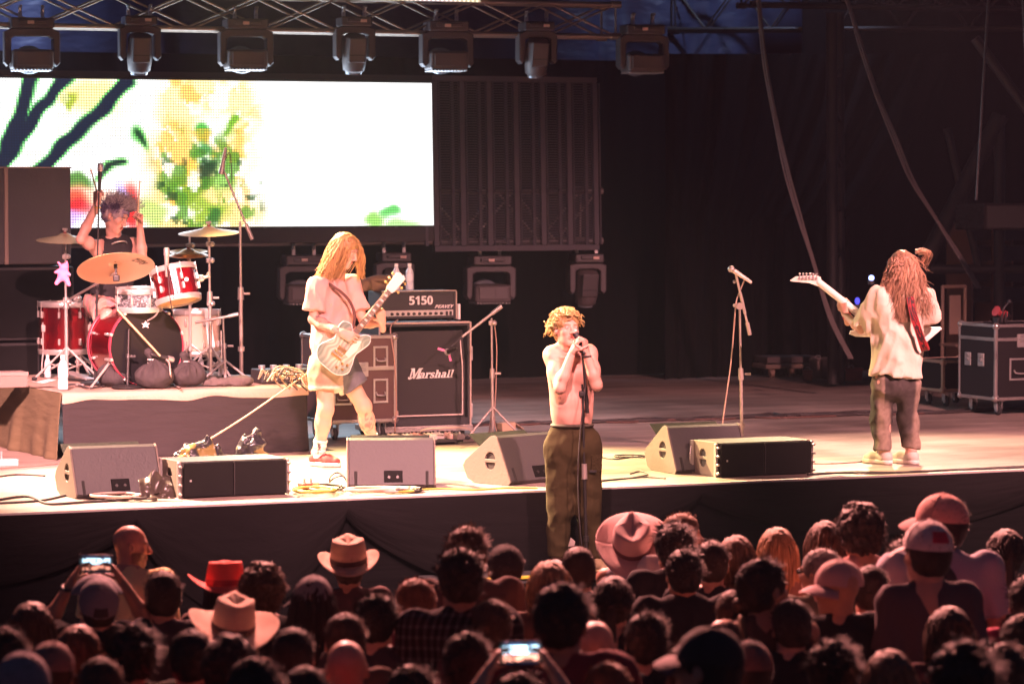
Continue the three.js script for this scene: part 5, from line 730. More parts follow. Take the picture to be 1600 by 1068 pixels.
// microphone, pointing along d, head first
function mic(name, label, pos, d, ball0 = true, mat = mt.stand, o = {}) {
  const t = thing(name, label, 'microphone', pos); t.quaternion.setFromUnitVectors(V(0, 1, 0), d.clone().normalize());
  mesh('handle', lathe([[0, -0.17], [0.011, -0.168], [0.0125, -0.15], [0.019, -0.01], [0.02, 0]], 20), mat, t);
  if (ball0) { mesh('grille', [ball(0.0265, 0, 0.026, 0, 1, 1.02, 1, 20)], o.grille || M(0.5, 0.48, 0.45, 0.42, 0.85, { bumpMap: weave, bumpScale: 0.001 }), t); mesh('band', torus(0.0265, 0.003, 0, 0.024, 0, Math.PI / 2), mt.steel, t); }
  else mesh('grille', lathe([[0.018, -0.01], [0.024, 0], [0.024, 0.045], [0.02, 0.055], [0, 0.057]], 20), mt.alu, t);
  return t;
}
function cable(label, pts, r = 0.006, mat = mt.cord, name = 'cable', group) { const c = V(0, 0, 0), p0 = pts[0].isVector3 ? pts[0] : V(...pts[0]); const m = mesh(name, tube(pts.map(p => (p.isVector3 ? p.clone() : V(...p)).sub(p0)), r, pts.length * 10), mat); m.position.copy(p0); return tag(m, label, 'cable', group); }
const FL = 0.008;
{ // tall stands
  let q = gp(148, 600, RY), dd = -q.z; const a = tripodStand('microphone_stand', 'tall thin black microphone stand in front of the drummer', q, at(154, 300, dd), { mat: mt.blackMetal, r: 0.01, round: true });
  mic('microphone', 'overhead microphone at the tip of the tall black stand by the drummer', at(156, 266, dd), at(157, 240, dd).sub(at(155, 290, dd)), false, mt.blackMetal);
  q = gp(377, 590, RY); dd = -q.z; const b = tripodStand('microphone_stand', 'tall chrome boom stand at the right end of the drum riser', q, at(375, 346, dd), { mat: mt.stand, r: 0.016, round: true }), lo = at(394, 374, dd).sub(q), hi = at(350, 268, dd).sub(q); mesh('boom', cyl(lo, hi, 0.009), mt.stand, b); mesh('counterweight', cyl(lo, lo.clone().lerp(hi, 0.22), 0.017), mt.stand, b);
  mic('microphone', 'overhead microphone hanging from the boom right of the drums', at(347, 262, dd + 0.05), at(345, 285, dd).sub(at(351, 250, dd)), false, mt.stand); cable('thin black cable looping up at the tip of the drum overhead boom', [at(351, 250, dd), at(358, 238, dd), at(361, 262, dd), at(362, 290, dd)], 0.004);
  // bass drum microphone on its own boom
  q = gp(202, 604, RY); dd = -q.z - 0.1; const k = tripodStand('microphone_stand', 'short boom stand leaning a microphone at the black bass drum head', V(q.x, RY, q.z + 0.15), at(201, 514, dd), { mat: mt.blackMetal, round: true }); const k0 = V(q.x, RY, q.z + 0.15), e0 = at(183, 484, dd - 0.1).sub(k0), e1 = at(250, 556, dd - 0.1).sub(k0); mesh('boom', cyl(e0, e1, 0.011, 0.009), M(0.5, 0.36, 0.2, 0.4, 0.6), k);
  mic('microphone', 'stubby black microphone at the port of the bass drum', at(262, 560, dd), V(0.6, -0.2, -0.6), false, mt.black); cable('grey cable falling from the bass drum microphone past the middle sandbag', [at(254, 558, dd), at(263, 565, dd - 0.05), at(266, 585, dd - 0.15), gp(270, 600, RY + 0.01), gp(282, 606, RY + 0.01)], 0.007, M(0.35, 0.28, 0.24, 0.6));
  // clip microphone on the rack tom
  mic('microphone', 'small microphone standing upright between the snare drum and the rack tom', at(260, 398, 26.3), V(0, 1, 0), false, mt.stand); cable('thin dark cable down from the small drum microphone', [at(260, 412, 26.3), at(263, 440, 26.15), at(266, 470, 26.1), at(272, 500, 26.2)], 0.004);
}
// sandbags tied at the neck
function sandbag(label, px, py, s, rot, sd) {
  const p = gp(px, py, RY), t = thing('sandbag', label, 'sandbag', V(p.x, RY, p.z), rot, 'black cloth sandbags along the front of the drum riser'), f = new Field([-0.25 * s, -0.02, -0.22 * s], [0.25 * s, 0.36 * s, 0.22 * s], 0.008);
  f.ell([0, 0.085 * s, 0], [0.15 * s, 0.095 * s, 0.12 * s], 0.02); f.cone([0.02 * s, 0.15 * s, 0], [-0.02 * s, 0.21 * s, 0], 0.05 * s, 0.022 * s, 0.04); f.cone([-0.02 * s, 0.21 * s, 0], [-0.035 * s, 0.26 * s, 0.01], 0.02 * s, 0.035 * s, 0.01); f.cut([0, 0.001, 0], [0, -1, 0]);
  f.warp((x, y, z) => { const a = Math.atan2(z, x), k = sstep(0.02, 0.2 * s, y); return 0.02 * k * (noise(a * 5 + sd, y * 5, sd) + 0.5 * noise(a * 11 + sd, y * 6, sd)) + 0.008 * noise(x * 20, y * 20 + sd, z * 20); });
  mesh('bag', f.mesh(), M(0.03, 0.025, 0.026, 0.9, 0, { bumpMap: clothBump, bumpScale: 0.006 }), t); mesh('tie', torus(0.025 * s, 0.007, -0.02 * s, 0.205 * s, 0, Math.PI / 2), sd === 1 ? M(0.5, 0.42, 0.12, 0.7) : M(0.45, 0.4, 0.38, 0.7), t);
}
sandbag('black sandbag nearest the tall black stand, its neck tied with a yellow cord', 180, 604, 1.0, 0.2, 1); sandbag('black sandbag in the middle under the bass drum microphone', 240, 606, 1.08, -0.4, 2); sandbag('black sandbag at the right under the pale floor tom', 294, 603, 0.95, 0.5, 3);
// bottles
const glass = new THREE.MeshPhysicalMaterial({ color: C(0.9, 0.93, 0.95), roughness: 0.3, transmission: 0.5, thickness: 0, side: THREE.DoubleSide });
function bottle(label, pos, h, cap = mt.white) { const t = thing('water_bottle', label, 'bottle', pos, 0, 'plastic water bottles on the stage'), s = h / 0.22; mesh('body', lathe([[0, 0.002], [0.028, 0.002], [0.032, 0.01], [0.032, 0.06], [0.029, 0.075], [0.032, 0.09], [0.032, 0.14], [0.026, 0.165], [0.0145, 0.185], [0.0135, 0.2]].map(p => p.map(x => x * s)), 24), glass, t); mesh('label', vc(0, 0.08 * s, 0, 0.055 * s, 0.0328 * s), M(0.6, 0.62, 0.66, 0.5), t); mesh('cap', vc(0, 0.196 * s, 0, 0.024 * s, 0.0155 * s), cap, t); return t; }
bottle('clear water bottle with white label standing at the front left of the drum riser', gp(98, 609, RY), 0.27); bottle('short water bottle behind the first one, left of the floor tom', gp(47, 580, RY), 0.16); bottle('water bottle half hidden behind the cymbal stand leg under the floor tom', gp(74, 590, RY), 0.19);
bottle('water bottle right of the sandbags, left one of a close pair', gp(313, 588, RY), 0.18); bottle('water bottle right of the sandbags, right one of a close pair', gp(328, 588, RY), 0.18); bottle('water bottle standing alone before the base of the chrome boom stand', gp(345, 588, RY), 0.17);
// odds and ends on the riser
{ const q = gp(14, 604, RY), t = thing('cardboard_box', 'small pale cardboard box at the left end of the drum riser', 'box', q, PSI); mesh('carton', rbox(0.24, 0.1, 0.2, 0, 0.05, 0, 0.004), M(0.2, 0.14, 0.12, 0.8), t); mesh('lid', rbox(0.25, 0.03, 0.21, 0, 0.105, 0, 0.004), M(0.24, 0.17, 0.15, 0.8), t);
  const w = thing('paper_sheet', 'white folded paper lying at the left front of the drum riser', 'paper', gp(64, 604, RY + 0.004), 0.5); mesh('sheet', sheet((u, v) => V((u - 0.5) * 0.18, 0.03 + 0.04 * Math.abs(u - 0.4) , (v - 0.5) * 0.16), 8, 4, 0.003), mt.white, w);
  const tw = gp(350, 602, RY), f = new Field([-0.25, -0.02, -0.16], [0.3, 0.14, 0.16], 0.008); f.cone([-0.13, 0.02, 0], [0.13, 0.03, 0.02], 0.035, 0.045, 0.03); f.ell([0.14, 0.035, 0], [0.09, 0.04, 0.08], 0.03); f.cut([0, 0.001, 0], [0, -1, 0]); f.warp((x, y, z) => 0.014 * noise(x * 22, y * 30, z * 30)); const g = thing('dark_towel', 'crumpled dark towel on the riser edge right of the sandbags', 'towel', V(tw.x, RY, tw.z), 0.3); mesh('cloth', f.mesh(), M(0.09, 0.075, 0.07, 0.95, 0, { bumpMap: clothBump, bumpScale: 0.006 }), g);
  const pq = gp(62, 594, RY), ped = thing('drum_pedal', 'small metal pedal plate on the riser under the left cymbal stand', 'pedal', V(pq.x + 0.32, RY, pq.z + 0.02), 0.9); mesh('plate', rbox(0.1, 0.012, 0.26, 0, 0.04, 0, 0.004, 0.2), mt.steel, ped); mesh('base', rbox(0.11, 0.01, 0.28, 0, 0.006, 0, 0.003), mt.blackMetal, ped);
  for (const [x, y, l] of [[145, 600, 'round grey rubber foot lying near the left sandbag'], [124, 603, 'second small round disc lying beside the cymbal stand feet']]) { const m = mesh('rubber_disc', lathe([[0, 0.02], [0.03, 0.018], [0.035, 0.008], [0.034, 0], [0, 0]], 20), M(0.3, 0.24, 0.22, 0.7)); m.position.copy(gp(x, y, RY)); tag(m, l, 'disc'); }
  const c = M(0.04, 0.035, 0.035, 0.6); cable('black cables trailing along the front of the drum riser', [gp(95, 604, RY + 0.01), gp(115, 600, RY + 0.01), gp(140, 606, RY + 0.01), gp(165, 602, RY + 0.01)], 0.008, c);
  // power box with a heap of cables on the right end of the riser
  const pb = gp(438, 597, RY), pw = thing('power_box', 'black power distribution box with metal latches on the right end of the riser', 'power box', V(pb.x, RY, pb.z), PSI); mesh('case', rbox(0.42, 0.11, 0.25, 0, 0.055, 0, 0.012), mt.black, pw); mesh('latch', [rbox(0.09, 0.06, 0.014, 0.03, 0.06, 0.128, 0.004), rbox(0.03, 0.07, 0.02, 0.03, 0.06, 0.132, 0.004)], mt.alu, pw); for (const x of [-0.16, -0.06, 0.05, 0.16]) mesh('socket', xf(vc(0, 0, 0, 0.03, 0.028), x, 0.11, 0), mt.steel, pw);
  const r = mulberry(5), tan = M(0.30, 0.2, 0.14, 0.6); for (let i = 0; i < 14; i++) { const x0 = 400 + r() * 46, x1 = x0 + 24 + r() * 40, a = gp(x0, 596 - r() * 5, RY + 0.12), b = gp(x1, 598 - r() * 5, RY + 0.1); const md = a.clone().lerp(b, 0.35 + 0.3 * r()); md.y += 0.02 + 0.1 * r() * (i < 6 ? 1 : 0.3); cable(['cable arched over the power box, tallest of the tangle', 'tan cable curling over the left side of the power box', 'black cable bowed over the middle of the power box', 'dull cable looping behind the power box latches', 'thin cable bent low over the power box sockets', 'cable lying along the back of the power box', 'cable lying across the riser towards the guitarist', 'dark cable resting on the right end of the power box', 'loose cable end beside the power box', 'cable arched low at the left end of the power box', 'flat cable spread behind the power box towards the guitarist', 'short cable bowed beside the tallest loop of the tangle', 'thin cable lying under the others on the power box', 'stray cable hooked over the rear edge of the power box'][i], [a, a.clone().lerp(md, 0.5).add(V(0, 0.05, 0.02 * r())), md, md.clone().lerp(b, 0.5).add(V(0.02, 0.03, 0)), b, b.clone().add(V(0.06, -0.06, 0.05 * r()))], 0.0065, i % 3 ? tan : mt.cord, 'cable', 'cables heaped on the power box'); }
}
// ------------------------------------------------------------------ loudspeakers
const cabMat = M(0.05, 0.049, 0.05, 0.55, 0, { bumpMap: fineBump, bumpScale: 0.002 }), cabSideLit = M(0.17, 0.14, 0.115, 0.6, 0, { bumpMap: fineBump, bumpScale: 0.002 }), grilleMat = M(0.012, 0.012, 0.012, 0.7, 0, { bumpMap: weave, bumpScale: 0.0015, spec: 0.25 });  // side plates of the black boxes carry warm side light in their colour
const halfMoon = (cx, cy, r, up) => { const p = []; for (let i = 0; i <= 12; i++) { const a = i / 12 * Math.PI; p.push([cx + r * Math.cos(a), cy + (up ? 1 : -1) * (0.012 + r * Math.sin(a))]); } return up ? p : p; };
function wedge(label, px, py, turn, w = 0.6) {
  const p = gp(px, py), t = thing('stage_monitor', label, 'monitor speaker', p, turn, 'wedge monitors along the stage front'), prof = [[0, 0.03], [0.02, 0.004], [0.36, 0.004], [0.43, 0.03], [0.475, 0.12], [0.45, 0.16], [0.2, 0.335], [0.16, 0.345], [0.135, 0.33]];
  const turnG = g => g.rotateY(Math.PI / 2); // profile (depth, height) extruded along x; depth runs upstage
  mesh('cabinet', turnG(ext(shapeOf(prof), w - 0.024, 0.006)).translate(0.012, 0, 0), cabMat, t);
  for (const x of [0, w - 0.012]) mesh('side_plate', turnG(ext(shapeOf(prof.map(([a, b]) => [0.2 + (a - 0.2) * 1.02, 0.17 + (b - 0.17) * 1.02]), [halfMoon(0.2, 0.165, 0.05, true), halfMoon(0.2, 0.165, 0.05, false)]), 0.012, 0.003)).translate(x, 0, 0), cabSideLit, t);
  for (const x of [0.0125, w - 0.0125]) mesh('handle_recess', [xf(vc(0, 0, 0, 0.002, 0.07), x, 0.165, -0.2, 0, 0, Math.PI / 2)], M(0.03, 0.022, 0.02, 0.8), t);
  const an = Math.atan2(0.135, 0.3); mesh('connector_recess', [xf(rbox(0.13, 0.085, 0.012, 0, 0, 0, 0.004), w * 0.52, 0.085, -0.024, -an)], M(0.008, 0.008, 0.008, 0.6, 0, { spec: 0.15 }), t);
  for (const s of [-0.03, 0.03]) mesh('connector', [xf(vc(0, 0, 0, 0.008, 0.01), w * 0.52 + s, 0.08, -0.018, Math.PI / 2 - an)], mt.blackMetal, t);
  for (const s of [0.1, 0.9]) mesh('skid', [xf(rbox(0.02, 0.11, 0.012, 0, 0, 0, 0.004), w * s, 0.07, -0.018, -an)], mt.rubber, t);
  mesh('grille', [xf(box(w - 0.06, 0.004, 0.3, 0, 0, 0), w / 2, 0.254, -0.33, 0.606)], grilleMat, t); mesh('screw', [xf(vc(0, 0, 0, 0.004, 0.007, 0.007, 8), w * 0.5, 0.3, -0.128, Math.PI / 2 - an)], mt.black, t);
  mesh('port', [xf(vc(0, 0, 0, 0.003, 0.009, 0.009, 10), w * 0.46, 0.132, -0.05, Math.PI / 2 - an)], mt.black, t);
  return t;
}
wedge('wedge monitor at the far left of the stage front, below the drum riser', 118, 780, 0.43, 0.62);
wedge('wedge monitor squarely facing the long haired guitarist, with cables coiled before it', 542, 764, 0.06, 0.62);
wedge('wedge monitor partly hidden by the singer, turned to show a wide side coloured tan as if side lit', 797, 759, 0.78, 0.62);
wedge('wedge monitor under the empty microphone stand on the right', 1056, 741, 0.46, 0.62);
function fill(label, px, py, turn) { // long speaker lying on the stage edge, grille to the crowd
  const p = gp(px, py), t = thing('front_fill_speaker', label, 'loudspeaker', p, turn, 'long black front fill speakers on the stage edge'), w = 0.76, h = 0.25, d = 0.42, tr = [[0, 0], [w, 0], [w - 0.02, d], [0.02, d]];
  mesh('cabinet', box(w - 0.03, h - 0.006, d - 0.03, w / 2, h / 2, -d / 2 - 0.005), cabMat, t);
  for (const x of [0, w - 0.014]) mesh('side_plate', ext(shapeOf([[0.03, 0.0], [d, 0.004], [d, h - 0.004], [0.03, h]], [halfMoon(0.25, h / 2, 0.055, true), halfMoon(0.25, h / 2, 0.055, false)]), 0.014, 0.003).rotateY(Math.PI / 2).translate(x, 0, 0), cabSideLit, t);
  for (const [a, b, z0, z1] of [[0.012, 0.375, 0.012, -0.012], [0.385, w - 0.012, -0.012, 0.012]]) { const L = b - a; mesh('grille', [xf(rbox(L, h - 0.02, 0.01, 0, 0, 0, 0.003), (a + b) / 2, h / 2, (z0 + z1) / 2 + 0.002, 0, Math.atan2(z0 - z1, L))], grilleMat, t); }
  mesh('grille_trim', [box(0.006, h - 0.02, 0.012, 0.38, h / 2, -0.002)], mt.black, t);
  for (const x of [-0.012, w + 0.012]) { const g = mesh('rigging_bracket', [rbox(0.02, h - 0.01, 0.035, x, h / 2, -0.02, 0.004)], mt.steel, t); for (let i = 0; i < 4; i++) mesh('pin', xf(vc(0, 0, 0, 0.03, 0.008), x - 0.0, 0.03 + i * 0.062, 0.0, Math.PI / 2), mt.chrome, g); }
  mesh('rear_bracket', [rbox(0.02, h - 0.01, 0.035, -0.012, h / 2, -d + 0.02, 0.004), tube([[-0.02, h - 0.05, -d + 0.02], [-0.035, h / 2, -d + 0.04], [-0.02, 0.05, -d + 0.02]], 0.008)], mt.steel, t);
  mesh('badge', box(0.012, 0.014, 0.003, 0.06, 0.12, 0.02), M(0.3, 0.3, 0.3, 0.4), t); return t;
}
fill('long black front fill speaker left, with plastic bags lying on top', 283, 779, 0.43); fill('long black front fill speaker on the right, in front of the wedge monitor', 1123, 746, 0.42);
{ // crumpled plastic bags
  const bag = (label, px, py, h, w, d, sd) => { const q = gp(px, py), t = thing('plastic_bag', label, 'plastic bag', V(q.x, 0, q.z), 0.4), f = new Field([-w, 0.0, -d], [w, h * 1.5, d], 0.009); f.ell([0, h * 0.45, 0], [w * 0.75, h * 0.5, d * 0.6], 0.03); f.cone([w * 0.1, h * 0.5, 0], [w * 0.25, h, 0], d * 0.4, 0.03, 0.05); f.warp((x, y, z) => 0.035 * Math.abs(noise(x * 13 + sd, y * 13, z * 13)) + 0.02 * noise(x * 30, y * 30, z * 30 + sd) - 0.02); f.cut([0, 0.003, 0], [0, -1, 0]); mesh('film', paint(f.mesh(), (x, y, z) => noise(x * 14 + sd, y * 14, z * 14) > 0.3 ? [0.22, 0.17, 0.06] : [0.03, 0.03, 0.035]), M(1, 1, 1, 0.28, 0, { vertexColors: true }), t); };  // yellow sheen of the stage light painted on the black film in blotches
  bag('crumpled black plastic bag, yellow sheen painted on, behind the left front fill speaker', 312, 752, 0.28, 0.26, 0.16, 2); bag('pointed shiny plastic bag behind the right end of the left front fill speaker', 392, 752, 0.33, 0.14, 0.12, 5);
  const q = gp(258, 783), t = thing('plastic_sheet', 'dark plastic sheet crumpled between the left wedge and the front fill speaker', 'plastic sheet', V(q.x, 0, q.z), 0.3); mesh('film', sheet((u, v) => V(-0.16 + 0.22 * u, 0.02 + 0.16 * v * (0.7 + 0.5 * noise(u * 4, v * 3)), -0.12 * v + 0.03 * noise(u * 6, v * 6, 4)), 20, 16, 0.003), M(0.06, 0.05, 0.04, 0.3), t);
}
// black cabinets at the left behind the drums
{
  const D = 28.9, q = gp(113, 273 + EYE * F_PX / D), y = py => at(113, py, D).y, w = 1.3, d = 0.8;
  for (const [y0, y1, dx, l, mesh0] of [[0, y(533), -0.28, 'lowest black speaker cabinet of the stack behind the drums', 1], [y(530), y(416), 0.02, 'middle black speaker cabinet with a mesh front in the stack behind the drums', 1], [y(412), y(262), 0, 'topmost plain black cabinet of the stack behind the drums', 0]]) {
    const t = thing('speaker_cabinet', l, 'loudspeaker', V(q.x, y0, q.z), PSI, 'stacked black cabinets behind the drums'), h = y1 - y0; mesh('cabinet', rbox(w, h, d, -w / 2 + dx, h / 2, -d / 2, 0.015), mesh0 ? M(0.035, 0.034, 0.036, 0.6) : M(0.07, 0.068, 0.072, 0.75, 0, { bumpMap: fineBump, bumpScale: 0.002 }), t);
    if (mesh0) mesh('grille', rbox(w - 0.05, h - 0.05, 0.01, -w / 2 + dx, h / 2, 0.004, 0.004), grilleMat, t); else { mesh('edge_trim', [rbox(0.035, h, 0.02, -0.57, h / 2, 0.004, 0.006)], M(0.32, 0.24, 0.2, 0.6), t); mesh('top_trim', [rbox(w, 0.014, 0.02, -w / 2, h + 0.002, 0.004, 0.004)], M(0.3, 0.24, 0.2, 0.6), t); }  // tan strip on the topmost cabinet stands in for its lit edge
    mesh('foot', box(w - 0.1, 0.012, 0.5, -w / 2 + dx, -0.008, -d / 2), mt.rubber, t);
  }
}
// ------------------------------------------------------------------ amplifier, cases, microphones, cables
// a road case: panels, metal edges, ball corners, latches, recessed handles, casters. Local x right, z to the front, y from the floor.
const caseBlack = M(0.014, 0.013, 0.014, 0.6, 0, { bumpMap: fineBump, bumpScale: 0.0015, spec: 0.3 }), edgeMat = M(0.5, 0.46, 0.43, 0.4, 0.75, { roughnessMap: wearMap });
function roadCase(t, w, h, d, o = {}) {
  const y0 = o.wheels === false ? 0.01 : 0.14, e = 0.028, pm = o.panel || caseBlack, em = o.edge || edgeMat;
  mesh('panel', rbox(w - 0.01, h - 0.01, d - 0.01, 0, y0 + h / 2, 0, 0.006), pm, t);
  const sx = [-1, 1], ed = (a, b, c, x, y, z) => mesh('edge', rbox(a, b, c, x, y, z, 0.004), em, t);
  for (const a of sx) for (const b of sx) { ed(w, e, e, 0, y0 + h / 2 + a * (h / 2 - e / 2), b * (d / 2 - e / 2)); ed(e, h - 2 * e, e, a * (w / 2 - e / 2), y0 + h / 2, b * (d / 2 - e / 2)); ed(e, e, d - 2 * e, a * (w / 2 - e / 2), y0 + h / 2 + b * (h / 2 - e / 2), 0); }
  for (const a of sx) for (const b of sx) for (const c of sx) mesh('corner', ball(0.034, a * (w / 2 - 0.018), y0 + h / 2 + b * (h / 2 - 0.018), c * (d / 2 - 0.018), 1, 1, 1, 12), em, t);
  if (o.lid) { const ly = y0 + h * o.lid; for (const z of [1, -1]) mesh('lid_band', rbox(w - 0.05, 0.03, 0.012, 0, ly, z * (d / 2 - 0.002), 0.003), em, t); for (const x of sx) mesh('lid_band', rbox(0.012, 0.03, d - 0.05, x * (w / 2 - 0.002), ly, 0, 0.003), em, t); }
  const dish = (x, y, z, ry, ww, hh) => { const g = mesh('handle_plate', xf(ext(shapeOf([[-ww / 2, -hh / 2], [ww / 2, -hh / 2], [ww / 2, hh / 2], [-ww / 2, hh / 2]], [[[-ww / 2 + 0.016, -hh / 2 + 0.016], [ww / 2 - 0.016, -hh / 2 + 0.016], [ww / 2 - 0.016, hh / 2 - 0.016], [-ww / 2 + 0.016, hh / 2 - 0.016]]]), 0.01, 0.002), x, y, z, 0, ry), mt.alu, t); const c = Math.cos(ry), s = Math.sin(ry); mesh('handle', tube([[x + c * -ww * 0.3, y - hh * 0.05, z + s * ww * 0.3], [x + c * -ww * 0.28 + s * 0.022, y - hh * 0.16, z + s * ww * 0.28 + c * 0.022], [x + c * ww * 0.28 + s * 0.022, y - hh * 0.16, z - s * ww * 0.28 + c * 0.022], [x + c * ww * 0.3, y - hh * 0.05, z - s * ww * 0.3]], 0.008), mt.steel, g); };
  const latch = (x, y, z, ry) => { const g = mesh('latch', xf(rbox(0.1, 0.12, 0.012, 0, 0, 0.004, 0.006), x, y, z, 0, ry), mt.alu, t); mesh('latch_key', xf(rbox(0.05, 0.028, 0.014, 0, 0.0, 0.016, 0.006), x, y, z, 0, ry), mt.steel, g); mesh('latch_hasp', xf(rbox(0.04, 0.03, 0.012, 0, 0.04, 0.012, 0.004), x, y, z, 0, ry), mt.steel, g); };
  for (const q of o.dish || []) dish(...q); for (const q of o.latch || []) latch(...q);
  if (o.wheels !== false) for (const a of sx) for (const b of sx) { const x = a * (w / 2 - 0.1), z = b * (d / 2 - 0.1), g = mesh('caster', [rbox(0.09, 0.012, 0.09, x, y0 - 0.006, z, 0.003), rbox(0.008, 0.08, 0.05, x - 0.026, y0 - 0.05, z, 0.002), rbox(0.008, 0.08, 0.05, x + 0.026, y0 - 0.05, z, 0.002)], mt.alu, t); mesh('wheel', xf(lathe([[0, -0.018], [0.04, -0.018], [0.05, -0.01], [0.05, 0.01], [0.04, 0.018], [0, 0.018]], 24), x, 0.051, z, 0, 0, Math.PI / 2), mt.rubber, g); mesh('hub', xf(vc(0, -0.02, 0, 0.04, 0.022), x, 0.051, z, 0, 0, Math.PI / 2), mt.alu, g); }
  return y0;
}
{
  // tall road cases behind the guitarist
  const D = 28.3, s = F_PX / D, q = at(545, 273 + EYE * s, D), t = thing('road_case', 'brown-black road case with metal edges and recessed handles behind the bare legged guitarist', 'road case', V(q.x, 0, q.z), PSI);
  roadCase(t, 0.62, 0.72, 0.6, { panel: M(0.09, 0.045, 0.04, 0.6), lid: 0.62, dish: [[-0.18, 0.36, 0.3, 0, 0.16, 0.14], [0.16, 0.4, 0.3, 0, 0.13, 0.2], [0.16, 0.68, 0.3, 0, 0.13, 0.18]], latch: [[0.0, 0.58, 0.3, 0]] });
  // loudspeaker cabinet in its case tray
  const cp = at(592, 273 + EYE * 188.5, F_PX / 188.5), w = 0.84, h = 0.86, a = thing('guitar_cabinet', 'tall black guitar speaker cabinet with white piping and a script name on its grille', 'guitar cabinet', V(cp.x, 0, cp.z), PSI);
  mesh('tray', [rbox(w + 0.03, 0.05, 0.5, w / 2, 0.06, -0.24, 0.006)], edgeMat, a); for (const x of [0.06, w - 0.06]) for (const z of [-0.05, -0.42]) mesh('tray_foot', vc(x, 0, z, 0.035, 0.02), mt.rubber, a);
  const y0 = 0.086; mesh('shell', [rbox(0.03, h, 0.42, 0.015, y0 + h / 2, -0.21, 0.008), rbox(0.03, h, 0.42, w - 0.015, y0 + h / 2, -0.21, 0.008), rbox(w - 0.06, 0.03, 0.42, w / 2, y0 + h - 0.015, -0.21, 0.006), rbox(w - 0.06, 0.06, 0.42, w / 2, y0 + 0.03, -0.21, 0.006), box(w - 0.06, h - 0.09, 0.02, w / 2, y0 + h / 2, -0.4)], mt.tolex, a);
  const edgeT = M(0.5, 0.4, 0.33, 0.5, 0.3); for (const x of [0.006, w - 0.006]) mesh('edge_trim', rbox(0.014, h + 0.006, 0.016, x, y0 + h / 2, 0.002, 0.004), edgeT, a); mesh('edge_trim', rbox(w - 0.03, 0.016, 0.016, w / 2, y0 + h, 0.002, 0.004), edgeT, a);
  const gl = M(0.03, 0.026, 0.026, 0.85, 0, { bumpMap: weave, bumpScale: 0.002 }); mesh('lower_grille', box(w - 0.1, h * 0.5, 0.012, w / 2, y0 + 0.06 + h * 0.25, -0.02), gl, a); mesh('slanted_grille', xf(box(w - 0.1, h * 0.36, 0.012, 0, 0, 0), w / 2, y0 + 0.06 + h * 0.5 + h * 0.17, -0.045, -0.16), gl, a);
  const pip = M(0.75, 0.62, 0.55, 0.5), L = 0.075, Rr = w - 0.075, yb = y0 + 0.085, yt = y0 + h * 0.9, pipe = (A, B) => mesh('piping', cyl(A, B, 0.0055, 0.0055, 8), pip, a), ym = y0 + 0.06 + h * 0.5;
  pipe(V(L, yb, -0.008), V(Rr, yb, -0.008)); pipe(V(L, yt, -0.07), V(Rr, yt, -0.07)); for (const x of [L, Rr]) { pipe(V(x, yb, -0.008), V(x, ym, -0.008)); pipe(V(x, ym, -0.008), V(x, yt, -0.07)); }
  const lg = [shear(word('arshall', 0.062, 0.008, fontSerif), 0.35).translate(0.06, 0, 0), shear(word('M', 0.088, 0.008, fontSerif), 0.3).translate(-0.135, 0.008, 0), tube([[-0.2, -0.02, 0.004], [-0.19, -0.038, 0.004], [-0.16, -0.02, 0.004]], 0.004)].map(g => g.translate(w / 2 + 0.05, y0 + 0.43, -0.012)); mesh('logo', lg.map(g => g), mt.white, a).userData.kind = undefined;
  mesh('plate', rbox(0.1, 0.04, 0.004, 0.13, y0 + 0.11, -0.012, 0.002), M(0.4, 0.28, 0.22, 0.5), a); for (const yy of [0.2, 0.68]) mesh('latch', rbox(0.04, 0.12, 0.03, w + 0.014, yy, -0.05, 0.005), mt.alu, a); for (const yy of [0.2, 0.75]) mesh('latch', rbox(0.03, 0.1, 0.05, -0.012, yy, -0.0, 0.005), mt.alu, a);
  // head
  const hy = y0 + h + 0.02, hw = 0.69, hh = 0.245, hd = thing('amplifier_head', 'black guitar amplifier head with white numerals and a silver control panel', 'amplifier', V(cp.x, hy, cp.z).addScaledVector(UX, 0.045).addScaledVector(VX, 0.06), PSI);
  mesh('case', [rbox(hw, 0.03, 0.28, hw / 2, hh - 0.015, -0.14, 0.01), rbox(hw, 0.025, 0.28, hw / 2, 0.0125 + 0.012, -0.14, 0.008), rbox(0.028, hh - 0.03, 0.28, 0.014, hh / 2, -0.14, 0.008), rbox(0.028, hh - 0.03, 0.28, hw - 0.014, hh / 2, -0.14, 0.008), box(hw - 0.04, hh - 0.06, 0.02, hw / 2, hh / 2, -0.25)], mt.tolex, hd); for (const x of [0.05, hw - 0.05]) for (const z of [-0.04, -0.24]) mesh('foot', vc(x, -0.012, z, 0.026, 0.018), mt.rubber, hd);
  mesh('grille', box(hw - 0.06, hh * 0.56, 0.01, hw / 2, hh * 0.6, -0.012), M(0.035, 0.032, 0.034, 0.7, 0, { bumpMap: weave, bumpScale: 0.002 }), hd); const cpn = mesh('control_panel', box(hw - 0.06, 0.058, 0.012, hw / 2, 0.055, -0.01), M(0.6, 0.58, 0.56, 0.35, 0.6), hd);
  for (let i = 0; i < 10; i++) mesh('knob', xf(vc(0, 0, 0, 0.02, 0.013, 0.01, 14), 0.1 + i * 0.05, 0.055, -0.004, Math.PI / 2), mt.black, cpn); for (const x of [0.6, 0.635]) mesh('switch', rbox(0.02, 0.034, 0.012, x, 0.055, 0, 0.003), mt.black, cpn);
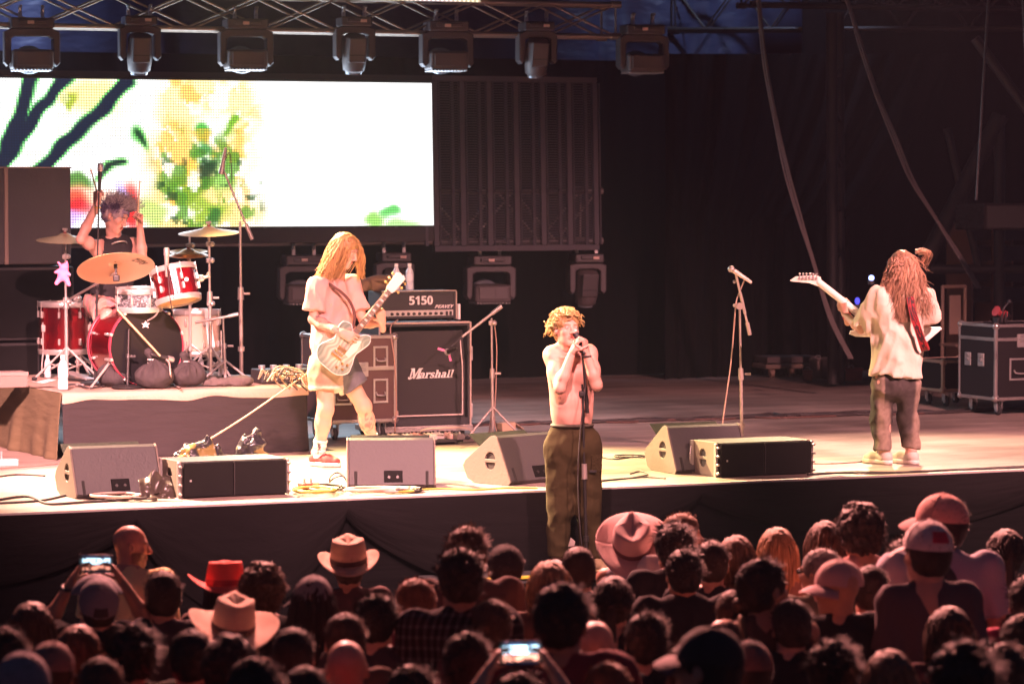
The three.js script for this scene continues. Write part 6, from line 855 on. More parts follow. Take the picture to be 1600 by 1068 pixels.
  const wh = M(0.72, 0.68, 0.66, 0.5); mesh('edge_trim', rbox(hw - 0.01, 0.008, 0.012, hw / 2, hh, 0.002, 0.003), edgeT, hd); mesh('edge_trim', rbox(0.01, hh - 0.01, 0.012, hw - 0.004, hh / 2, 0.002, 0.003), edgeT, hd); mesh('numerals', word('5150', 0.072, 0.006).translate(hw * 0.53, hh * 0.68, -0.007), wh, hd); mesh('name', shear(word('PEAVEY', 0.028, 0.005).scale(1.2, 1, 1), 0.5).translate(hw * 0.84, hh * 0.46, -0.007), wh, hd);
  // on the head
  const HP = (x, z) => hd.position.clone().addScaledVector(UX, x).addScaledVector(VX, z).add(V(0, hh + 0.004, 0)); const f = new Field([-0.24, -0.02, -0.18], [0.24, 0.2, 0.18], 0.008); f.cone([-0.1, 0.05, 0], [0.12, 0.055, -0.02], 0.055, 0.06, 0.05); f.cone([-0.12, 0.05, 0.05], [-0.16, -0.0, 0.07], 0.05, 0.03, 0.04); f.ell([0.06, 0.09, 0], [0.12, 0.035, 0.1], 0.03); f.cut([0, 0.001, 0], [0, -1, 0]); f.warp((x, y, z) => 0.008 * noise(x * 16, y * 40, z * 16)); const tw = thing('brown_towel', 'folded brown towel lying on the left end of the amplifier head', 'towel', HP(0.02, 0.14), PSI); mesh('cloth', f.mesh(), M(0.17, 0.11, 0.065, 0.95, 0, { bumpMap: fineBump, bumpScale: 0.004 }), tw);
  bottle('water bottle on the amplifier head beside the guitar headstock', HP(0.17, 0.07), 0.225); bottle('water bottle on the amplifier head, standing over the numerals', HP(0.29, 0.07), 0.225);
  cable('tan cable hanging down the front of the guitar cabinet from the amplifier head', [HP(0.14, -0.03).add(V(0, -0.24, 0)), at(610, 512, 28.2), at(616, 560, 28.1), at(619, 640, 28.1), at(617, 668, 28.05), gp(622, 690, 0.01)], 0.006, M(0.4, 0.24, 0.18, 0.6));
  { const c = thing('cup', 'thin white upright card leaning at the right of the amplifier head', 'card', hd.position.clone().addScaledVector(UX, hw + 0.03).add(V(0, 0, 0)), PSI); c.name = 'card'; mesh('sheet', rbox(0.02, 0.13, 0.1, 0, 0.065, -0.06, 0.003), mt.white, c); }
  // leaning microphone at the cabinet
  const sp = gp(770, 684), dd = -sp.z, st = tripodStand('microphone_stand', 'chrome boom stand leaning a microphone against the guitar cabinet', sp, at(768, 497, dd), { mat: mt.stand, spread: 0.26, knobs: [0.96] }), b0 = at(784, 478, dd).sub(sp), b1 = at(722, 526, dd - 0.05).sub(sp), b2 = at(706, 541, dd - 0.08).sub(sp); mesh('boom', cyl(b0, b1, 0.012, 0.011), mt.stand, st); mesh('boom_grip', cyl(b0, b0.clone().lerp(b1, 0.25), 0.018), mt.stand, st); mesh('boom_tip', cyl(b1, b2, 0.008), mt.blackMetal, st);
  mic('microphone', 'black microphone pointed into the grille of the guitar cabinet', at(701, 549, dd - 0.1), V(-0.4, -0.2, -0.9), true, mt.blackMetal); { const m = thing('tape_strip', 'bright pink tape tab stuck on the microphone at the cabinet', 'tape', at(695, 548, dd - 0.05)); mesh('tab', [rbox(0.06, 0.02, 0.004, -0.03, 0.012, 0, 0.001, 0, 0, -0.3)], M(0.8, 0.2, 0.42, 0.6), m); const m2 = thing('tape_strip', 'second pink tape tab hanging under the microphone at the cabinet', 'tape', at(703, 557, dd - 0.04)); mesh('tab', rbox(0.018, 0.055, 0.004, 0, -0.01, 0, 0.001, 0, 0, 0.2), M(0.8, 0.2, 0.42, 0.6), m2); }
  cable('cable running down the pole of the leaning microphone stand', [at(772, 500, dd), at(776, 540, dd + 0.02), at(775, 600, dd), at(773, 660, dd), gp(780, 684, 0.01)], 0.005, M(0.35, 0.22, 0.17, 0.6));
  // pedals
  const br = gp(622, 698), bt = thing('pedal_board', 'flat black board under a row of small effect pedals at the cabinet foot', 'pedal board', V(br.x, 0, br.z), PSI + 0.08); mesh('board', rbox(0.6, 0.025, 0.26, 0.3, 0.03, -0.13, 0.006), mt.black, bt); for (const x of [0.05, 0.55]) mesh('foot', box(0.04, 0.018, 0.24, x, 0.009, -0.13), mt.rubber, bt);
  const pc = [[0.7, 0.52, 0.46], [0.74, 0.66, 0.6], [0.62, 0.3, 0.26], [0.72, 0.6, 0.52], [0.55, 0.5, 0.48], [0.7, 0.46, 0.42], [0.12, 0.1, 0.1]], pn = ['pink', 'cream', 'dull red', 'beige', 'grey', 'salmon', 'black'];
  for (let i = 0; i < 7; i++) { const x = i < 6 ? 0.05 + i * 0.098 : 0.56, z = i < 6 ? (i % 2 ? -0.1 : -0.16) : -0.03, c = Math.cos(PSI + 0.08), s2 = Math.sin(PSI + 0.08), p = thing('effect_pedal', `${pn[i]} effect pedal on the board at the foot of the guitar cabinet`, 'effect pedal', V(br.x + x * c + z * s2, 0.043, br.z - x * s2 + z * c), PSI + 0.08, 'effect pedals on the pedal board'); mesh('casing', rbox(0.075, 0.045, 0.12, 0, 0.022, 0, 0.006, 0.1), M(...pc[i], 0.45), p); for (const k of [-0.02, 0.02]) mesh('knob', vc(k, 0.042, -0.03, 0.018, 0.009), mt.black, p); mesh('switch', vc(0, 0.04, 0.035, 0.016, 0.008), mt.chrome, p); }
  cable('pale patch cable arched over the effect pedals', [gp(655, 684, 0.05), gp(660, 672, 0.12), gp(700, 668, 0.14), gp(735, 672, 0.1), gp(748, 690, 0.01)], 0.005, M(0.6, 0.45, 0.36, 0.6)); cable('dark patch cable running from the pedals to the microphone stand', [gp(715, 692, 0.04), gp(740, 690, 0.02), gp(762, 688, 0.02), gp(790, 680, 0.01)], 0.006);
  { const q2 = gp(790, 678), bx = thing('cable_box', 'small tan wooden box beside the foot of the leaning microphone stand', 'box', V(q2.x, 0, q2.z), 0.5); mesh('carton', [rbox(0.13, 0.1, 0.12, 0, 0.05, 0, 0.006)], M(0.42, 0.3, 0.2, 0.7), bx); mesh('flap', xf(rbox(0.12, 0.006, 0.1, 0.05, 0, 0, 0.002), 0.06, 0.1, 0, 0, 0, -0.6), M(0.48, 0.35, 0.24, 0.7), bx); }
  // guitar lead to the floor
  cable('taut tan guitar lead running from the guitarist down to the stage floor', [at(494, 573, 25.8), at(440, 611, 25.6), at(390, 646, 25.3), at(330, 684, 24.9), gp(262, 718, 0.01), gp(235, 728, 0.01)], 0.006, M(0.62, 0.36, 0.24, 0.6));
}
{ // singer's straight stand and the microphone in his hands
  const D = 23.47, b = at(917, 896, D - 0.2).setY(-0.55), st = tripodStand('microphone_stand', 'straight black microphone stand rising in front of the singer', b.clone(), at(910, 600, D - 0.2), { mat: mt.blackMetal, round: true, r: 0.012, clutch: mt.stand }), o = st.position, a0 = at(918, 645, D - 0.2).sub(o), a1 = at(910, 548, D - 0.24).sub(o); mesh('boom', cyl(a0, a1, 0.009), mt.blackMetal, st); mesh('boom_grip', cyl(a0, a0.clone().lerp(a1, 0.3), 0.013), mt.blackMetal, st); mesh('clamp', [rbox(0.05, 0.04, 0.04, ...at(910, 615, D - 0.2).sub(o).toArray(), 0.01), cyl(at(908, 615, D - 0.19).sub(o), at(899, 624, D - 0.19).sub(o), 0.006)], mt.black, st); mesh('clip', [cyl(at(910, 550, D - 0.24).sub(o), at(906, 540, D - 0.24).sub(o), 0.018, 0.016)], mt.black, st);
  mic('microphone', 'hand held microphone at the mouth of the shirtless singer', at(900, 522, D - 0.2), at(897, 514, D - 0.16).sub(at(911, 546, D - 0.25)), true, mt.black, { grille: M(0.72, 0.6, 0.48, 0.4, 0.7) });
  cable('thin cable hanging beside the straight microphone stand of the singer', [at(912, 548, D - 0.24), at(915, 600, D - 0.25), at(908, 660, D - 0.26), at(903, 740, D - 0.28), at(906, 820, D - 0.28), at(912, 880, D - 0.27)], 0.0045);
}
{ // empty stand on the right
  const b = gp(1160, 706), D = -b.z, st = tripodStand('microphone_stand', 'empty slim chrome microphone stand behind the right wedge monitor', b, at(1156, 480, D), { mat: mt.stand, round: true, r: 0.013 }), a0 = at(1172, 523, D + 0.02).sub(b), a1 = at(1150, 428, D - 0.03).sub(b); mesh('boom', cyl(a0, a1, 0.0095), mt.stand, st); mesh('counterweight', cyl(a0, a0.clone().lerp(a1, 0.2), 0.016), mt.stand, st); mesh('boom_sleeve', cyl(a0.clone().lerp(a1, 0.35), a0.clone().lerp(a1, 0.7), 0.013), mt.stand, st); mesh('swivel', [xf(vc(0, -0.025, 0, 0.05, 0.028), ...at(1156, 478, D).sub(b).toArray(), Math.PI / 2), ball(0.014, ...at(1148, 477, D).sub(b).toArray())], mt.stand, st); mesh('swivel', [ball(0.014, ...at(1148, 440, D).sub(b).toArray())], mt.stand, st);
  mic('microphone', 'vocal microphone with a round silver grille on the empty right stand', at(1147, 423, D - 0.03), at(1139, 416, D - 0.02).sub(at(1160, 430, D - 0.04)), true, M(0.6, 0.5, 0.46, 0.4, 0.4)); cable('thin cable hanging from the microphone on the empty right stand', [at(1160, 430, D - 0.04), at(1163, 436, D - 0.04), at(1158, 450, D), at(1151, 470, D), at(1148, 500, D + 0.02), at(1143, 560, D + 0.02), at(1135, 620, D), at(1129, 664, D - 0.05), gp(1126, 704, 0.01)], 0.0055, M(0.4, 0.27, 0.22, 0.6));
}
// ------------------------------------------------------------------ cables on the floor
const gcab = (label, pts, r = 0.008, m = mt.cord, grp) => cable(label, pts.map(([x, y, h]) => { const w = gp(x, y, h || r), q = toS(w); if (q[1] < 0.06) w.addScaledVector(VX, 0.06 - q[1]); return w; }), r, m, 'cable', grp);
{
  const jig = (pts, n, a, b) => { const c = new THREE.CatmullRomCurve3(pts.map(p => V(p[0], p[1], 0))); return Array.from({ length: n + 1 }, (_, i) => { const p = c.getPoint(i / n); return [p.x, p.y + a * noise(i * 0.8, b)]; }); };
  const line = [[640, 664], [760, 662], [860, 660], [1000, 656], [1150, 651], [1300, 647], [1450, 643], [1640, 636]];
  gcab('thick black cable bundle lying across the back of the stage floor', jig(line, 40, 1.4, 1), 0.016); gcab('second black cable twisted along the bundle across the stage floor', jig(line.map(([x, y]) => [x, y - 1]), 40, 3, 7), 0.012); gcab('thin brown cable beside the bundle across the stage floor', jig(line.map(([x, y]) => [x, y + 1.5]), 34, 2, 12), 0.009, M(0.1, 0.05, 0.04, 0.6));
  gcab('dark cable lying along the left stage edge before the first wedge', [[-10, 781], [40, 775], [80, 787], [130, 784], [200, 780]], 0.009); gcab('second dark cable crossing the left stage edge', [[-10, 786], [60, 782], [110, 773], [150, 779], [240, 778]], 0.008); gcab('thin cable on the floor at the far left above the first wedge', [[-10, 732], [30, 729], [60, 727], [90, 724]], 0.006, M(0.3, 0.15, 0.12, 0.6)); gcab('black cable at the far left of the floor under the riser cloth', [[-10, 745], [30, 741], [70, 743]], 0.007);
  const r = mulberry(77), coil = (label, cx, cy, rx, ry, turns, m, rad = 0.0075, grp) => { const p = []; for (let i = 0; i <= turns * 9; i++) { const a = i / 9 * 6.2832, k = 0.75 + 0.35 * r(); { const w = gp(cx + rx * k * Math.cos(a), cy - 4 + ry * 0.8 * k * Math.sin(a), rad + 0.008 * (i / 9)), q = toS(w); if (q[1] < 0.1) w.addScaledVector(VX, 0.1 - q[1] + 0.05 * r()); p.push(w); } } cable(label, p, rad, m, 'cable_coil', grp); };
  const yl = M(0.42, 0.36, 0.06, 0.6), pk = M(0.5, 0.36, 0.3, 0.6), gd = 'cable coils along the stage front';
  coil('pale cable coil lying on the stage edge before the first wedge', 180, 777, 42, 4.5, 4, pk, 0.009, gd); coil('small dark cable coil beside the pale one before the first wedge', 216, 779, 26, 4, 3, mt.cord, 0.009, gd);
  coil('yellowish cable coil on the stage edge left of the middle wedge', 492, 768, 34, 6, 5, yl, 0.008, gd); coil('black cable coil on top of the yellowish one left of the middle wedge', 508, 765, 30, 6, 4, mt.cord, 0.008, gd); coil('long pale cable coil before the middle wedge', 592, 768, 52, 4.5, 4, pk, 0.009, gd); coil('dark cable coil before the right half of the middle wedge', 630, 768, 30, 4, 3, mt.cord, 0.009, gd); coil('yellow cable ring at the right end of the coils before the middle wedge', 628, 769, 22, 4, 2, yl, 0.008, gd);
  const D0 = 23.95; cable('dark cable loop standing up beside the left edge of the middle wedge', [at(515, 762, D0), at(516, 745, D0), at(527, 738, D0 + 0.05), at(540, 748, D0), at(548, 762, D0), at(560, 768, D0 - 0.1)], 0.006); cable('thin dark cable arch left of the middle wedge', [at(508, 764, D0), at(520, 748, D0), at(536, 744, D0), at(545, 760, D0 - 0.05)], 0.006);
  gcab('yellow-lit cable along the stage edge between the middle wedges', [[640, 766], [690, 763], [740, 765], [790, 762], [850, 764]], 0.006, yl); gcab('thin dark cable right of the singer on the stage edge', [[935, 751], [980, 747], [1010, 745], [1040, 747]], 0.006); gcab('thin cable loop on the floor left of the right wedge', [[985, 740], [1000, 736], [1012, 741], [992, 745], [975, 748]], 0.005); coil('flat dark cable coil on the floor between the singer and the right wedge', 985, 716, 24, 2.4, 3, mt.cord, 0.006, gd); gcab('dark cable reaching from the coil to the singer', [[940, 714], [960, 717], [990, 713]], 0.006);
  gcab('thin lead from the shoes of the right guitarist to the front fill', [[1362, 718], [1335, 722], [1300, 724], [1268, 724]], 0.005, M(0.2, 0.1, 0.09, 0.6)); gcab('black cable along the stage edge at the far right', [[1262, 741], [1330, 737], [1400, 738], [1480, 734], [1620, 727]], 0.008); gcab('second black cable at the far right stage edge', [[1290, 738], [1380, 740], [1450, 735], [1540, 733], [1620, 731]], 0.007);
  const q = gp(482, 767), t = thing('stage_box', 'small red metal connector box among the cables on the stage edge', 'connector box', V(q.x, 0, q.z + 0.02), 0.5); mesh('casing', rbox(0.13, 0.06, 0.09, 0, 0.03, 0, 0.006), M(0.4, 0.05, 0.04, 0.5), t); for (const x of [-0.03, 0.02]) mesh('plug', [vc(x, 0.06, 0, 0.03, 0.009)], mt.steel, t); mesh('face_plate', rbox(0.05, 0.045, 0.004, 0.035, 0.03, 0.046, 0.002), M(0.6, 0.5, 0.2, 0.4, 0.4), t);
  const q2 = gp(10, 727), b2 = thing('stage_box', 'small pale connector box on the floor at the far left', 'connector box', V(q2.x, 0, q2.z), 0.3); mesh('casing', rbox(0.16, 0.05, 0.1, 0, 0.025, 0, 0.006), M(0.55, 0.45, 0.42, 0.5), b2); mesh('plug', vc(-0.04, 0.05, 0, 0.06, 0.01), mt.steel, b2);
}
// ------------------------------------------------------------------ the dark side of the stage on the right
{
  const sd = at(1330, 90, 36), drape = mesh('side_drape', sheet((u, v) => { // right edge gathered inwards at half height
    const yy = v, R0 = yy > 0.5 ? 1330 + 170 * Math.pow((yy - 0.5) / 0.5, 0.75) : 1330, px = mix(1040, R0, u), py = mix(602, 84, yy), p = vp(px, py, 11.1 + 0.1 * noise(u * 24, yy * 1.2) + 0.05 * noise(u * 60, yy)); return p; }, 70, 40, 0.01), M(0.010, 0.0095, 0.0105, 0.95, 0, { spec: 0.1 })); tag(drape, 'black side drape with a gathered right edge hanging upstage right', 'curtain');
  const lean = at(1560, 180, 33), dk = M(0.02, 0.019, 0.02, 0.6, 0.3);
  // roof truss and towers in silhouette
  truss('dark steel roof truss high at the right, seen in silhouette', at(1050, 46, 38), 8, 0.5, 0.5, darkTruss, 0.7, false, -0.12); truss('second dark roof truss crossing higher up at the right', at(1180, 6, 36), 7, 0.45, 0.4, darkTruss, 0.55, true, 0.3);
  { const t = thing('scaffold_tower', 'dark scaffold tower with leaning braces behind the right guitarist', 'scaffold', V(0, 0, 0)); const P = (x, y, d = 35) => at(x, y, d); const bar = (a, b, r = 0.05) => mesh('tube', cyl(a, b, r, r, 10), dk, t); bar(P(1564, 180), P(1440, 420), 0.09); bar(P(1300, 20), P(1302, 600), 0.06); bar(P(1312, 20, 35.5), P(1314, 600, 35.5), 0.05); bar(P(1524, 60, 33), P(1700, 300, 33), 0.05); bar(P(1440, 420), P(1640, 420), 0.05); bar(P(1440, 420), P(1445, 600), 0.05); bar(P(1480, 200), P(1530, 420), 0.04); bar(P(1562, 180), P(1562, 600), 0.06); for (let i = 0; i < 7; i++) bar(P(1300, 90 + i * 70), P(1313, 120 + i * 70, 35.5), 0.025); t.position.set(0, 0, 0); }
  bd('masking_curtain', 'large dark cloth at the far right edge', 'cloth panel', 8.6, 13, 11.5, 0, 5.2, M(0.010, 0.009, 0.010, 0.95, 0, { spec: 0.1 }));
  // two bundles of cables sagging from the roof
  const bun = (a, D, lb) => { for (let i = 0; i < 3; i++) cable(lb[i], a.map(([x, y], k) => at(x + (i - 1) * 2.6 + 1.2 * noise(k, i * 7), y, D + 0.03 * i)), 0.011, M(0.10, 0.075, 0.07, 0.6), 'hanging_cable', 'cables sagging from the roof'); };
  bun([[1184, -30], [1188, 20], [1197, 100], [1213, 190], [1230, 270], [1250, 340], [1270, 405], [1300, 500], [1330, 560]], 33, ['leftmost strand of the left hanging cable bundle', 'middle strand of the left hanging cable bundle', 'right strand of the left hanging cable bundle']);
  bun([[1314, -30], [1328, 10], [1346, 70], [1370, 145], [1398, 215], [1425, 280], [1462, 340], [1500, 400], [1530, 450]], 33, ['left strand of the right hanging cable bundle', 'middle strand of the right hanging cable bundle', 'rightmost strand of the right hanging cable bundle']);
  // low dolly and boxes in the dark
  const q = gp(1228, 588), t = thing('flat_dolly', 'low wooden dolly loaded with flat cases in the dark upstage', 'dolly', V(q.x, 0, q.z), 0.3); mesh('deck', rbox(0.62, 0.05, 0.4, 0, 0.12, 0, 0.01), M(0.2, 0.14, 0.11, 0.7), t); mesh('flat_case', rbox(0.6, 0.07, 0.38, 0.01, 0.19, 0, 0.01), M(0.1, 0.075, 0.07, 0.6), t); for (const x of [-0.22, 0.0, 0.22]) mesh('caster', [xf(vc(0, -0.02, 0, 0.04, 0.045), x, 0.046, 0.14, 0, 0, Math.PI / 2), box(0.06, 0.05, 0.05, x, 0.075, 0.14)], M(0.3, 0.2, 0.15, 0.5), t);
  const bl = [[1278, 590, 0.16, 0.2, [0.2, 0.15, 0.13], 'small dim brown case beside the dolly in the dark'], [1300, 592, 0.12, 0.22, [0.12, 0.1, 0.1], 'dark upright box third from the dolly upstage'], [1330, 594, 0.2, 0.12, [0.28, 0.07, 0.06], 'dim red bag lying on the floor upstage right'], [1262, 594, 0.1, 0.1, [0.25, 0.1, 0.08], 'little reddish box on the floor next to the dolly']];
  for (const [x, y, w, h, c, l] of bl) { const p = gp(x, y), b = thing('equipment_box', l, 'box', V(p.x, 0, p.z), rr(-0.3, 0.6)); mesh('case', rbox(w, h, 0.18, 0, h / 2, 0, 0.012), M(...c, 0.6), b); mesh('lid', rbox(w + 0.01, 0.025, 0.19, 0, h, 0, 0.008), M(...c.map(v => v * 1.4), 0.6), b); mesh('handle', tube([[-0.03, h + 0.01, 0], [-0.02, h + 0.035, 0], [0.02, h + 0.035, 0], [0.03, h + 0.01, 0]], 0.005), mt.steel, b); }
  // road cases and racks
  const cp = gp(1598, 644), cw = 1.0, ch = 0.69, c1 = thing('road_case', 'large black road case with shining metal edges and a paper label, far right', 'road case', V(cp.x, 0, cp.z), PSI); 
  roadCase(c1, cw, ch, 0.62, { lid: 0.8, latch: [[-0.22, 0.14 + ch * 0.78, 0.31, 0], [-0.5, 0.5, 0.08, -Math.PI / 2], [-0.5, 0.5, -0.14, -Math.PI / 2]], dish: [[-0.22, 0.42, 0.31, 0, 0.26, 0.2]] });
  mesh('label', rbox(0.4, 0.17, 0.004, 0.09, 0.66, 0.314, 0.001), M(0.72, 0.6, 0.52, 0.7), c1); mesh('label_text', [word('TOOL', 0.042, 0.002).translate(0.0, 0.695, 0.3165), word('RACK', 0.042, 0.002).translate(0.13, 0.625, 0.3165)], M(0.1, 0.06, 0.05, 0.7), c1);
  const sp = gp(1486, 632), c2 = thing('road_case', 'low tan edged road case with two cans on top, left of the large case', 'road case', V(sp.x, 0, sp.z), PSI); roadCase(c2, 0.5, 0.3, 0.5, { edge: M(0.5, 0.34, 0.25, 0.5, 0.3) });
  const dp = gp(1490, 606), c3 = thing('folding_chair', 'tan folding chair frame standing behind the low road case', 'chair', V(dp.x, 0.0, dp.z), 0.5); mesh('back', rbox(0.14, 0.4, 0.02, 0.03, 0.75, -0.02, 0.006), M(0.5, 0.34, 0.26, 0.6), c3); for (const x of [-0.14, 0.14]) mesh('post', vc(x, 0, 0, 1.05, 0.018), M(0.45, 0.3, 0.22, 0.5), c3); mesh('top_rail', cyl(V(-0.14, 1.04, 0), V(0.14, 1.04, 0), 0.018), M(0.45, 0.3, 0.22, 0.5), c3); mesh('seat', rbox(0.3, 0.03, 0.3, 0, 0.45, 0.1, 0.01), M(0.3, 0.2, 0.15, 0.6), c3);
  for (const [x, h, l, w] of [[1530, 1.78, 'tall dark equipment rack with one tan edge behind the large road case', 0.5], [1583, 1.82, 'tall open equipment rack at the right edge of the picture', 0.62]]) { const p = gp(x, 590), r = thing('equipment_rack', l, 'rack', V(p.x, 0, p.z), PSI); mesh('frame', [rbox(0.03, h, 0.5, -w / 2, h / 2, 0, 0.006)], M(0.34, 0.2, 0.14, 0.55), r); mesh('frame', [rbox(0.03, h, 0.5, w / 2, h / 2, 0, 0.006)], M(0.34, 0.2, 0.14, 0.55), r); mesh('back_panel', box(w - 0.03, h - 0.04, 0.02, 0, h / 2, -0.2), mt.black, r); mesh('top', rbox(w + 0.03, 0.03, 0.5, 0, h + 0.012, 0, 0.006), mt.black, r); for (let i = 0; i < 4; i++) { mesh('rack_unit', rbox(w - 0.08, 0.16, 0.4, 0, 0.9 + i * 0.22, 0.02, 0.006), M(0.03, 0.03, 0.032, 0.4, 0.3), r); } }
  { const p = at(1555, 338, 31), b = thing('hanging_speaker', 'dark box shaped loudspeaker hanging above the racks at the right', 'loudspeaker', p, PSI); mesh('cabinet', rbox(0.75, 0.24, 0.5, 0.1, 0, 0, 0.02), mt.blackCloth, b); mesh('grille', rbox(0.7, 0.2, 0.02, 0.1, 0, 0.25, 0.006), grilleMat, b); for (const x of [-0.2, 0.4]) mesh('sling', cyl(V(x, 0.15, 0), V(x * 0.4 + 0.06, 3, 0), 0.012), mt.blackMetal, b); }
  { const top = 0.14 + ch, G = (x, z) => c1.position.clone().addScaledVector(UX, x).addScaledVector(VX, z).add(V(0, top + 0.002, 0)); const rd = thing('cable_drum', 'red cable reel lying among leads on top of the large road case', 'cable reel', G(-0.25, 0.0), 0.4); rd.scale.setScalar(0.7); mesh('drum', [xf(lathe([[0, -0.08], [0.07, -0.08], [0.07, -0.07], [0.04, -0.06], [0.04, 0.06], [0.07, 0.07], [0.07, 0.08], [0, 0.08]], 24), 0, 0.12, 0, 0.4, 0, 1.1)], M(0.4, 0.05, 0.06, 0.5), rd); mesh('handle', [tube([[0, 0.1, 0.02], [0.05, 0.2, 0.03], [0.12, 0.26, 0.02]], 0.014), ball(0.03, 0.13, 0.27, 0.02)], mt.black, rd); mesh('foot', box(0.14, 0.06, 0.12, 0, 0.03, 0), mt.black, rd);
    const r2 = mulberry(9); for (let i = 0; i < 5; i++) { const x = -0.4 + r2() * 0.7; cable(['black lead coiled on the large road case beside the red reel', 'black lead curling over the back of the large road case', 'dark lead on the road case, lying over its label side', 'thin lead dangling at the left corner of the large road case', 'short lead heaped at the right of the red reel'][i], [G(x, -0.1), G(x + 0.08, 0).add(V(0, 0.09, 0)), G(x + 0.16, 0.08).add(V(0, 0.04, 0)), G(x + 0.1, 0.16), G(x + 0.02, 0.1).add(V(0, 0.03, 0))], 0.012, mt.cord, 'cable', 'leads on the large road case'); } }
  { const fx = thing('stage_pilot_lamp', 'tiny blue pilot lamp glowing beside the right guitarist', 'lamp', at(1362, 434, 31.5)); mesh('lens', ball(0.026, 0, 0, 0, 1, 1, 1, 12), new THREE.MeshStandardMaterial({ color: C(0.1, 0.1, 0.3), emissive: C(0.35, 0.45, 1), emissiveIntensity: 3 }), fx); mesh('housing', vc(0, -0.06, -0.02, 0.04, 0.03), mt.black, fx); const fx2 = thing('stage_pilot_lamp', 'dim violet pilot lamp lower down behind the fretting hand', 'lamp', at(1340, 470, 31.5)); mesh('lens', [ball(0.03, 0, 0, 0, 0.8, 1.1, 1, 12)], new THREE.MeshStandardMaterial({ color: C(0.05, 0.05, 0.3), emissive: C(0.05, 0.06, 0.8), emissiveIntensity: 1.2 }), fx2); mesh('housing', vc(0, -0.07, -0.02, 0.04, 0.03), mt.black, fx2); }
}
// fittings of the stage lamps that light the scene, hung outside the picture
LAMPS.forEach((l, i) => {
  const t = thing('spot_lamp', `black stage spotlight outside the picture, lamp ${['over the front left', 'over the front middle', 'over the front right', 'behind the drums', 'over the back middle', 'at the back right', 'at the left side', 'above the left crowd', 'above the right crowd', 'added to flood the tarpaulin blue', 'added to flood the right tarpaulin'][i] || 'high up'}`, 'stage light', l.pos.clone()); t.quaternion.setFromUnitVectors(V(0, -1, 0), l.target.clone().sub(l.pos).normalize());
  mesh('housing', lathe([[0, 0.42], [0.1, 0.4], [0.13, 0.3], [0.14, 0.1], [0.15, 0.04], [0.14, 0.04], [0.12, 0.12], [0.1, 0.3], [0, 0.36]], 20), mt.black, t); mesh('bulb', ball(0.05, 0, 0.02, 0, 1, 1, 1, 10), new THREE.MeshStandardMaterial({ color: l.color, emissive: l.color, emissiveIntensity: 2 }), t);
});
// ------------------------------------------------------------------ the audience, each person a thing
const GROUND = -1.22, CR = mulberry(99), crr = (a, b) => a + (b - a) * CR();
const stdJ = (w = 0.185, o = {}) => ({ neck: [0, 1.49, -0.01], shL: [w, 1.43, -0.01], shR: [-w, 1.43, -0.01], elL: [w + 0.05, 1.14, -0.04], elR: [-w - 0.05, 1.14, -0.04], wrL: [w + 0.03, 0.92, 0.1], wrR: [-w - 0.03, 0.92, 0.1], hipL: [0.09, 0.92, 0], hipR: [-0.09, 0.92, 0], knL: [0.1, 0.5, 0.01], knR: [-0.1, 0.5, 0.01], anL: [0.1, 0.08, -0.02], anR: [-0.1, 0.08, -0.02], toeL: [0.12, 0.03, 0.13], toeR: [-0.12, 0.03, 0.13], ...o });
function makeBuild(J, mass, shirtO) {
  const B = bodyField(J, 0.016, { mass }); const hd = [['L', 1], ['R', -1]].map(([k, s]) => { const w = J['wr' + k], e = J['el' + k], d = norm3(sub3(w, e)); return handGeo(w, d, [-s, 0, 0.2], s, { curl: [0.4, 0.45, 0.5, 0.55], s: 0.95 }, 0.006); });
  return { J, B, body: [B.f.mesh(), ...hd.map(h => h.mesh())], shirt: shirtField(J, B, 0.014, { loose: 0.018, hem: -0.08, fold: 0.012, mass, ...shirtO }).mesh(), trousers: trouserField(J, B, 0.018, { loose: 0.012, waist: 0.05, fold: 0.008, mass }).mesh() };
}
const BUILDS = {
  tee: makeBuild(stdJ(0.2), 1.1, { seed: 1 }), tee2: makeBuild(stdJ(0.185, { elL: [0.27, 1.18, 0.02], wrL: [0.16, 1.1, 0.24], elR: [-0.27, 1.18, 0.02], wrR: [-0.12, 1.08, 0.24] }), 1, { seed: 5, loose: 0.024 }), big: makeBuild(stdJ(0.215), 1.2, { seed: 9, loose: 0.02 }),
  long: makeBuild(stdJ(0.2), 1.1, { seed: 13, sleeve: 2, loose: 0.02 }), slim: makeBuild(stdJ(0.16), 0.9, { seed: 3, loose: 0.012 }), tank: makeBuild(stdJ(0.165), 0.92, { seed: 6, sleeve: 0, loose: 0.008 }), tankbig: makeBuild(stdJ(0.19), 1.05, { seed: 7, sleeve: 0, loose: 0.012 }),
  raised: makeBuild(stdJ(0.185, { shL: [0.18, 1.46, 0.01], shR: [-0.18, 1.46, 0.01], elL: [0.27, 1.5, 0.2], elR: [-0.27, 1.5, 0.2], wrL: [0.13, 1.73, 0.3], wrR: [-0.13, 1.73, 0.3] }), 1, { seed: 8, sleeve: 0.6 }),
  fold: makeBuild(stdJ(0.17, { elL: [0.26, 1.2, 0.06], wrL: [0.12, 1.3, 0.22] }), 0.95, { seed: 21, loose: 0.016 }),
};
const SK = [[0.50, 0.29, 0.21], [0.45, 0.25, 0.17], [0.38, 0.2, 0.13], [0.55, 0.33, 0.25]];
const HC = { black: [0.018, 0.012, 0.010], dark: [0.035, 0.021, 0.014], brown: [0.085, 0.045, 0.024], light: [0.19, 0.11, 0.06], blond: [0.36, 0.22, 0.11], grey: [0.22, 0.19, 0.17], red: [0.2, 0.07, 0.03] };
const clothCache = {};
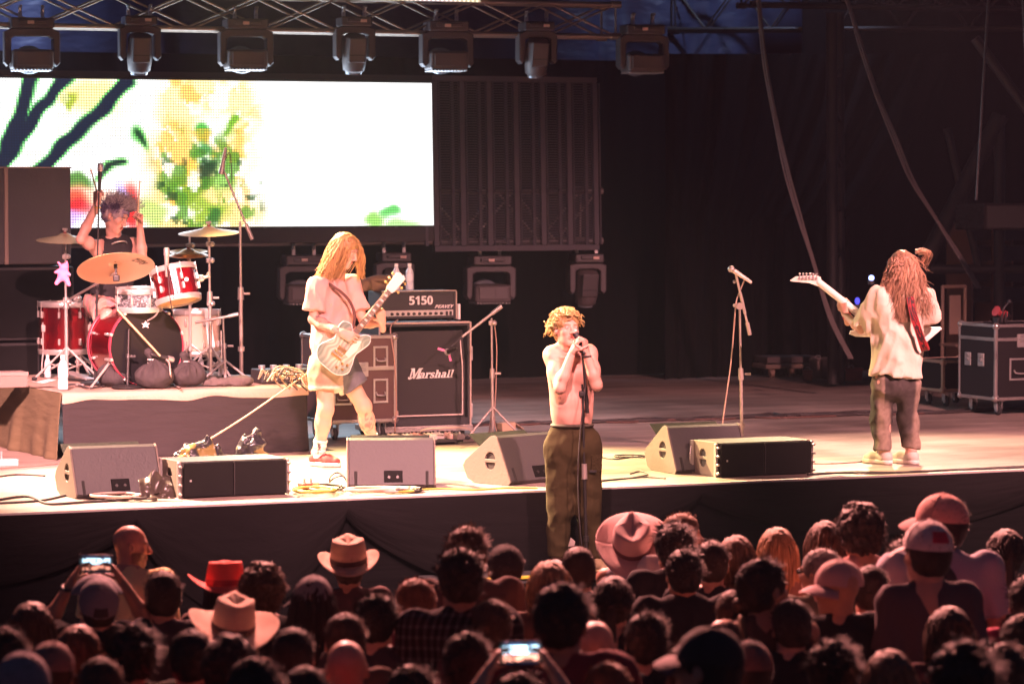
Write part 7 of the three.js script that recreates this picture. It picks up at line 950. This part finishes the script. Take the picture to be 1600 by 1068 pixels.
const shirtMat = (c, pat) => { const k = c.join() + pat; if (clothCache[k]) return clothCache[k]; const o = {}; if (pat) o.map = pat === 'plaid' ? tex(64, 64, (u, v) => { const a = (Math.sin(u * 6.2832 * 3) > 0.3 ? 0.5 : 0) + (Math.sin(v * 6.2832 * 3) > 0.5 ? 0.35 : 0); return 0.35 + 0.55 * a; }, true, [9, 7]) : tex(16, 64, (u, v) => Math.sin(v * 6.2832 * 4) > 0 ? 0.9 : 0.3, true, [4, 8]); return clothCache[k] = clothMat(...c, o); };
function capHat(t, hc, fr, s, col, o = {}) { // a baseball cap; visor towards fr's forward, or backwards
  const g = new THREE.Group(), dome = new THREE.SphereGeometry(1, 28, 12, 0, 6.2832, 0, 1.62).scale(0.093, 0.105, 0.112); const m = mesh('cap', [dome, ball(0.01, 0, 0.104, 0, 1, 0.6, 1, 10)], o.map ? M(1, 1, 1, 0.85, 0, { map: o.map }) : M(...col, 0.85, 0, { bumpMap: fineBump, bumpScale: 0.002 }), t);
  const vis = mesh('visor', sheet((u, v) => { const a = (u - 0.5) * 2.1, r = 0.105 + 0.075 * v * Math.cos(a * 0.72); return V(Math.sin(a) * r * 0.86, -0.008 - 0.03 * v * v - 0.018 * Math.abs(u - 0.5) * 2, Math.cos(a) * r); }, 16, 6, 0.004), M(...(o.visor || col.map(x => x * 0.8)), 0.8), m);
  for (let i = 0; i < 3; i++) mesh('seam', xf(torus(1, 0.018, 0, 0, 0, 0, 0, 0, Math.PI, 20).scale(0.094, 0.106, 0.05), 0, 0, 0, 0, i * 1.047, 0), M(...col.map(x => x * 0.7), 0.9), m);
  if (o.patch) mesh('patch', surf((u, v) => { const a = (u - 0.5) * 0.8, b = 0.25 + v * 0.45; return V(Math.sin(a) * Math.cos(b) * 0.096, Math.sin(b) * 0.108, -Math.cos(a) * Math.cos(b) * 0.115); }, 8, 6), M(...o.patch, 0.8), m);
  const M4 = new THREE.Matrix4().makeBasis(V(...fr[0]), V(...fr[1]), V(...fr[2])); m.quaternion.setFromRotationMatrix(M4); m.rotateY(o.back ? Math.PI : o.turn || 0); if (o.tilt) m.rotateX(o.tilt); m.position.set(...inFrame(hc, fr, [0, 0.035, -0.01], s)); m.scale.setScalar(s); return m;
}
function brimHat(t, hc, fr, s, col, o = {}) { // felt hat: pinched crown, band, curled brim
  const R0 = o.brim || 0.19, h = o.h || 0.13, curl = o.curl || 0.04, fl = (a) => curl * Math.pow(Math.abs(Math.cos(a)), 2.2) - (o.dip || 0.02) * Math.pow(Math.abs(Math.sin(a)), 3);
  const brim = sheet((u, v) => { const a = u * 6.2832, r0 = 0.098, r = mix(r0, R0 * (1 - 0.06 * Math.abs(Math.cos(a))), v); return V(Math.cos(a) * r * 0.93, fl(a) * v * v + 0.004 * Math.sin(a * 3 + (o.sd || 0)) * v, Math.sin(a) * r * 1.08); }, 60, 10, 0.005);
  const crown = surf((u, v) => { const a = u * 6.2832; if (v < 0.7) { const k = v / 0.7, r = 0.099 - 0.016 * k * k; return V(Math.cos(a) * r * 0.93, h * k, Math.sin(a) * r * 1.1 - 0.006 * k); } const k = (v - 0.7) / 0.3, r = 0.083 * (1 - k), d = 0.028 * Math.sin(Math.min(1, k * 1.4) * Math.PI / 2); const z = Math.sin(a) * r * 1.1 - 0.006; const pinch = z > 0.01 ? 0.6 : 1; return V(Math.cos(a) * r * 0.93 * pinch, h + 0.01 * Math.sin(k * 3.14) - d * (0.4 + 0.6 * Math.exp(-((Math.cos(a) * r) ** 2) / 0.0008)), z); }, 48, 20, true);
  const p = crown.attributes.position; for (let i = 0; i < p.count; i++) { const x = p.getX(i), y = p.getY(i), z = p.getZ(i), k = sstep(h * 0.45, h, y) * sstep(0.0, 0.08, z); p.setX(i, x * (1 - 0.35 * k)); } crown.computeVertexNormals();
  const m = mesh('hat', [brim, crown], o.mat || M(...col, 0.85, 0, { bumpMap: fineBump, bumpScale: 0.003 }), t); mesh('hat_band', lathe([[0.1005, 0.004], [0.1, 0.03], [0.0975, 0.03], [0.0975, 0.004]], 40).scale(0.94, 1, 1.11), M(...(o.band || [0.03, 0.02, 0.018]), 0.8), m);
  m.quaternion.setFromRotationMatrix(new THREE.Matrix4().makeBasis(V(...fr[0]), V(...fr[1]), V(...fr[2]))); if (o.tilt) m.rotateX(o.tilt); if (o.roll) m.rotateZ(o.roll); m.position.set(...inFrame(hc, fr, o.at || [0, 0.045, -0.01], s)); m.scale.setScalar(s * (o.size || 1.12)); return m;
}
function hairFor(t, kind, hc, fr, s, col) {
  const m = hairMat(...col); m.vertexColors = true; m.roughness = 0.66; const gs = [], rnd = mulberry((CR() * 1e6) | 0), L = [];
  const fuzz = (n, l, r, flat) => { for (let i = 0; i < n; i++) { const q = scalp(rnd, 0.45), p0 = inFrame(hc, fr, scalpAt(q, 1.06), s), out = norm3(sub3(inFrame(hc, fr, scalpAt(q, 1.4), s), p0)), len = l * (0.5 + rnd()), w = [rnd() - 0.5, rnd() * 0.5 - 0.5 * flat, rnd() - 0.5], k = 0.7 + 0.6 * rnd(); L.push({ p: [0, 0.33, 0.66, 1].map(u => [0, 1, 2].map(j => p0[j] + len * u * (out[j] + 1.1 * u * w[j]))), r, c: [k, k, k] }); } };
  const curls = (n, l) => { for (let i = 0; i < n; i++) { const q = scalp(rnd, 0.4), p0 = inFrame(hc, fr, scalpAt(q, 1.1), s), out = norm3(sub3(inFrame(hc, fr, scalpAt(q, 1.4), s), p0)), ph = rnd() * 6.28, sd = norm3(cross3(out, [0.3, 1, 0.2])), s2 = cross3(out, sd), k = 0.7 + 0.6 * rnd(), len = l * (0.6 + 0.6 * rnd()); L.push({ p: [0, 1, 2, 3, 4, 5, 6, 7].map(x => { const u = x / 7; return [0, 1, 2].map(j => p0[j] + out[j] * len * u + (j === 1 ? -len * 0.6 * u * u : 0) + 0.008 * (sd[j] * Math.cos(ph + u * 8) + s2[j] * Math.sin(ph + u * 8))); }), r: 0.0035, c: [k, k, k] }); } };
  if (kind === 'long' || kind === 'pony' || kind === 'bob') {
    const ln = kind === 'bob' ? 0.17 : kind === 'pony' ? 0.05 : 0.33; m.vertexColors = true; const bk = fr[2].map(x => -x);
    longHair(t, 'hair', hc, fr, s, m, rnd, { n: 260, r: 0.006, wave: kind === 'bob' ? 0.004 : 0.012, turns: 6, face: 0.35, end: (q, r, p0) => { if (kind === 'pony') return inFrame(hc, fr, [0.012 * (r() - 0.5), 0.0, -0.125], s); return [0, 1, 2].map(j => hc[j] + fr[0][j] * (q[0] * 0.115 + 0.03 * (r() - 0.5)) + bk[j] * (0.075 + 0.035 * r() - Math.max(0, q[2]) * 0.12) + (j === 1 ? -ln * (0.8 + 0.35 * r()) : 0)); },
      mass: kind === 'pony' ? () => { const f = new Field(add3(hc, [-0.3, -0.4, -0.3]), add3(hc, [0.3, 0.2, 0.3]), 0.01); f.cone(inFrame(hc, fr, [0, 0.02, -0.12], s), inFrame(hc, fr, [0, -0.3, -0.15], s), 0.03, 0.022, 0.02); f.warp((x, y, z) => 0.01 * noise(x * 60, y * 12, z * 60)); return f.mesh(); } : () => { const f = new Field(add3(hc, [-0.3, -0.5, -0.3]), add3(hc, [0.3, 0.25, 0.3]), 0.011); f.cone(inFrame(hc, fr, [0, 0.0, -0.03], s), add3(inFrame(hc, fr, [0, 0, -0.085], s), [0, -ln * 0.92, 0]), 0.088, kind === 'bob' ? 0.075 : 0.07, 0.04, fr[2], 0.7); f.warp((x, y, z) => 0.01 * noise(x * 60, y * 8, z * 60)); return f.mesh(); } }); return;
  }
  const P = { short: [0.013, 0.005], buzz: [0.005, 0.0015], curly: [0.028, 0.016], crop: [0.009, 0.003], mop: [0.022, 0.01] }[kind];
  gs.push(paint(hairCap(hc, fr, s, 0.0085, P[0], { amp: P[1], freq: 42 }).mesh(), (x, y, z) => { const k = 0.75 + 0.3 * noise(x * 60, y * 30, z * 60); return [k, k, k]; }));
  if (kind === 'short') fuzz(420, 0.026, 0.0035, 0.5); if (kind === 'crop') fuzz(300, 0.014, 0.003, 0.2); if (kind === 'mop') fuzz(520, 0.045, 0.004, 0.9); if (kind === 'curly') curls(380, 0.05); if (kind === 'buzz') fuzz(260, 0.007, 0.0025, 0);
  if (L.length) gs.push(locks(L, 0.003, 3, true)); mesh('hair', joinGeos(gs), m, t);
}
// x, top = where the head (or hat) shows in the photograph; w = its width there; everything is then placed in metres on the ground
function fan(label, x, top, w, build, hair, hcol, shirt, o = {}) {
  let s = w / (o.hw || 0.19); const H = clamp(EYE - GROUND - (top - 273) / s, o.minH || 1.56, o.maxH || 1.9); s = (top - 273) / (EYE - GROUND - H); if (o.s) s = o.s;
  const D = F_PX / s, ft = at(x, top, D); ft.y = GROUND; const Bd = BUILDS[build], extra = o.hatH || 0.015, sc = (H - extra) / 1.745, yaw = o.yaw === undefined ? crr(-0.25, 0.25) : o.yaw;
  const t = thing('person', label, 'person', ft, Math.PI + PSI * 0.35 + (o.turn || crr(-0.15, 0.15)), 'people standing in the crowd'); t.scale.setScalar(sc);
  const hc = [crr(-0.01, 0.01), 1.622, 0.015], fr = frame(yaw, o.pitch === undefined ? crr(-0.12, 0.06) : o.pitch, o.roll || crr(-0.06, 0.06)), sk = (o.skin || SK[(CR() * 3) | 0]), hs = o.hs || 1.13;
  const hg = headField(hc, fr, hs, Bd.J.neck, o.fine || 0.0095).mesh(headColor(hc, fr, hs, sk, { beard: o.beard })); const body = Bd.body.map(g => paint(g.clone(), (a, b, c) => sk));
  mesh('body', joinGeos([...body, hg]), skinMat, t); mesh('shirt', Bd.shirt, shirtMat(shirt, o.pat), t); mesh('trousers', Bd.trousers, shirtMat([0.04, 0.04, 0.055]), t);
  if (hair) hairFor(t, hair, hc, fr, hs, HC[hcol]);
  if (o.cap) capHat(t, hc, fr, hs, o.cap, o.capO || {}); if (o.hat) brimHat(t, hc, fr, hs, o.hat, o.hatO || {});
  if (o.glasses) mesh('glasses', [rbox(0.05, 0.03, 0.006, 0, 0, 0, 0.008).translate(-0.033, 0, 0), rbox(0.05, 0.03, 0.006, 0, 0, 0, 0.008).translate(0.033, 0, 0), box(0.02, 0.005, 0.005), box(0.004, 0.008, 0.11, 0.066, 0.006, -0.055), box(0.004, 0.008, 0.11, -0.066, 0.006, -0.055)].map(g => { g = prep(g); g.applyMatrix4(new THREE.Matrix4().makeBasis(V(...fr[0]), V(...fr[1]), V(...fr[2])).setPosition(...inFrame(hc, fr, [0, 0.008, 0.1], hs))); return g; }), M(0.02, 0.02, 0.02, 0.2), t);
  if (o.strap) for (const q of [-1, 1]) mesh('strap', tube([[q * 0.1, 1.2, -0.145], [q * 0.1, 1.4, -0.125], [q * 0.105, 1.51, -0.02], [q * 0.1, 1.42, 0.1]], 0.017, 20), M(...o.strap, 0.8), t);
  if (o.collar) mesh('collar', xf(torus(0.075, 0.02, 0, 0, 0), 0, 1.475, -0.012, 1.45, 0, 0), M(...o.collar, 0.85), t);
  if (o.bun) mesh('bun', ball(0.045, ...inFrame(hc, fr, [0, 0.07, -0.11], hs), 1, 1, 1, 14), hairMat(...HC[hcol]), t);
  return { t, hc, fr, sc };
}
const K = [0.02, 0.019, 0.022], NAVY = [0.035, 0.04, 0.06], GREY = [0.16, 0.15, 0.17], WHITE_T = [0.62, 0.58, 0.56], RED_T = [0.42, 0.04, 0.05], BROWN = [0.12, 0.07, 0.055], CREAM = [0.82, 0.68, 0.36], OL = [0.09, 0.075, 0.05];
// man in profile by the stage
{ const r = fan('bald bearded man in a cream t-shirt, in profile before the stage skirt', 202, 819, 56, 'tee', null, '', CREAM, { hw: 0.2, yaw: -1.15, turn: -0.45, pitch: 0.06, roll: 0.001, beard: [0.045, 0.022, 0.016], hs: 0.97, fine: 0.006, collar: [0.015, 0.015, 0.016], skin: [0.5, 0.28, 0.2], hatH: 0.006, minH: 1.62, maxH: 1.75 }); mesh('print', shear(word('LOVE?', 0.07, 0.003), 0.1).rotateY(Math.PI).translate(0.02, 1.2, -0.168), M(0.05, 0.03, 0.02, 0.8), r.t); }
// man filming with a phone
{ const r = fan('person in a backwards grey cap holding a glowing phone up with both hands', 155, 905, 62, 'raised', 'buzz', 'dark', K, { yaw: 0.05, pitch: -0.3, cap: [0.2, 0.19, 0.22], capO: { tilt: -0.55, patch: [0.04, 0.035, 0.04], back: false }, turn: 0.02, hatH: 0.03, maxH: 1.72 }); mesh('watch', xf(torus(0.032, 0.01), 0.15, 1.7, 0.28, 1.2), mt.black, r.t);
  const q = r.t.localToWorld(V(0, 1.79, 0.34)); r.t.updateMatrixWorld(true); const c = r.t.localToWorld(V(0.0, 1.815, 0.35)); phone('glowing smartphone held up sideways, filming the stage', c, 0.15, 0.078, 1); }
function phone(label, c, w, h, k, ry = 0) { const t = thing('smartphone', label, 'phone', c, ry); mesh('body', rbox(w + 0.008, h + 0.008, 0.009, 0, 0, -0.005, 0.006), mt.black, t); const tx = tex(96, 48, (u, v) => { const x = u, y = v; let c2 = [0.03, 0.05, 0.1]; if (y > 0.45) c2 = [0.75, 0.9, 1]; if (y > 0.82) c2 = [0.1, 0.16, 0.26]; if (y < 0.4 && y > 0.1) c2 = [0.8, 0.5, 0.42]; const n = noise(x * 14, y * 10, 4); if (n > 0.35) c2 = c2.map(q => q * 0.3); if (x < 0.08 || x > 0.93) c2 = c2.map(q => q * 0.25); return c2; }, true); mesh('screen', new THREE.PlaneGeometry(w, h).translate(0, 0, 0.0005), new THREE.MeshStandardMaterial({ color: C(0.02, 0.02, 0.02), emissive: C(1, 1, 1), emissiveMap: tx, emissiveIntensity: 1.6 * k, roughness: 0.2 }), t); mesh('lens', xf(vc(0, 0, 0, 0.003, 0.008), w * 0.4, h * 0.3, -0.012, Math.PI / 2), mt.chrome, t); return t; }
const capTex = tex(64, 64, (u, v) => noise(u * 7, v * 7, 2) > 0.1 ? [0.06, 0.055, 0.07] : [0.5, 0.36, 0.34], true, [1, 1]);
const strawT = tex(128, 128, (u, v) => { const k = 0.8 + 0.2 * Math.sin(u * 400) * Math.sin(v * 400) + 0.2 * tileNoise(u, v, 5, 2); return [0.9 * k, 0.78 * k, 0.68 * k]; }, true);
// first rows, from the left
fan('short dark haired man in a dark jacket behind the cream t-shirt, right of the phone', 251, 895, 64, 'long', 'crop', 'dark', [0.05, 0.04, 0.045]);
fan('person wearing a bright red cowboy hat', 351, 880, 62, 'tee', 'bob', 'dark', BROWN, { s: 318, maxH: 1.86, hatH: 0.12, hat: [0.72, 0.13, 0.10], hatO: { brim: 0.2, h: 0.11, curl: 0.05, band: [0.35, 0.05, 0.05], tilt: 0.12, sd: 1 } });
fan('curly haired person lit along one side, just right of the red cowboy hat', 411, 888, 60, 'tee', 'curly', 'brown', K, { hw: 0.22 });
fan('blond person wearing a large tan cowboy hat with a dark band', 362, 908, 66, 'slim', 'long', 'blond', [0.25, 0.18, 0.16], { s: 352, maxH: 1.88, hatH: 0.13, hat: [0.62, 0.46, 0.34], hatO: { brim: 0.22, h: 0.135, curl: 0.05, roll: 0.06, tilt: -0.22, band: [0.06, 0.03, 0.03], sd: 2 } });
fan('person wearing a straw fedora with a black band', 545, 860, 56, 'tee', 'short', 'dark', [0.08, 0.05, 0.05], { s: 300, hatH: 0.12, hat: [0.7, 0.5, 0.36], hatO: { brim: 0.172, h: 0.12, curl: 0.035, tilt: -0.25, band: [0.05, 0.03, 0.03], mat: M(1, 1, 1, 0.85, 0, { map: strawT }) } });
fan('person with long dark curls under a grey snapback cap', 490, 900, 64, 'slim', 'long', 'black', K, { hw: 0.2, cap: [0.2, 0.19, 0.2], capO: { tilt: 0.05 }, hatH: 0.03 });
fan('dark haired man in a grey-brown t-shirt below the straw fedora', 589, 933, 66, 'tee', 'short', 'black', [0.06, 0.045, 0.05]);
fan('smooth brown haired person with an earring, left of the plaid shirt', 648, 908, 58, 'slim', 'crop', 'red', [0.2, 0.06, 0.07], { yaw: 0.35 });
fan('tall greying man in a brown shirt behind the plaid shirt', 729, 827, 62, 'big', 'short', 'brown', [0.10, 0.062, 0.055], { yaw: -0.2 });
fan('dark haired man in a plaid shirt', 717, 862, 68, 'long', 'short', 'dark', [0.20, 0.16, 0.17], { pat: 'plaid', yaw: 0.15 });
fan('man in a black cap between the plaid shirt and the singer', 790, 851, 56, 'tee', 'crop', 'dark', [0.13, 0.07, 0.06], { cap: [0.03, 0.028, 0.03], capO: { visor: [0.03, 0.03, 0.03] }, hatH: 0.03 });
fan('fair haired person half hidden below the singer, left side', 862, 880, 52, 'slim', 'bob', 'blond', BROWN);
fan('close cropped man right below the singer', 904, 856, 60, 'tee', 'buzz', 'dark', K);
fan('dark haired man with a round head in a maroon shirt below the singer', 881, 918, 78, 'tee2', 'short', 'black', [0.16, 0.04, 0.05], { yaw: -0.4 });
fan('small dark head with hair tied, right of the maroon shirt', 960, 905, 48, 'slim', 'pony', 'dark', K);
fan('bald person between the maroon shirt and the black t-shirt', 931, 975, 58, 'tee', null, '', K, { hatH: 0.004 });
fan('woman in a grey top wearing a wide pale felt hat tilted back', 991, 802, 50, 'tankbig', 'crop', 'brown', [0.24, 0.22, 0.26], { s: 286, maxH: 1.86, hatH: 0.1, pitch: -0.12, hat: [0.62, 0.45, 0.43], hatO: { brim: 0.19, h: 0.12, curl: 0.03, tilt: -0.62, size: 1.28, band: [0.14, 0.07, 0.08], at: [0, 0.035, -0.035], sd: 4 } });
fan('bearded man turned sideways at the stage, right of the wide pale hat', 1069, 805, 46, 'tee', 'crop', 'light', WHITE_T, { yaw: -1.2, turn: -0.3, fine: 0.006, beard: [0.06, 0.03, 0.02], maxH: 1.8 });
fan('bushy dark haired person between the pale hat and the bearded man', 1052, 824, 50, 'tee', 'mop', 'black', K);
fan('spiky dark haired man in a black t-shirt, broad shoulders', 1070, 862, 58, 'big', 'short', 'black', K);
fan('dark haired man just right of the black t-shirt', 1112, 848, 54, 'tee', 'crop', 'dark', [0.03, 0.026, 0.03], { yaw: -0.15 });
fan('light haired woman with bobbed hair turned to the right', 1151, 840, 54, 'slim', 'bob', 'light', BROWN, { yaw: -0.5 });
fan('blond woman with long straight hair facing the stage', 1216, 828, 62, 'slim', 'long', 'blond', [0.2, 0.13, 0.1], { hw: 0.21 });
fan('young man in profile with swept hair and a backpack strap', 1194, 878, 68, 'tankbig', 'short', 'dark', [0.10, 0.06, 0.05], { yaw: -1.0, strap: [0.2, 0.12, 0.06] });
fan('brown haired woman with loose shoulder length hair behind the glasses', 1290, 817, 60, 'slim', 'bob', 'brown', K, { hw: 0.21 });
fan('grey haired man with dark glasses looking left', 1281, 860, 52, 'tee', 'crop', 'grey', OL, { yaw: 0.75, glasses: true });
fan('person in a pinkish cap with its visor turned sideways', 1312, 876, 66, 'tee2', null, '', K, { cap: [0.5, 0.34, 0.32], capO: { turn: 1.4, visor: [0.42, 0.27, 0.27] }, yaw: 0.5, hatH: 0.03 });
fan('tall curly topped man in a pink top, highest head of its row', 1346, 795, 62, 'tankbig', 'curly', 'dark', [0.45, 0.24, 0.22], { hw: 0.2, maxH: 1.93 });
fan('dark cropped person in a tank top with a red strap', 1358, 887, 62, 'tank', 'crop', 'dark', [0.13, 0.06, 0.07], { strap: [0.5, 0.03, 0.05] });
fan('tall man in a peaked cap and sunglasses wearing a pale blue shirt', 1470, 774, 62, 'big', 'crop', 'black', [0.34, 0.33, 0.38], { yaw: 0.85, cap: [0.6, 0.32, 0.28], glasses: true, hatH: 0.03, maxH: 1.94, capO: { visor: [0.2, 0.07, 0.06] } });
fan('person in a white cap with a red patch on its back', 1450, 815, 66, 'slim', 'crop', 'dark', [0.09, 0.07, 0.08], { cap: [0.62, 0.54, 0.53], capO: { patch: [0.5, 0.04, 0.07] }, hatH: 0.03 });
fan('dark haired man in a red collared jacket before the white cap', 1412, 846, 60, 'long', 'short', 'dark', [0.16, 0.03, 0.035]);
fan('man in a black cap and striped dark t-shirt', 1463, 882, 54, 'tee', 'buzz', 'dark', [0.08, 0.075, 0.09], { pat: 'stripe', cap: [0.03, 0.028, 0.03], hatH: 0.03 });
fan('woman with a long dark ponytail at the right of the crowd', 1571, 830, 58, 'slim', 'pony', 'dark', K);
fan('dark person with a round head behind the right edge crowd', 1606, 905, 56, 'tee', 'short', 'black', [0.3, 0.03, 0.07]);
// middle
fan('long brown haired woman at the left edge behind the phone holder', 50, 946, 74, 'slim', 'long', 'brown', K, { hw: 0.21 }); fan('brown haired woman with wavy hair at the lower left', 122, 982, 74, 'slim', 'long', 'red', K, { hw: 0.22 });
fan('person in a dark hooded top with dark hair under the phone holder', 205, 984, 70, 'long', 'mop', 'black', [0.02, 0.03, 0.02]); fan('dark haired person under the brim of the tan cowboy hat', 300, 988, 62, 'tee', 'crop', 'black', [0.3, 0.04, 0.05]);
fan('curly dark haired person in front of the tan cowboy hat', 362, 1004, 80, 'tee', 'curly', 'dark', [0.1, 0.04, 0.04], { hw: 0.21 }); fan('bald man with a lit crown below the dark haired man', 545, 1006, 74, 'tee', null, '', [0.12, 0.06, 0.06], { hatH: 0.004 });
fan('round brown haired person half hidden left of the bald lit crown', 541, 962, 44, 'slim', 'crop', 'brown', BROWN); fan('dark haired child sized person before the plaid shirt', 730, 994, 76, 'tee', 'short', 'black', K);
fan('young person with a tied brown bun behind the young man in profile', 1148, 925, 46, 'slim', 'crop', 'brown', K, { bun: true }); fan('person with straight brown hair in front of the striped t-shirt', 1481, 953, 76, 'slim', 'bob', 'brown', [0.12, 0.06, 0.06], { hw: 0.21 });
fan('person in a dark brimmed cap in front of the black t-shirt', 1106, 983, 84, 'tee', 'crop', 'black', K, { cap: [0.035, 0.03, 0.032], yaw: 0.8, hatH: 0.03, capO: { visor: [0.16, 0.08, 0.08] } });
fan('fair short haired person before the dark brimmed cap', 1082, 1010, 86, 'tee', 'short', 'brown', BROWN, { hw: 0.21 }); fan('person in a patterned pink and black cap', 1172, 1003, 74, 'tee2', 'crop', 'dark', K, { cap: [0.3, 0.2, 0.2], capO: { map: capTex }, hatH: 0.03 });
fan('dark round headed person before the tank top', 1300, 1011, 88, 'tee', 'mop', 'black', K, { hw: 0.22 }); fan('pale haired person with a lit left side at the lower right', 1394, 1021, 92, 'slim', 'bob', 'light', [0.2, 0.1, 0.1], { hw: 0.23 });
fan('large dark head at the bottom right', 1502, 1014, 104, 'big', 'mop', 'black', K, { hw: 0.23 }); fan('dark head directly right of the large dark one', 1566, 1012, 78, 'tee', 'short', 'dark', K, { hw: 0.21 }); fan('dark haired person at the far right edge, lower down', 1600, 966, 66, 'tee', 'short', 'dark', [0.14, 0.04, 0.06]);
fan('light brown crop haired person at the bottom, left of centre', 158, 1032, 76, 'tee', 'crop', 'brown', K); fan('person in a faded grey cap at the lower left edge', 32, 1022, 84, 'tee', 'crop', 'dark', K, { cap: [0.3, 0.24, 0.26], hatH: 0.03 });
fan('person in a tan cap beside the faded grey cap', 78, 1005, 76, 'tee', 'crop', 'brown', BROWN, { cap: [0.24, 0.14, 0.12], hatH: 0.03 }); fan('dark haired person cut by the bottom edge under the curly head', 392, 1035, 92, 'tee', 'short', 'black', K, { hw: 0.21 });
fan('dark person at the very bottom left of the bald lit crown', 478, 1046, 66, 'tee', 'crop', 'dark', RED_T); fan('light rimmed head cut by the bottom edge below the small bald person', 946, 1040, 80, 'tee', 'crop', 'red', BROWN); fan('dark head cut by the bottom edge left of the phone lights', 640, 1046, 80, 'tee', 'short', 'dark', K, {});
fan('person in a dark top raising an arm, lower centre left', 455, 985, 60, 'fold', 'crop', 'black', K); fan('dark haired person between the two front rows at the right', 1235, 940, 60, 'tee', 'crop', 'dark', K); fan('dark haired man in a grey shirt at the left edge', 4, 985, 66, 'tee', 'short', 'dark', [0.12, 0.05, 0.05]);
fan('tall brown haired person standing right of the plaid shirt shoulder', 770, 940, 60, 'tee', 'crop', 'brown', [0.14, 0.07, 0.07], { maxH: 1.66 }); fan('dark topped person filling the gap before the close cropped man', 1010, 962, 62, 'tee', 'short', 'dark', K);
{ const r = fan('person holding up a phone with bright reflections at the bottom centre', 815, 1058, 84, 'raised', 'short', 'dark', K, { maxH: 1.7 }); r.t.updateMatrixWorld(true); phone('second smartphone, low in the crowd, shining with round highlights', r.t.localToWorld(V(0, 1.80, 0.34)), 0.15, 0.078, 2.4, 0.2); }
renderer.render(scene, camera);
